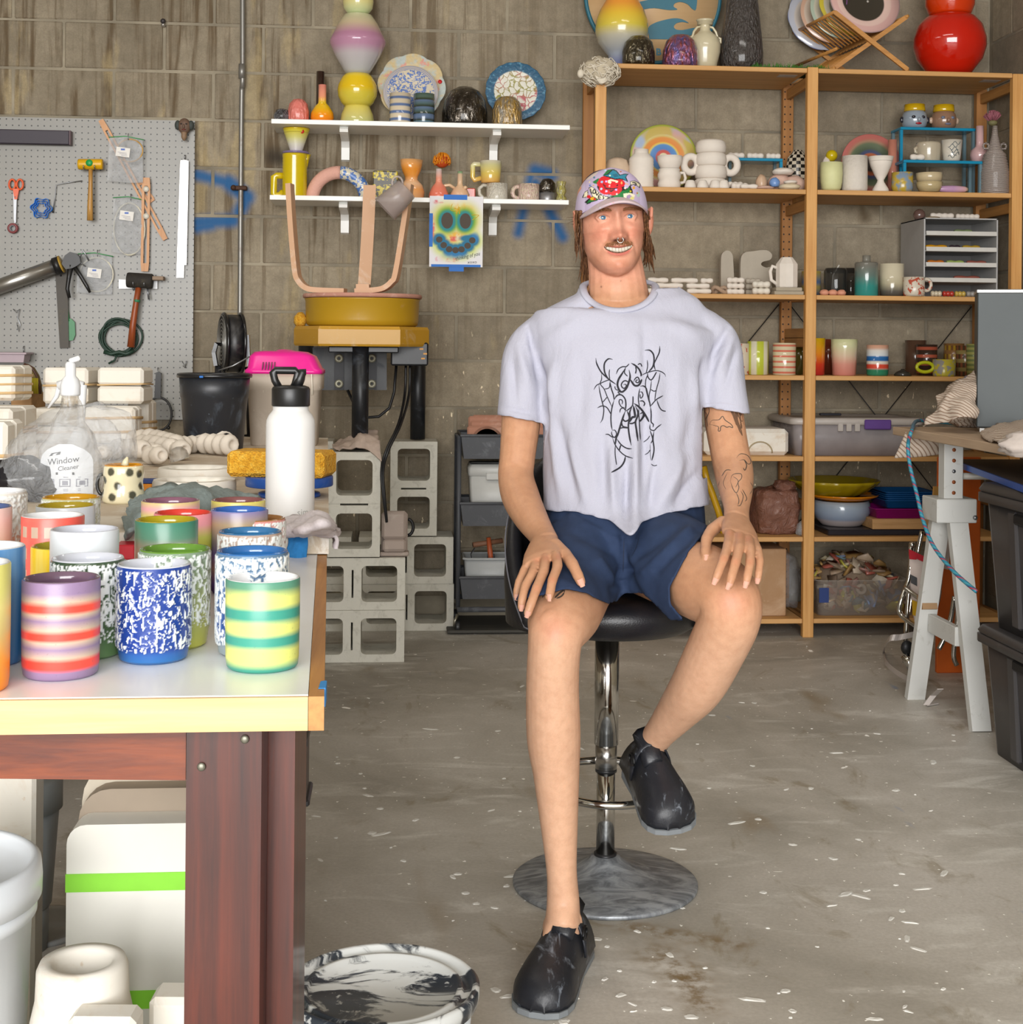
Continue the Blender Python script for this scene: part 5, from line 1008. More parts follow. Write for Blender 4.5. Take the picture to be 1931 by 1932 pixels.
cinder(xa-.195,YA,0,'concrete block lying on the floor at the bottom of the front stack');cinder(xa-.194,YA+.004,.191,'concrete block second from the floor in the front stack, foot pedal on it')
x3=PY(668,950,YA).x;cinder(x3,YA,.382,'concrete block standing on end under the rag and the front wheel leg',True,.01)
cinder(xb-.195,YB,0,'concrete block on the floor in the rear stack, beside the black cart');cinder(xb-.199,YB-.003,.191,'concrete block second from the floor in the rear stack beside the cart')
xb3=PY(781,900,YB).x;cinder(xb3,YB,.382,'concrete block standing on end under the right rear wheel leg',True)
xc=PY(583,900,YB-.02).x;cinder(xc-.02,YB,0,'concrete block hidden low behind the table, bottom of the left stack');cinder(xc-.02,YB,.191,'concrete block low behind the table, middle of the left stack');cinder(xc,YB,.382,'concrete block standing on end behind the pink-lidded bin',True)
wx,wy=PY(684,620,YA+.30).x,YA+.30;ZW=CAMH-(656-YH)*dep(Vector((wx,YA+.02,1.1)))/F_PX
mus=dusty('mustard_plastic','#b98a26','#d9cdb8',.35,.4,12,.56,.72);mus2=dusty('mustard_pan','#b08a1e','#c9a08c',.3,.35,9,.6,.75)
blk=dusty('black_steel_dusty','#1a1c20','#6c7480',.5,.4,12,.55,.75)
wh=empty('pottery_wheel',(wx,wy,.773),'mustard yellow potter\'s wheel with black legs raised on concrete blocks','pottery wheel')
hexp=[(-.155,-.27),(.145,-.27),(.255,-.10),(.255,.2),(-.255,.2),(-.255,-.10)]
def ringp(k,z):return[Vector((wx+x*k,wy+y*k,z))for x,y in hexp]
part('table',MB().loft([ringp(.985,ZW),ringp(1.0,ZW+.008),ringp(1.0,ZW+.062),ringp(.975,ZW+.074)],True,False),mus,wh)
zp=ZW+.075;rp=.218
part('splash_pan',MB().lathe([(0,zp),(rp*.93,zp),(rp*.975,zp+.008),(rp*.99,zp+.025),(rp,zp+.098),(rp*1.015,zp+.102),(rp*1.015,zp+.106),(rp*.98,zp+.106),(rp*.96,zp+.02),(0,zp+.018)],64,(wx,wy-.02,0)),mus2,wh)
for(px,py,yy,zb)in((680,805,YA+.085,.7735),(789,812,YB+.09,.7735),(577,812,YB+.09,.7735)):
 q=PY(px,740,yy);part('leg',MB().tube([Vector((q.x,yy,zb)),Vector((q.x,yy,ZW+.01))],.031,24),blk,wh)
part('motor_plate',plate([(590,655),(730,655),(730,736),(706,736),(706,690),(672,690),(672,736),(592,736)],wy+.12,.02),blk,wh)
for x in(640,702):
 part('bolt_strap',plate([(x-9,664),(x+9,664),(x+9,735),(x-9,735)],wy+.108,.012),dark,wh)
 for y in(676,724):part('rubber_foot',MB().lathe([(.005,.0),(.015,.0),(.017,.004),(.017,.012),(.005,.012),(.005,0)],20,PY(x,y,wy+.107),Matrix.Rotation(R(90),3,'X')),simple('zinc','#a9a794',.4,.4),wh)
part('under_tray',MB().box((wx+.01,wy-.12,ZW-.012),(.26,.2,.024),bev=.004),blk,wh)
q=PY(773,668,wy-.12);part('controller',MB().box((q.x,wy-.05,q.z),(.142,.16,.088),bev=.006),blk,wh)
for k,x in enumerate((795,802,798)):part('marking',plate([(x-3,657+k*9),(x+4,657+k*9),(x+4,660+k*9),(x-3,660+k*9)],wy-.1315,.001),simple('marking_orange','#c98a2b',.5),wh)
spg=PY(566,600,wy-.06);tag(obj('wheel_sponge',lumps((0,0,0),(.05,.06,.055),16,12,.12,3,2),sponge,loc=(spg.x,spg.y+.03,ZW+.074)),'small orange-yellow sponge at the left of the wheel pan','sponge')
cab=simple('black_cable','#141416',.45)
cb=empty('power_cable',PY(748,700,wy),'black cable looping from the wheel controller behind the front leg','cable');part('cable',rodp([(748,690),(744,740),(735,770),(715,786),(690,788),(672,770),(656,736)],wy-.02,.0055,8),cab,cb)
cb=empty('pedal_cable',PY(770,700,wy),'pair of black cables hanging from the controller down to the foot pedal','cable')
for dx in(0,8):part('cable',MB().tube(spline([PY(766+dx,690,wy-.04),PY(764+dx,745,wy-.06),PY(752+dx*.6,800,YA+.05),PY(729+dx*.5,850,YA-.03),PY(720+dx*.4,890,YA-.02),PY(724+dx*.3,940,YA-.02),PY(730,985,YA-.0)],6),.0052,8),cab,cb)
fp=PY(744,1058,YA+.05);pdm=dusty('pedal_dusty','#a99a90','#c9bdb2',.5,.8,15);z0_=.383;e=empty('foot_pedal',(fp.x,YA+.06,z0_),'clay-dusted grey foot pedal standing upright on the concrete block','pedal')
rx=Matrix.Rotation(-.14,3,'X')
part('base',MB().box((fp.x,YA+.075,z0_+.082),(.098,.03,.16),rx,.012),pdm,e);part('treadle',MB().box((fp.x-.002,YA+.045,z0_+.112),(.09,.022,.1),rx,.010),pdm,e);part('heel_plate',MB().box((fp.x,YA+.03,z0_+.04),(.086,.024,.045),Matrix.Rotation(-.3,3,'X'),.008),pdm,e);part('foot_bar',MB().box((fp.x,YA+.055,z0_+.009),(.108,.07,.016),bev=.005),pdm,e)
part('cord',MB().tube([Vector((fp.x+.05+.02*math.sin(t),YA+.09,z0_+.1+.03*math.cos(t)))for t in[math.pi*k/8 for k in range(9)]],.006,8),cab,e)
z=.775;rag=simple('clay_rag','#b7a496',.95,var=.18,scale=50,bump=.6);g_=lambda x,y,o:PY(x,y,YA+o)
def zc_(px,yy,z):p=PY(px,700,yy);return Vector((p.x,yy,z))
rows=[[zc_(634,YA+.15,z+.01),zc_(660,YA+.17,z+.04),zc_(690,YA+.17,z+.07),zc_(712,YA+.16,z+.05)],[zc_(630,YA+.09,z+.008),zc_(655,YA+.08,z+.03),zc_(682,YA+.04,z+.055),zc_(716,YA+.06,z+.045)],[zc_(630,YA+.03,z+.008),zc_(660,YA+.01,z+.018),zc_(690,YA+.0,z+.03),zc_(719,YA-.0,z+.01)],[zc_(640,YA+.01,z+.006),zc_(664,YA-.006,z+.008),zc_(700,YA-.012,z+.002),zc_(722,YA-.012,z-.045)]]
tag(obj('clay_rag',sheet(rows,7,7,.016,24,.006,9),rag,org=zc_(675,YA+.05,z)),'stiff beige clay rag draped over the upright concrete block','cloth')
so=empty('stool',(wx,wy-.02,zp+.107),'upside-down bentwood stool with four legs resting on the wheel','stool');birch=dusty('birch_ply','#c99f7c','#e2d5c6',.5,.55,10,.52,.7);clay=dusty('clay_pink','#b98674','#cfa898',.7,.9,20)
zt=zp+.1075;part('seat',MB().lathe([(0,zt),(.19,zt),(.226,zt+.001),(.229,zt+.009),(.226,zt+.016),(0,zt+.017)],60,(wx,wy-.02,0),wob=lambda a,z:1+.008*math.sin(13*a)),clay,so,'round seat caked in pink clay')
zl=zt+.018
def sl(px,py,yy):return PY(px,py,yy)
yy=wy-.03
for pts,w_ in(([(547,347),(551,420),(559,515),(566,541),(580,554),(600,558),(652,560)],.05),([(774,348),(765,420),(749,522),(741,543),(726,555),(706,559),(672,561)],.05)):
 P=[sl(x,y,yy)for x,y in pts];dz=zl+.010-P[-1].z;P=[p+Vector((0,0,dz*min(1,i/3)))for i,p in enumerate(P)]
 part('leg',MB().ribbon(spline(P,4),(.25,1,0),w_,.02),birch,so)
P=[sl(x,y,wy+o)for x,y,o in((698,350,.20),(694,440,.18),(689,520,.15),(687,545,.12),(687,556,.06),(684,560,-.03))];P[-1].z=P[-2].z=zl+.028;part('leg',MB().ribbon(spline(P,4),(1,0,0),.05,.02),birch,so)
u=(PY(722,398,wy-.09)-PY(770,352,wy-.09)).normalized();a=PY(768,356,wy-.09);mc_=rot_to(u)
cup=empty('measuring_cup',PY(742,385,wy-.09),'cloudy clear plastic jug hanging from the stool leg','jug');cloudy=Mat('cloudy_plastic','#b9aba5',.25,alpha=.5).m
part('body',MB().lathe([(0,0),(.042,0),(.046,.004),(.056,.115),(.054,.115),(.044,.006),(0,.004)],32,a,mc_),cloudy,cup);part('handle',MB().tube([PY(750+10*math.cos(t),345+12*math.sin(t),wy-.09)for t in[2*math.pi*k/14 for k in range(14)]],.005,8,closed=True),cloudy,cup)
fz=C(438,648,4.66);e=empty('drum_fan',(fz.x,fz.y,SZ),'black drum fan seen edge-on behind the black bucket','fan');ax=Vector((1,.28,0)).normalized();mr=rot_to(ax);r=.094
part('drum',MB().lathe([(r*.97,-.026),(r,-.026),(r,.026),(r*.97,.026),(r*.97,-.026)],48,fz,mr),dusty('fan_black','#18181a','#55504a',.5,.4,14),e)
for s_ in(-1,1):part('rim',MB().tube([fz+mr@Vector((r*1.03*math.cos(t),r*1.03*math.sin(t),s_*.027))for t in[2*math.pi*k/48 for k in range(48)]],.0055,8,closed=True),simple('fan_rim','#0f0f11',.25),e)
part('grille',MB().lathe([(0,-.030),(r*.98,-.030),(r*.98,-.028),(0,-.028)],40,fz,mr),simple('fan_shadow','#3b3a38',.6),e)
for k in range(7):part('grille_ring',MB().tube([fz+mr@Vector((r*(.18+.13*k)*math.cos(t),r*(.18+.13*k)*math.sin(t),-.034))for t in[2*math.pi*i/36 for i in range(36)]],.0018,5,closed=True),simple('fan_silver','#8b8a86',.35,.7),e)
part('bracket',MB().ribbon([C(408,690,4.6),C(404,665,4.6),C(409,648,4.6),C(417,650,4.62)],(0,1,0),.03,.012),simple('fan_rim','#0f0f11',.25),e);part('bracket',MB().ribbon([C(470,690,4.66),C(468,632,4.66)],(0,1,0),.03,.01),steel,e)
part('stand',MB().tube([C(412,690,4.62),Vector((fz.x-.05,fz.y,SZ+.012)),Vector((fz.x+.06,fz.y,SZ+.012)),C(468,692,4.66)],.011,10),dark,e)
bk_=PZ(404,850,SZ);s_=dep(bk_)/F_PX;e=empty('black_bucket',(bk_.x,bk_.y,SZ),'black bucket streaked with pale slip at the far end of the back table','bucket');bkm=dusty('bucket_slip','#24262b','#75818f',.75,.4,8,.5,.72)
def LQ(l):return[(r*s_,z*s_)for r,z in l]
part('body',MB().lathe(LQ([(0,0),(52,0),(53.5,3),(62,100),(63.5,102),(66,143),(64,143),(60,102),(51,6),(0,5)]),56,(bk_.x,bk_.y,SZ)),bkm,e);part('rim',MB().lathe(LQ([(66,139),(69.5,138),(70.5,141),(69.5,145),(66,146),(64,143),(66,139)]),56,(bk_.x,bk_.y,SZ)),simple('bucket_rim','#16171a',.3),e);part('handle',MB().tube([C(412,699,dep(bk_)-.1),C(440,690,dep(bk_)-.12),C(471,673,dep(bk_)-.1)],.0022,6),steel,e)
t=C(380,711,dep(bk_)-.118);part('tape_scrap',MB().box(t,(.011,.004,.006),bev=.001),tpb,e)
pk=PZ(538,838,SZ);s_=dep(pk)/F_PX;e=empty('lidded_bin',(pk.x,pk.y,SZ),'dusty clear-white bin with a bright hot pink lid','bin')
def rrect(hx,hy,r,z,n=5,dx=0):
 out=[]
 for k,(sx,sy)in enumerate(((1,1),(-1,1),(-1,-1),(1,-1))):
  for i in range(n):a=math.pi/2*(k+i/(n-1));out.append(Vector((pk.x+dx+sx*(hx-r)+r*math.cos(a),pk.y+sy*(hy-r)+r*math.sin(a),SZ+z)))
 return out
h_=lambda y:(838-y)*s_;dirty=dusty('dusty_bin','#b4a798','#d8cdbf',.6,.6,7,.45,.7)
part('body',MB().loft([rrect(60*s_,.085,.03,0),rrect(61*s_,.087,.03,.004),rrect(66.5*s_,.095,.03,h_(735)),rrect(70*s_,.1,.03,h_(733)),rrect(70.5*s_,.1,.03,h_(702))]),dirty,e);pink=simple('hot_pink','#e0208c',.3,var=.04)
part('lid',MB().loft([rrect(72*s_,.103,.03,h_(704)),rrect(72*s_,.103,.03,h_(698)),rrect(67*s_,.098,.03,h_(694)),rrect(60*s_,.088,.03,h_(672),dx=-4*s_),rrect(48*s_,.07,.03,h_(664),dx=-8*s_),rrect(30*s_,.04,.02,h_(662),dx=-10*s_)]),pink,e)
part('lid_dome',MB().sphere((pk.x+14*s_,pk.y-.01,SZ+h_(671)),(34*s_,.06,10*s_),24,10,Matrix.Rotation(.22,3,'Y')),pink,e)
for k in range(5):x=497+k*5.5;part('vent_slot',MB().ribbon([C(x,683,dep(pk)-.103),C(x-2,698,dep(pk)-.106)],(1,0,0),.0032,.006),simple('vent_dark','#5e1038',.6),e)
for(x,y0,y1)in((496,708,758),(502,708,748),(560,708,735),(588,706,745)):part('drip',MB().tube([C(x,y0,dep(pk)-.102),C(x+1,(y0+y1)/2,dep(pk)-.0985),C(x+1,y1,dep(pk)-.094)],[.0025,.002,.003],6),simple('slip_drip','#d8cfbf',.5),e)
part('knob',MB().sphere(C(556,677,dep(pk)-.07),.006,8,6),simple('slip_drip','#d8cfbf',.5),e)
ct=PZ(880,1197,0);YC=ct.y;s_=dep(ct)/F_PX;cx0=PY(869,1000,YC).x;W_,Dp=.40,.30
def zy(y,px=900):return PY(px,y,YC).z
ce=empty('trolley',(cx0+W_/2,YC+Dp/2,0),'black three-tier trolley on castors behind the seated man, by the back wall','cart');cbk=dusty('trolley_black','#4d4f54','#8d9097',.5,.5,12,.55,.75)
for nm,y0,y1 in(('top',822,866),('middle',950,993),('bottom',1090,1131)):
 za,zb=zy(y1),zy(y0);q=[]
 for k,z in((.94,za),(1.,zb),(.985,zb),(.93,za+.004)):q.append([Vector((cx0+W_/2+x*W_/2*k,YC+Dp/2+y*Dp/2*k,z))for x,y in((-1,-1),(1,-1),(1,1),(-1,1))])
 part('tray',MB().loft(q,True,False),cbk,ce);part('tray_rim',MB().tube([Vector((cx0+W_/2+x*W_/2,YC+Dp/2+y*Dp/2,zb))for x,y in((-1,-1),(1,-1),(1,1),(-1,1))],.006,8,closed=True),cbk,ce)
for sx in(0,1):
 x=cx0-.006+sx*(W_+.012);part('side_frame',MB().tube([Vector((x,YC+.03,zy(1150))),Vector((x,YC+.03,zy(826))),Vector((x,YC+Dp-.03,zy(826))),Vector((x,YC+Dp-.03,zy(1150)))],.0095,10),cbk,ce)
 for yy in(YC+.03,YC+Dp-.03):
  w_=empty('castor',(0,0,0),None,None);bpy.data.objects.remove(w_)
  c_=Vector((x,yy,.026));o=part('castor',MB().lathe([(0,-.009),(.024,-.009),(.026,-.006),(.026,.006),(.024,.009),(0,.009)],24,c_,Matrix.Rotation(R(90),3,'Y')),simple('castor_wheel','#2b2b2d',.4),ce);part('fork',MB().tube([Vector((x,yy,.075)),Vector((x-.012,yy-.006,.05)),Vector((x-.014,yy-.004,.026))],.006,8),simple('castor_metal','#9b9688',.35,.8),o)
for yy in(YC+.0,YC+Dp):part('base_bar',MB().tube([Vector((cx0-.01,yy,zy(1150))),Vector((cx0+W_+.01,yy,zy(1150)))],.011,10),cbk,ce)
part('base_bar',MB().box((cx0+W_/2,YC+Dp/2,.012),(W_+.1,Dp+.02,.012),bev=.003),simple('base_plate_grey','#4a4843',.7),ce)
terr=dusty('clay_bat','#b5816a','#d0ab98',.7,.9,14);rr=random.Random(4)
for k in range(6):
 yy=YC+.05+k*.034;x0=cx0+.012+.004*k;h=.125+.018*(k%3)
 mbx=MB().box((0,0,h/2),(.34-.02*(k%2),.02,h),bev=.007);mbx.disp(lambda v:Vector((v.x,v.y+v.z*.12,v.z)));
 if k==0:mbx.lathe([(.055,0),(.06,-.003),(.065,0)],30,(-.09,-.0105+.0,.06),Matrix.Rotation(R(90),3,'X'))
 tag(obj('clay_tile',mbx,terr,loc=(x0+.185,yy,zy(866)+.0045)),['front pink clay tile with a ring mark, standing in the top tray of the trolley','pink clay tile second from the front in the top tray of the trolley','pink clay tile third from the front in the top trolley tray','pink clay tile fourth from the front in the top trolley tray','pink clay tile fifth from the front in the top trolley tray','pink clay tile at the very back of the top trolley tray'][k],'tile','clay tiles in the trolley')
def tub(x0,x1,y0,y1,label,col,lid=True):
 a,b=PY(x0,y1,YC+.03),PY(x1,y0,YC+.03);cx_=(a.x+b.x)/2;w_=b.x-a.x;zb=a.z;h=b.z-a.z;e=empty('storage_tub',(cx_,YC+.13,zb),label,'tub')
 ring=lambda k,z:[Vector((cx_+x*w_/2*k,YC+.13+y*.085*k,z))for x,y in((-1,-.85),(-.93,-1),(.93,-1),(1,-.85),(1,.85),(.93,1),(-.93,1),(-1,.85))]
 part('body',MB().loft([ring(.9,zb),ring(.985,zb+h*.8)]+([]if lid else[ring(.95,zb+h*.8),ring(.88,zb+.005)])),col,e)
 if lid:part('lid',MB().loft([ring(.99,zb+h*.8),ring(1.03,zb+h*.81),ring(1.03,zb+h*.93),ring(.96,zb+h),ring(.9,zb+h*.97)]),col,e);part('latch',MB().box((cx_-.02,YC+.04,zb+h*.8),(.07,.012,.03),bev=.003),col,e)
 else:part('rim',MB().tube(ring(1.01,zb+h*.8),.005,8,closed=True),col,e)
 return e
tub(886,1000,877,989,'white lidded plastic tub in the middle tray of the trolley',simple('tub_white','#c9c9c5',.4));tub(876,1000,1038,1127,'pale grey open tub of tools in the bottom tray of the trolley',simple('tub_grey','#b4b7b8',.4),False)
yy=YC+.10;e=empty('clay_knife',PY(925,1060,yy),'orange-handled tool sticking out of the grey tub','tool');part('handle',MB().tube([PY(928,1112,yy),PY(926,1050,yy),PY(922,1014,yy)],[.012,.012,.009],10),simple('handle_rust','#b3552e',.5),e);part('blade',plate([(920,1045),(934,1045),(938,1112),(914,1112)],yy-.006,.003),dark,e)
e=empty('trowel',PY(900,1060,yy+.03),'brown wooden tool lying crosswise over the grey tub','tool');part('handle',MB().tube([PY(893,1028,yy+.0),PY(948,1020,yy+.04)],.011,10),simple('handle_brown','#8a6149',.6),e);part('blade',MB().ribbon([PY(896,1034,yy+.01),PY(889,1045,yy+.01),PY(895,1100,yy+.02)],(0,1,0),.02,.003),dark,e)
YR=PZ(1520,1203,0).y;RB=WY-.035
rp_=wood('rack_pine_post','#d9a765','#bd8544',2,.55,.8);rs_=wood('rack_pine_shelf','#d2a064','#b98a50',0,.6,.6);rd_=wood('rack_pine_rail','#bf8a4c','#a06f38',1,.6,.8)
Mh=Mat('drilled_post',None,.55);p=Mh.obj();X,Y_,Z=Mh.sep(p)
zf=Mh.math('SUBTRACT',Mh.math('FRACT',Mh.math('DIVIDE',Z,.032)),.5);xf=Mh.math('SUBTRACT',Mh.math('ABSOLUTE',X),.012)
q_=Mh.math('SQRT',Mh.math('ADD',Mh.math('MULTIPLY',xf,xf),Mh.math('POWER',Mh.math('MULTIPLY',zf,.032),2.)));k_=Mh.math('LESS_THAN',q_,.0035)
g_=Mh.noise(Mh.map(p,(30,30,1)),2.2,6);Mh.col(Mh.mix(k_,Mh.mix(g_,'#bd8547','#8f5c2d'),'#221409'));Mh.bump(Mh.math('SUBTRACT',1.,k_),.6,.003)
FX=[PY(1134,240,YR).x,PY(1534,240,YR).x,PY(1921,300,YR).x]
ZT=[PY(1500,y,YR).z for y in(127.5,357,556,708.5,861.5,1013.5,1168)]
rack=empty('storage_rack',((FX[0]+FX[2])/2,(YR+RB)/2,0),'tall open pine shelving rack with drilled posts against the back wall','shelving');pw=.044
for i,x in enumerate(FX):
 top=ZT[0]+(.004 if i==1 else-.002)
 part('post',MB().box((x,YR+.016,top/2),(pw,.032,top),bev=.002),rp_,rack);part('rear_post',MB().box((x,RB-.016,top/2),(pw+.002,.032,top),bev=.002),Mh.m,rack)
 for z in(ZT[0]-.045,ZT[1]-.055,ZT[2]-.19,ZT[3]+.17,ZT[5]+.12,.05):part('side_rail',MB().box((x,(YR+RB)/2,z),(.018,RB-YR-.065,.042),bev=.002),rd_,rack)
for b_ in range(2):
 x0,x1=FX[b_]+pw/2+.001,FX[b_+1]-pw/2-.001
 for i,z in enumerate(ZT):
  if b_==0 and i==0:xx0=x0-.01
  else:xx0=x0
  part('shelf_board',MB().box(((xx0+x1)/2,(YR+RB)/2+.001,z-.0095),(x1-xx0,RB-YR-.004,.019),bev=.002),rs_,rack)
 part('cross_brace',MB().tube([Vector((x0,RB+.003,1.35)),Vector((x1,RB+.003,.35))],.0022,5),dark,rack);part('cross_brace',MB().tube([Vector((x0,RB+.007,.35)),Vector((x1,RB+.007,1.35))],.0022,5),dark,rack)
for px in(1488,1872):q=PY(px,140,YR+.06);part('shelf_sticker',MB().box((q.x,YR+.08,ZT[0]-.0198),(.075,.05,.0006)),simple('sticker_grey','#b6b0ac',.5),rack)
def zS(i):return ZT[i]
def pot2(name,label,cat,px,off,si,prof,mat,**k):
 Y=YR+off;loc,s_=place(px,Y,zS(si));yb=proj(loc)[1]
 return pot(name,label,cat,px,Y,zS(si),[(r,max(0,yb-y))for r,y in prof],mat,**k)
def scale_at(off,px=1500):return mpp(PY(px,400,YR+off))
white=simple('raw_white_clay','#dcd3c8',.85,var=.05);wg=simple('white_glaze_cup','#cfc8b5',.2,var=.04,coat=.3)
nb=PY(1128,134,YR-.01);e=empty('net_bag',(nb.x,YR+.02,ZT[0]),'off-white string net bag slumped over the left corner of the rack top','bag');rr=random.Random(12);netm=simple('net_cord','#d9d0be',.9,var=.1)
core=lumps((nb.x+.012,YR+.01,nb.z-.05),(.15,.12,.10),24,16,.35,2.4,4,False);part('bundle',core,simple('net_inside','#c2b69f',.95,bump=.5),e)
mb=MB();
for i in range(60):
 a,t=rr.uniform(0,6.28),rr.uniform(-.9,1.2);L=[]
 for k in range(5):aa,tt=a+k*rr.uniform(.1,.28),t-k*rr.uniform(-.05,.26);L.append(Vector((nb.x+.012+.084*math.cos(aa)*math.cos(tt),YR+.01+.068*math.sin(aa)*math.cos(tt),nb.z+.0+.058*math.sin(tt)+rr.uniform(-.006,.006))))
 mb.tube(spline(L,3),.0022,4)
part('net',mb,netm,e,kind='stuff')
part('loose_end',sheet([[PY(1122,130,YR-.03),PY(1140,128,YR-.035),PY(1160,122,YR-.02)],[PY(1124,146,YR-.035),PY(1142,146,YR-.04),PY(1158,136,YR-.03)],[PY(1132,158,YR-.03),PY(1140,156,YR-.034),PY(1150,148,YR-.03)]],5,5,.006,40,.004,3),netm,e);part('knot',MB().sphere(PY(1096,139,YR-.02),(.014,.014,.018),10,8),netm,e)
wc=PY(1232,-9,WY-.07);s_=mpp(wc);r=131*s_;wb_=empty('round_board',(wc.x,wc.y,wc.z-r),'round tan board with teal waves and rim leaning on the wall above the rack','sign');XR=Matrix.Rotation(R(90),3,'X');teal=simple('board_teal','#2a6c80',.45);tanb=wood('board_tan','#d3b184','#c7a274',0,.5,.3,knots=False)
part('disc',MB().lathe([(0,-.012),(r*.955,-.012),(r*.955,.012),(0,.012)],72,wc,XR),tanb,wb_);part('rim',MB().lathe([(r*.955,-.013),(r,-.013),(r,.015),(r*.955,.015),(r*.955,-.013)],72,wc,XR),teal,wb_)
def wv(pts,nm='wave'):
 q=[PY(x/2.243+1070,y/2.243,wc.y-.016)for x,y in pts];q=spline(q,3);part(nm,MB().prism([(p.x,p.z)for p in q],wc.y-.016,wc.y-.011,1),teal,wb_)
wv([(350,165),(345,118),(370,98),(410,85),(455,77),(490,82),(516,97),(490,93),(465,98),(453,112),(462,124),(490,127),(545,117),(543,135),(520,152),(480,163),(420,166)])
wv([(290,28),(300,10),(350,-2),(410,-20),(470,-45),(545,-48),(548,36),(532,38),(512,18),(482,8),(458,14),(452,28),(468,40),(430,42),(370,34),(320,40)])
q=PY(1243,104,wc.y-.0135);part('lettering',textmb('B',.040,bold=.0015).disp(lambda v:Vector((q.x+v.x,wc.y-.0135,q.z+v.z))),teal,wb_)
pot2('ombre_vase','large vase fading from orange and yellow to blue grey on the rack top','vase',1173,.2,0,[(25,130),(25,106),(31,99),(44,82),(50,62),(49,40),(42,20),(30,0),(26,-10),(27,-30)],[(0,'#8088b0'),(.1,'#7d86ad'),(.2,'#9aa2ae'),(.38,'#b8b3a0'),(.5,'#d4c14a'),(.62,'#dfb93b'),(.75,'#e79a3a'),(1,'#e4873f')],n=56)
dk=carved('olive_metal_carved','#625a48','#3c3629',.1,.85,14);ic=carved('iridescent_carved','#a0504f','#5b5f9e',.12,.5,16)
pot2('carved_dome','dark olive metallic carved dome on the rack top beside the ombre vase','vase',1205,.08,0,[(29,134),(31,118),(31,98),(26,80),(16,70),(3,68)],dk,hollow=False);pot2('carved_dome','purple and red iridescent carved dome on the rack top','vase',1284,.08,0,[(33,134),(34.5,118),(33,96),(27,78),(17,68),(3,66)],ic,hollow=False)
o=pot2('amphora_vase','cream two-handled amphora vase on the rack top','vase',1330,.14,0,[(22,134),(24,120),(29,100),(30,86),(26,72),(15,63),(10,58),(9,52),(9,48),(15,41),(17,38)],simple('cream_glaze','#cdc3a4',.15,coat=.4));yb=proj(Vector(o.location))[1]
for sg in(-1,1):ringhandle(o,[(sg*8,0,yb-50),(sg*15,0,yb-52),(sg*21,0,yb-60),(sg*24,0,yb-70),(sg*30,0,yb-72),(sg*30,0,yb-80),(sg*25,0,yb-82)],2.4)
pot2('tall_vase','tall dark grey pitted vase standing on the rack top','vase',1399,.2,0,[(37,136),(41,122),(41,100),(38,70),(34,35),(30,0),(27,-40)],carved('pitted_grey','#4d4744','#37322f',.35,.1,24,.9),n=48)
q=PY(1487,122,YR+.1);gm=empty('grass_mat',(q.x,YR+.12,ZT[0]),'piece of bright green artificial grass on the rack top','mat');gg=simple('fake_grass','#3f7d22',.6,var=.3,scale=90);mb=MB();gw=143*scale_at(.1)
part('backing',MB().box((q.x,YR+.13,ZT[0]+.004),(gw,.2,.006)),simple('grass_backing','#27491b',.8),gm)
for i in range(700):
 x,y=q.x+rr.uniform(-.5,.5)*gw,YR+.13+rr.uniform(-.1,.1);mb.tube([Vector((x,y,ZT[0]+.006)),Vector((x+rr.uniform(-.008,.008),y+rr.uniform(-.006,.006),ZT[0]+rr.uniform(.016,.027)))],[.0016,.0006],3)
part('blades',mb,gg,gm,kind='stuff')
yd=YR+.03;ax=Vector((-.055,.38,0));dr=empty('dish_rack',(PY(1642,130,yd).x,yd+.15,ZT[0]),'folding wooden dish rack of crossed bars holding plates on the rack top','dish rack');bam=wood('bamboo','#c98f4a','#a8743a',0,.5,1.,knots=False)
A_,B_,C_,D2=PY(1574,20,yd),PY(1712,129,yd),PY(1712,28,yd),PY(1574,126,yd);lift=ZT[0]+.006-min(B_.z,D2 .z)
A_,B_,C_,D2=(p+Vector((0,0,lift))for p in(A_,B_,C_,D2))
for t in(0,1):
 for P0,P1,o in((A_,B_,-.006),(C_,D2,.006)):part('leg',MB().ribbon([P0+ax*t+Vector((0,o,0)),P1+ax*t+Vector((0,o,0))],(0,1,0),.010,.018),bam,dr)
for P0 in(A_,B_,C_,D2):part('rail',MB().tube([P0+Vector((0,-.01,0)),P0+ax+Vector((0,.01,0))],.007,8),bam,dr)
for k in range(1,13):
 t=k/13;X0=A_.lerp(B_,.5)
 for P0 in(A_,C_,D2):part('slat',MB().tube([P0+ax*t,P0 .lerp(X0,.86)+ax*t],.0038,6),bam,dr)
part('shelf_bar',MB().tube([D2 .lerp(A_,.35)+Vector((.01,-.006,0)),D2 .lerp(A_,.35)+ax],.007,8),bam,dr)
def pl_mat(nm,rim,mid,core_,edge=None):
 M=Mat(nm,None,.2,coat=.4);p=M.obj();r_=M.vm('LENGTH',M.map(p,(1,1,0)));st=[(0,core_),(.57,core_),(.6,mid),(.74,mid),(.78,rim),(.94,rim),(.97,edge or rim),(1,edge or rim)];M.col(M.ramp(M.math('DIVIDE',r_,.155),st));return M.m
c0=PY(1632,2,yd+.05);nrm=Vector((.10,-1,.30)).normalized()
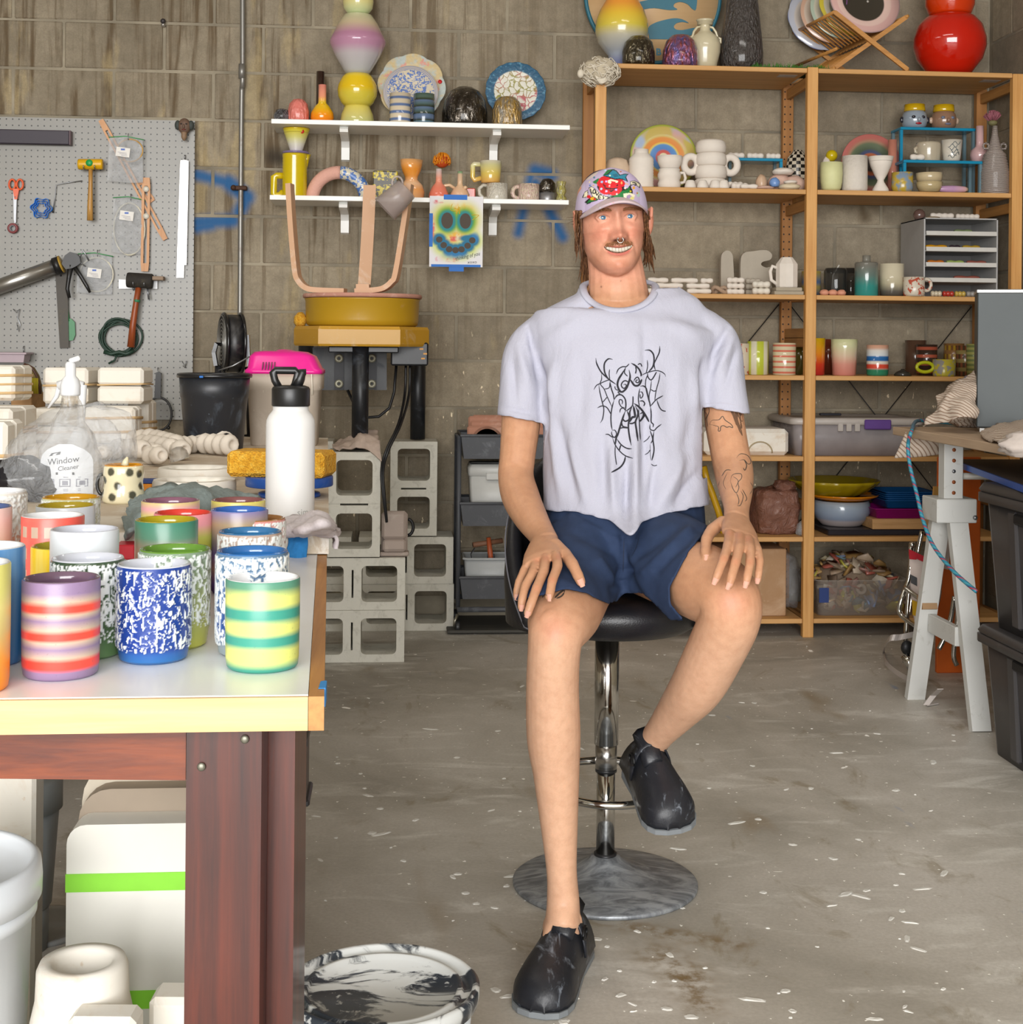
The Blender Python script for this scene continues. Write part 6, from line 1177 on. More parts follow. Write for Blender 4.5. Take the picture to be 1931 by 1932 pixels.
for k,(t,rr_,nm,lb)in enumerate(((.05,.152,pl_mat('plate_pink','#cfa7a0','#d8b9ae','#3a352d','#a98f90'),'big plate with pink rim and dark centre at the front of the dish rack'),(.3,.14,pl_mat('plate_yellow','#c6b53c','#c9c3b0','#8f8f7a'),'yellow edged plate second in the dish rack'),(.48,.135,pl_mat('plate_mint','#a9b7a5','#c9c3b0','#c9c3b0','#7d8a80'),'mint grey plate third in the dish rack'),(.66,.135,pl_mat('plate_peach','#c9a38c','#cbb9a8','#cbb9a8','#7a5a4c'),'peach plate fourth in the dish rack'),(.84,.15,pl_mat('plate_blue','#b7b9c4','#c9c0b8','#c9c0b8','#4b5c94'),'pale plate with blue scalloped edge at the back of the dish rack'))):
 c=c0+ax*t+Vector((-.012*k,0,-.004*k));pr=[(0,0),(rr_*.6,0),(rr_*.63,.003),(rr_,.02),(rr_,.025),(rr_*.6,.008),(0,.007)]
 o=obj('plate',MB().lathe(pr,56,wob=(lambda a,z:.97+.03*abs(math.cos(5*a)))if k in(1,4)else None),nm,label=lb,cat='plate',group='plates in the dish rack');o.matrix_world=Matrix.Translation(c)@rot_to(nrm).to_4x4()
 if k==0:
  pm=simple('plate_purple_line','#7d4f86',.4);obj('painted_line',MB().tube(spline([Vector((x,y,.0085))for x,y in((-.075,-.02),(-.06,.035),(-.02,.06),(.02,.058),(.05,.045))],5),.0022,6),pm,o)
  for(x,y,cc,rad)in((.06,.045,'#c97fb0',.007),(.062,.02,'#3f9a3a',.008),(.02,.0,'#b5b0a8',.005)):obj('painted_dot',MB().lathe([(0,.007),(rad,.007),(rad,.0088),(0,.0088)],14,(x,y,0)),simple('dot_'+cc[1:],cc,.3),o)
redg=simple('tomato_glaze','#c41d0c',.06,coat=.6,var=.03)
loc,s_=place(1792,YR+.17,ZT[0]);yb=proj(loc)[1];e=empty('gourd_vase',loc,'glossy red double-bulb vase at the right end of the rack top','vase')
def lp(l):return MB().lathe([(0,max(0,yb-l[0][1])*s_)]+[(r*s_,max(0,yb-y)*s_)for r,y in l]+[(0,(yb-l[-1][1])*s_)],64)
obj('lower_bulb',lp([(38,142),(46,131),(60,113),(67,90),(67,74),(60,50),(48,35),(38,29)]),redg,e);obj('upper_bulb',lp([(38,29),(40,24),(45,12),(46,-4),(42,-24),(30,-40),(20,-46)]),simple('tomato_orange_glaze','#cf3a0c',.06,coat=.6,var=.03),e)
pot2('crumpled_pot','crumpled unglazed beige pot at the far left of the second rack shelf','pot',1165,.12,1,[(24,357),(25,338),(24,318),(19,303),(8,298)],simple('bisque_pot','#cdb59c',.9,bump=.8),hollow=False,wob=lambda a,z:1+.06*math.sin(7*a+z*60))
def rain(M,p):
 r_=M.vm('LENGTH',M.map(p,(1,1,0)));X,Y_,Z=M.sep(p);sw=M.mix(M.noise(p,7,2),'#b9b33f','#c79f6a');sw=M.mix(M.rng(M.noise(p,9,1),.55,.65),sw,'#9fb0c9');sw=M.mix(M.rng(M.noise(M.map(p,loc=(2,1,0)),9,1),.56,.64),sw,'#cf9d9a')
 k=M.math('DIVIDE',r_,.14);c=M.ramp(k,[(0,'#d8cfae'),(.13,'#d3c8a0'),(.15,'#c23a2a'),(.22,'#b8402e'),(.26,'#3f74b8'),(.40,'#4a86bf'),(.45,'#d8c14a'),(.5,'#d9822a'),(.62,'#d58a35'),(.68,'#c9b96a'),(.75,'#c9b96a')]);M.col(M.mix(M.rng(k,.66,.74),c,M.mix(M.rng(k,.93,.98),sw,'#9aa33a')))
leaning('rainbow_plate','large plate of rainbow rings leaning behind the white bottle on the second rack shelf',1252,298,64,YR+.30,plate_mat('rainbow_glaze',rain),tilt=10,depthf=.06)
def ribs(l,n_,a=1.):return l
pot2('ribbed_bottle','white ribbed bottle without glaze on the second rack shelf','bottle',1210,.09,1,[(23,361),(23.5,352)]+[(23.5-(.6 if i%2 else 0),350-i*2.6)for i in range(20)]+[(22,298),(15,291),(13.5,289),(13.5,282)],white)
o=pot2('bulged_cup','white cup of stacked rounded bulges under the small bowl on the second rack shelf','cup',1263,.09,1,[(19,361),(21,354),(22,347),(19.5,340),(22,335),(22,329),(19.5,324),(20,319)],white);ringhandle(o,[(20,0,31),(28,0,32),(31,0,22),(29,0,14),(20,0,12)],3);s_=mpp(Vector(o.location))
lz=max(v.co.z for v in o.data.vertices)+zS(1)+.0005;pot('small_bowl','small white bowl balanced on the bulged cup','bowl',1264,YR+.09,lz,[(17,0),(18,2),(23,12),(24,24)],white)
loc,s_=place(1341,YR+.12,zS(1));yb=proj(loc)[1];e=empty('ring_handled_vase',loc,'large white vase of four stacked bulges with two ring handles','vase')
for nm,l in(('bulge',[(22,362),(30,358),(32,350),(30,341),(26,338)]),('bulge',[(26,338),(29,336),(31,326),(29,316),(27,314)]),('bulge',[(26,314),(29,311),(30,301),(28,292),(25,290)]),('bulge',[(25,290),(28,287),(29,278),(27,269),(22,265)])):obj(nm,lp(l),white,e)
for sg in(-1,1):obj('ring_handle',MB().tube([Vector((sg*38*s_+13*s_*math.cos(t),0,(yb-311)*s_+15*s_*math.sin(t)))for t in[2*math.pi*k/28 for k in range(28)]],7*s_,12,closed=True),white,e)
for k,x in enumerate((1303,1326,1350,1366)):pot2('small_cone',['small white clay cone leftmost in the row before the ring-handled vase','small white clay cone second in the row before the ring-handled vase','small white clay cone third in the row before the ring-handled vase','small white clay cone at the right end of the row before the ring-handled vase'][k],'cup',x,.03,1,[(11,360),(11,352),(8,342),(6,340)],white,hollow=False,n=20)
acr=Mat('acrylic_blue_grey','#6f8b96',.2,alpha=.75).m;acb=simple('acrylic_blue','#1583a8',.2)
def riser(x0,x1,y0,si,off,label,dpt=.12,stripe=None):
 a,b=PY(x0,y0,YR+off),PY(x1,y0,YR+off);zt=a.z;zb=zS(si)if not isinstance(si,float)else si;xm=(a.x+b.x)/2;W=b.x-a.x;e=empty('display_riser',(xm,YR+off+dpt/2,zb),label,'riser')
 part('top',MB().box((xm,YR+off+dpt/2,zt-.006),(W,dpt,.012),bev=.002),acb,e)
 for sx in(-1,1):
  part('leg',MB().box((xm+sx*(W/2-.006),YR+off+.012,(zt-.012+zb)/2),(.012,.016,zt-.012-zb)),acb if sx==(stripe or 1)else acr,e);part('leg',MB().box((xm+sx*(W/2-.006),YR+off+dpt-.012,(zt-.012+zb)/2),(.012,.016,zt-.012-zb)),acr,e)
 return zt
zr1=riser(1376,1478,297,1,.18,'low blue and grey riser on the second rack shelf, left bay')
s_=scale_at(.2);G='white clay bone pieces'
def bone(x0,x1,y,off,label,zb=None,r=6,nb=3,hole=False,mat=None,grp=G):
 a,b=PY(x0,y,YR+off),PY(x1,y,YR+off);r_=r*mpp(a);z=(zb if zb is not None else a.z)+r_+.0003;m_=bead_rod((a.x,a.y,z),(b.x,b.y,z),r_,nb,12,hole,even=.7);return tag(obj('clay_bone',m_,mat or white,org=((a.x+b.x)/2,a.y,z-r_)),label,'ceramic',grp)
bone(1374,1405,290,.22,'white clay bone at left on the low blue riser',zr1);bone(1410,1441,290,.22,'white clay bone in the middle of the low blue riser',zr1);bone(1446,1473,290,.22,'white clay bone at right on the low blue riser',zr1)
z2=zS(1)
bone(1374,1402,335,.10,'white clay bone under the low blue riser',z2+.012,6);bone(1380,1412,345,.07,'white clay bone lying in front of the riser',z2,7);bone(1398,1430,350,.03,'white clay bone nearest the shelf edge left of the pebble pile',z2,5,2)
pkc=simple('pink_bisque','#c9a898',.85);
def pebble(px,off,zb,w,h,label,mat,dpt=None,cat='ceramic',rot=0,grp=None,seed=0):loc,s_=place(px,YR+off,zb);return tag(obj('clay_piece',lumps((0,0,0),(w*s_,(dpt or w)*s_,h*s_),18,12,.12,2.,seed),mat,loc=loc,rot=(0,0,rot)),label,cat,grp)
pebble(1437,.06,z2,22,30,'glazed tan knob jar in the pile before the riser',simple('tan_glaze','#c3a488',.3),seed=1);pebble(1462,.04,z2+.012,20,18,'small round blue ball in the pile of clay pieces',simple('blue_ball','#6c8fc4',.3),seed=2);pebble(1444,.03,z2,34,7,'flat pink disc at the front of the clay pile',pkc,seed=3);pebble(1490,.04,z2,42,13,'flat cream disc at the right of the clay pile',simple('cream_disc','#d3c3a6',.6),seed=4);pebble(1492,.04,z2+.026,26,7,'small white disc stacked on the cream disc',white,seed=5)
pebble(1500,.12,z2,44,32,'pink block of clay at the back of the clay pile',pkc,seed=6);pebble(1470,.14,z2,46,36,'rough pink mound at the back of the clay pile',pkc,seed=7);pebble(1478,.12,z2+.07,40,14,'pale clay fragment on top of the clay pile',white,seed=8)
ck=Mat('checker_glaze',None,.3);p=ck.obj();X,Y_,Z=ck.sep(p);an_=ck.math('MULTIPLY',ck.math('ARCTAN2',Y_,X),16/6.2832);c_=ck.math('MODULO',ck.math('ABSOLUTE',ck.math('ADD',ck.math('FLOOR',an_),ck.math('FLOOR',ck.math('MULTIPLY',Z,70)))),2.);ck.col(ck.mix(c_,'#191715','#cfc4b0'))
o=pot2('checkered_vase','black and white checkered vase behind the centre post','vase',1505,.26,1,[(19,350),(21,335),(22,315),(19,298),(11,288),(9,284)],ck.m)
pebble(1560,.20,z2,24,72,'white clay shape standing behind the centre post in the right bay',white,seed=9)
loc,s_=place(1562,YR+.22,z2);tag(obj('yellow_ball',MB().sphere((0,0,0),11*s_,18,12),simple('yellow_glaze_ball','#c5ad12',.2),loc=(loc.x+.01,loc.y-.02,z2+.165)),'yellow glazed ball atop the white shape beside the centre post','ball')
pot2('pale_yellow_cup','pale yellow cup leftmost in the right bay of the second rack shelf','cup',1569,.05,1,[(14,362),(18,356),(20,345),(21,330),(20.5,307)],simple('lemon_matt','#cfcf9a',.6));pot2('carved_cylinder','white carved cylinder beside the pale yellow cup','vase',1613,.06,1,[(23,363),(24,356),(23.5,295)],simple('white_crackle_b','#d0c8bd',.8,bump=.8,scale=70));pot2('goblet','white clay goblet in front of the dark centred plate','goblet',1662,.06,1,[(16,363),(15,357),(7,344),(6,340),(12,330),(19,314),(24,296)],white)
def dpl(M,p):
 r_=M.math('DIVIDE',M.vm('LENGTH',M.map(p,(1,1,0))),.13);M.col(M.ramp(r_,[(0,'#231d1c'),(.22,'#2a2320'),(.3,'#a4552f'),(.36,'#a4552f'),(.4,'#3d4666'),(.46,'#3d4666'),(.52,'#46533f'),(.7,'#5f6b50'),(.78,'#a07a62'),(.86,'#b0655a'),(1,'#b3625c')]))
leaning('dark_centred_plate','plate with pink rim and dark centre leaning behind the goblet',1643,311,58,YR+.28,plate_mat('dark_centre_glaze',dpl),tilt=10,depthf=.1)
pot2('pink_cylinder','tall thin pink tube vase behind the goblet','vase',1684,.18,1,[(8,364),(8.5,350),(8.5,264)],'#b97a68');M=Mat('yellow_blue_glaze',None,.2);p=M.obj();M.col(M.mix(M.rng(M.noise(p,30,3),.45,.6),'#b59a3a','#7c8fa3'));pot2('mottled_cup','small yellow and blue mottled cup near the front of the right bay','cup',1703,.05,1,[(18,363),(20,355),(20,326)],M.m)
zr2=riser(1700,1842,239,1,.20,'taller blue and grey riser holding two face jars',stripe=-1);zr3=riser(1706,1855,301,1,.06,'lower blue riser in front holding a mug and a cup',.13,stripe=-1)
o=pot2('banded_bowl','lower tan bowl of the stacked pair under the blue riser','bowl',1754,.03,1,[(18,362),(23,354),(25,344)],'#b5a37b');lz=max(v.co.z for v in o.data.vertices)+zS(1);pot('banded_bowl','upper tan bowl of the stacked pair under the blue riser','bowl',1754,YR+.03,lz-.0,[(22,0),(24,8),(25,17)],'#bfae8c')
bone(1770,1826,352,.03,'pink and yellow glazed rod lying at the shelf front',z2,7,1,mat=bands('pink_yellow_rod',[(0,'#b58fb0'),(.4,'#c9a0a5'),(.7,'#c9b93a'),(1,'#cdbb2c')],.12,.2,axis=0),grp=None)
def facejar(px,label,skin,hat,ear,feat):
 loc,s_=place(px,YR+.26,zr2);yb=proj(loc)[1];k=48/46.;e=empty('face_jar',loc,label,'jar')
 obj('head',MB().lathe([(0,0)]+[(r*s_,h*s_)for r,h in((17,0),(22,6),(24,16),(22,28),(18,34))]+[(0,34*s_)],36),skin,e);obj('hat',MB().lathe([(0,33*s_),(19*s_,33*s_),(20*s_,35*s_),(19*s_,46*s_),(17*s_,46*s_),(16*s_,38*s_),(0,38*s_)],36),hat,e)
 obj('nose',MB().sphere((0,-24*s_,15*s_),(3.5*s_,4*s_,4.5*s_),10,8),skin,e)
 for sg in(-1,1):
  obj('eye',MB().sphere((sg*9*s_,-21*s_,20*s_),(4*s_,2.5*s_,3*s_),10,8),feat[0],e);obj('ear',MB().sphere((sg*25*s_,-2*s_,17*s_),(4*s_,3*s_,6*s_),10,8),ear,e)
 obj('mouth',MB().sphere((0,-22.5*s_,8*s_),(6*s_,2.5*s_,2.2*s_),10,8),feat[1],e)
dkg=simple('jar_dark','#2b2b33',.15);facejar(1726,'grey-blue face jar with a yellow top and red mouth on the tall riser',simple('jar_blue','#8f9aa5',.15,coat=.4),simple('jar_yellow','#cba516',.15,coat=.4),dkg,(dkg,simple('jar_red','#a3202a',.2)));facejar(1781,'brown face jar with a yellow crown on the tall riser',simple('jar_brown','#8f6f5a',.15,coat=.4),MATS['jar_yellow'],simple('jar_pale','#c1a58f',.2),(simple('jar_slate','#6b7387',.2),simple('jar_moustache','#6d6f86',.2)))
o=pot('face_mug','beige mug with a modelled nose on the lower blue riser','mug',1752,YR+.12,zr3,[(21,0),(22,2),(23,32),(22,36)],'#b3a893');ringhandle(o,[(-20,0,28),(-26,0,24),(-25,0,18),(-20,0,16)],3.2,name='nose');o=pot('drawn_cup','white cup with grey line drawing on the lower blue riser','cup',1796,YR+.1,zr3,[(14,0),(16,4),(20,40)],None or '#c7c1b4');s_=mpp(Vector(o.location))
gl_=simple('drawn_line','#57656a',.4);rr=random.Random(21)
for k in range(6):
 z_=(8+5*k)*s_;rad=(16.3+4*(8+5*k)/40+.4)*s_;a0=rr.uniform(-2.4,-1.8);obj('drawing_line',MB().tube([Vector((rad*math.cos(a0+.11*i),rad*math.sin(a0+.11*i),z_+3*s_*math.sin(i*1.1+k)))for i in range(9)],.0012,5),gl_,o)
bone(1718,1745,290,.08,'white clay bone on the lower blue riser beside the mug',zr3,6,2)
pkp=simple('pink_gloss','#c8a3a3',.12,coat=.4);o=pot('bottle_vase','pink round bottle vase with a straight neck behind the ribbed vase','vase',1849,YR+.16,zr3,[(8,0),(15,5),(18,16),(16,26),(8,33),(7,38),(7,72)],pkp)
loc,s_=place(1877,YR+.07,z2);yb=proj(loc)[1]
rbw=Mat('ribbed_white','#bdb0a8',.3,coat=.2);rbw.bump(rbw.math('SINE',rbw.math('MULTIPLY',rbw.sep(rbw.obj())[2],1050.)),.9,.004)
o=pot2('ribbed_vase','tall white ribbed bottle vase with ring ears and a dried flower at the right end','vase',1877,.07,1,[(27,371),(28,362)]+[(28-(1.1 if i%2 else 0)-max(0,(i-12))*.55,358-i*2.7)for i in range(26)]+[(15,286),(10,272),(6,255),(4.5,238)],rbw.m,n=48)
for sg in(-1,1):ringhandle(o,[(sg*17+5.5*math.cos(t),0,yb-276+5.5*math.sin(t))for t in[2*math.pi*k/14 for k in range(14)]],1.9,closed=True,name='ring_ear')
fl=empty('dried_flower',Vector((loc.x,loc.y,z2+(yb-242)*s_)),'dusky pink dried protea bloom in the white ribbed vase','flower');c0=Vector((loc.x-.01,loc.y,z2+(yb-232)*s_));mb=MB();rr=random.Random(6)
for i in range(90):
 a,t=rr.uniform(0,6.283),rr.uniform(.5,1.5);d_=Vector((math.cos(a)*math.cos(t),math.sin(a)*math.cos(t),math.sin(t)));mb.tube([c0,c0+Vector((d_.x*12*s_,d_.y*12*s_,d_.z*12*s_)),c0+Vector((d_.x*20*s_,d_.y*20*s_,d_.z*24*s_))],[.0012,.0018,.0022],4)
part('petals',mb,simple('protea_pink','#9a5a66',.7,var=.3,scale=60),fl,kind='stuff');part('base',MB().sphere(c0,(9*s_,9*s_,6*s_),12,8),simple('protea_green','#6e6a45',.7),fl);part('stem',MB().tube([c0,Vector((loc.x,loc.y,z2+(yb-250)*s_))],.003,6),simple('stem_green','#5f6e33',.6),fl)
z3=zS(2);G3='pale clay rods stacked on the third rack shelf'
nm_=['bottom','second','top']
for r_,(y,spans)in enumerate(((548,((1218,1288),(1296,1343))),(537,((1226,1290),(1295,1340))),(525,((1222,1262),(1266,1318),(1322,1346))))):
 for k,(a_,b_)in enumerate(spans):bone(a_,b_,y,.06+.0*r_,'pale clay rod, %s in the %s row right of the man\'s neck'%(['first','second','third'][k],nm_[r_]),z3+.0215*r_,5.2,2,True,grp=G3)
grey=simple('grey_bisque','#aea596',.9)
def plaque(pts,off,label,th=.03):
 q=spline([PY(x,y,YR+off)for x,y in pts],4);zb=min(v.z for v in q);dz=z3-zb+.0005;return tag(obj('clay_plaque',MB().prism([(v.x,v.z+dz)for v in q],YR+off,YR+off+th,1),grey,org=(q[0].x,YR+off,z3)),label,'ceramic')
plaque([(1361,552),(1361,490),(1364,475),(1373,470),(1381,475),(1384,490),(1384,552),(1361,552)],.28,'upright rounded grey clay bar at the back of the third rack shelf');plaque([(1399,552),(1398,490),(1404,472),(1422,468),(1446,466),(1457,474),(1454,484),(1440,488),(1437,494),(1446,499),(1457,500),(1456,530),(1457,552),(1399,552)],.26,'C-shaped grey clay plaque at the back of the third rack shelf')
for k in range(3):bone(1372,1405,520,.09,'clay bead rod, %s of the three-high stack before the C-shaped plaque'%nm_[k],z3+.0235*k,5.7,3,grp='bead rods on the third shelf')
for k in range(3):bone(1407,1436,520,.16,'greyish clay bead rod, %s of the stack behind the white pair'%nm_[k],z3+.0235*k,5.7,3,mat=grey,grp='bead rods on the third shelf')
for k in range(2):bone(1420,1453,540,.05,'white clay bead rod, %s of the pair left of the jug'%('lower','upper')[k],z3+.027*k,6.6,3,mat=simple('white_beads','#d8d1c3',.6),grp='bead rods on the third shelf')
loc,s_=place(1358,YR+.1,z3);e_=tag(obj('clay_knot',MB().tube([Vector((14*s_*math.cos(t),8*s_*math.sin(t),9*s_+5*s_*math.sin(2*t)))for t in[2*math.pi*k/24 for k in range(24)]],4*s_,10,closed=True),simple('brown_bisque','#a58b74',.85),loc=loc),'small brown knotted clay ring between the rods and the bead stack','ceramic')
for k,(w_,h_)in enumerate(((56,7),(50,7))):
 loc,s_=place(1484,YR+.06,z3+.0152*k);tag(obj('kiln_tile',MB().box((0,0,.0074),(w_*s_,.09,.0146),bev=.002),simple('kiln_tile','#a59a87',.9),loc=loc),['lower flat kiln tile under the white jug','upper flat kiln tile under the white jug'][k],'tile')
zj=z3+.0306;loc,s_=place(1485,YR+.06,zj);jg=empty('white_jug',loc,'white faceted jug with a slanted top and ring handle on flat tiles','jug')
obj('body',MB().lathe([(0,0),(20*s_,0),(21*s_,2*s_),(21*s_,44*s_),(11*s_,57*s_),(9*s_,57*s_),(0,50*s_)],10,smooth=False),white,jg);obj('handle',MB().tube([Vector((x*s_,0,z*s_))for x,z in((-18,36),(-28,40),(-32,30),(-30,14),(-19,6))],3.4*s_,10),white,jg)
bt_=Mat('teal_grey_fade',None,.35)
o=pot2('painted_cup','blue and yellow painted cup half hidden behind the centre post','cup',1531,.22,2,[(16,562),(18,550),(18,512)],bands('blue_yellow_painted',[(0,'#3e5c8c'),(.4,'#a3924a'),(.6,'#4a6690'),(1,'#a8984e')],.1,.3))
gj=Mat('dark_glass','#2c2c2a',.05,alpha=.62).m
pot2('glass_jar','dark glass jar with brushes inside on the third rack shelf, right bay','jar',1577,.14,2,[(20,562),(22,552),(22,512),(19,506)],gj);pot2('glass_jar','second dark glass jar behind the teal bottle','jar',1606,.22,2,[(13,562),(14,550),(14,506)],gj)
tag(obj('loose_brush',MB().tube([PY(1570,552,YR+.14),PY(1572,520,YR+.14),PY(1584,500,YR+.14)],.003,6),simple('brush_white','#d5d2ca',.5),org=PY(1570,552,YR+.14)),'thin pale brush leaning in the dark glass jar','brush')
for k,x in enumerate((1556,1572,1588)):pebble(x,.02,z3,18,11,['peach clay lump at left of the trio in front of the glass jar','peach clay lump in the middle of the trio in front of the glass jar','peach clay lump at right of the trio in front of the glass jar'][k],simple('peach_clay','#cf8f74',.7),seed=12+k)
pot2('teal_bottle','grey bottle fading to teal at the base with a stub neck','bottle',1635,.08,2,[(21,564),(22,558),(22,498),(20,495),(8,494),(7.5,490),(7.5,482)],[(0,'#2f8a82'),(.25,'#36877f'),(.5,'#5e726b'),(.75,'#6e6c64'),(1,'#7a776d')]);pot2('cream_cylinder','cream vase fading to charcoal at the base','vase',1683,.08,2,[(20,564),(22,556),(22.5,498)],[(0,'#3d3b38'),(.15,'#5b5750'),(.4,'#b0a78c'),(.6,'#c3baa0'),(1,'#cdc4ab')])
o=pot2('speckled_mug','white mug with red crackle and a knobby ring handle at the shelf front','mug',1725,.03,2,[(18,562),(20,555),(20,523)],speck_mat('white_red_crackle','#c9bfae','#b0503c',.56,60,.25));ringhandle(o,[(24+9*math.cos(t),0,22+11*math.sin(t))for t in[2*math.pi*k/16 for k in range(16)]],3.4,closed=True)
for k,(a_,b_,c_)in enumerate(((1757,1777,'#c0b49c'),(1779,1800,'#a83328'),(1802,1822,'#b59a48'),(1824,1848,'#8f8b86'))):bone(a_,b_,550,.03,['beige segment of bead rod right of the speckled mug','red bead rod segment on the shelf front','mustard bead rod segment on the shelf front','grey bead rod segment beside the metal box'][k],z3,5.5,3,mat=simple('bead_'+c_[1:],c_,.3),grp=None)
ta,tb=PY(1743,545,YR+.10),PY(1884,413,YR+.10);tz=tb.z;xm=(ta.x+tb.x)/2;W=tb.x-ta.x;dpt=.27;lt=empty('letter_tray',(xm,YR+.1+dpt/2,z3),'grey four-tier letter tray holding glazed rods on the third rack shelf','tray');gt_=simple('tray_grey','#a9a8a6',.45);H=tz-z3
for sx in(-1,1):part('side_panel',MB().box((xm+sx*(W/2-.003),YR+.1+dpt/2,z3+H/2),(.006,dpt,H)),gt_,lt)
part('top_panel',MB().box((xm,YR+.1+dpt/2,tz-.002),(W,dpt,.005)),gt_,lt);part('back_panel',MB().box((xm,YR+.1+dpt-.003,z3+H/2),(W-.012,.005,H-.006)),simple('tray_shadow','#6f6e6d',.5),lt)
tz_=[]
for y in(440,470,499,528):
 zt=PY(1800,y,YR+.095).z;tz_.append(zt);part('tray_shelf',MB().box((xm,YR+.1+dpt/2,zt-.008),(W-.014,dpt-.01,.004)),gt_,lt);part('lip',MB().ribbon([Vector((xm-W/2+.008,YR+.094,zt-.001)),Vector((xm+W/2-.008,YR+.094,zt-.001))],(0,.25,1),.018,.004),simple('tray_lip','#c5c3bd',.4),lt)
glz=['#c08a1e','#3b3036','#a8892f','#b56a25','#8fa05a','#c5b33a','#8a5045','#6f7d5a']
for k,(i,x0,x1,ci)in enumerate(((1,1746,1788,0),(1,1792,1812,1),(1,1816,1850,2),(2,1750,1782,3),(2,1786,1820,4),(2,1824,1862,6),(0,1800,1835,7),(3,1800,1850,6))):
 bone(x0,x1,450,.13,['amber glazed rod in the second tier of the letter tray','black glazed rod in the second tier of the letter tray','mustard glazed rod in the second tier of the letter tray','orange glazed rod in the third tier of the letter tray','green glazed rod in the third tier of the letter tray','brown glazed rod in the third tier of the letter tray','sage glazed lump in the top tier of the letter tray','dark brown rod in the bottom tier of the letter tray'][k],tz_[i]-.006,6,2,True,mat=simple('rodglaze_%d'%ci,glz[ci],.2,coat=.3),grp='glazed rods in the letter tray')
pebble(1735,.2,tz+.0005,22,20,'small round brown glazed pot on top of the letter tray',simple('brown_gloss','#6b534c',.15,coat=.4),seed=20);bone(1756,1800,408,.14,'cream bead rod at left on top of the letter tray',tz+.0005,5.5,4,grp=None);bone(1804,1848,409,.14,'cream bead rod at right on top of the letter tray',tz+.0005,5,5,grp=None);q=PY(1702,410,YR+.2);tag(obj('clay_leaf',MB().sphere((0,0,0),(.03,.02,.004),12,8),simple('leaf_tan','#8f7a5c',.7),loc=(PY(1748,410,YR+.2).x+.004,YR+.13,tz+.0045)),'flat tan clay leaf on top of the letter tray','ceramic')
G4='glazed cups on the fourth rack shelf'
def rings(c0,c1,n,w_=.35,base=0.):
 out=[]
 for i in range(n):t=base+(i+.5)/n*(1-base);d_=(1-base)/n;out+=[(max(0,t-d_*w_/2-.012),c0),(t-d_*w_/2,c1),(t+d_*w_/2,c1),(min(1,t+d_*w_/2+.012),c0)]
 return out[:28]
pot2('cup','white cup flecked with red beside the man\'s sleeve','cup',1397,.08,3,[(16,712),(17,706),(17,648)],speck_mat('white_red_fleck','#cdbfa9','#b33a2c',.6,50),group=G4)
M=Mat('lime_stripe',None,.15,coat=.4);p=M.obj();X,Y_,Z=M.sep(p);M.col(M.mix(M.rng(M.math('SINE',M.math('MULTIPLY',M.math('ARCTAN2',Y_,X),5)),-.2,.5),'#b6bd3f','#d3cdb4'));pot2('cup','tall lime and cream vertically striped cup, second from the man\'s sleeve','cup',1430,.08,3,[(18,713),(20,706),(20,644)],M.m,group=G4)
pot2('cup','cream cup with fine coral rings left of the centre post','cup',1480,.07,3,[(20,713),(21.5,706),(22,647)],rings('#cdbf9f','#c96f5a',6,.28),group=G4)
pot2('cup','dark olive cup in the shadow behind the coral ringed one','cup',1512,.25,3,[(17,710),(18,645)],'#5f5522',group=G4);pot2('cup','yellow to red faded cup just right of the centre post','cup',1536,.08,3,[(18,713),(20,706),(21,638)],[(0,'#a82324'),(.3,'#c23a20'),(.6,'#d07f1a'),(1,'#c9a314')],group=G4);pot2('cup','rust brown cup behind the yellow to red one','cup',1563,.24,3,[(14,710),(15,640)],'#6d3020',group=G4)
pot2('cup','faceted tumbler fading from cream to coral pink','cup',1593,.07,3,[(20,714),(22,707),(25,655),(25,640)],[(0,'#c97f72'),(.3,'#d08f7e'),(.55,'#cdb59a'),(.8,'#c5c29a'),(1,'#c3c495')],group=G4,n=14)
pot2('cup','mug banded green, red, blue and white from the foot up','cup',1656,.08,3,[(19,713),(20.5,706),(20.5,651)],[(0,'#2f7d5c'),(.19,'#2f7d5c'),(.22,'#b98e80'),(.26,'#cf4a36'),(.36,'#cf4a36'),(.4,'#d8cfc0'),(.46,'#d8cfc0'),(.5,'#1f5f9e'),(.62,'#2567a5'),(.66,'#cfd5d8'),(.82,'#d8d5cf'),(.9,'#d3a78f'),(1,'#cf9a80')],group=G4)
o=pot2('lid','dark glass lid lying at the front of the fourth rack shelf','lid',1704,.05,3,[(15,713),(17,708),(13,702),(4,698),(3,696)],simple('lid_dark_glass','#35322c',.08),hollow=False)
pot2('cup','dark cup with red and green rings behind the low yellow mug','cup',1749,.22,3,[(19,709),(20,650)],rings('#3b2c24','#a8553f',4,.35),group=G4);pot2('cup','brown shadowed cup at the back behind the red ringed one','cup',1728,.32,3,[(19,709),(20,642)],'#5d4536',group=G4)
o=pot2('low_mug','low yellow flecked mug with a wide loop handle on the fourth rack shelf','mug',1782,.05,3,[(20,713),(21,707),(21,678)],speck_mat('yellow_fleck','#b3a63a','#8d8a86',.52,45,.25),group=G4);ringhandle(o,[(-37+16*math.cos(t),0,17+9*math.sin(t))for t in[2*math.pi*k/20 for k in range(20)]],3.4,simple('lime_handle','#b3b81e',.2),closed=True)
def plaid(nm,a,b,c3):
 M=Mat(nm,None,.25,coat=.3);p=M.obj();X,Y_,Z=M.sep(p);s1=M.math('GREATER_THAN',M.math('FRACT',M.math('MULTIPLY',M.math('ARCTAN2',Y_,X),2.)),.5);s2=M.math('GREATER_THAN',M.math('FRACT',M.math('MULTIPLY',Z,28)),.55);M.col(M.mix(s2,M.mix(s1,a,b),c3));return M.m
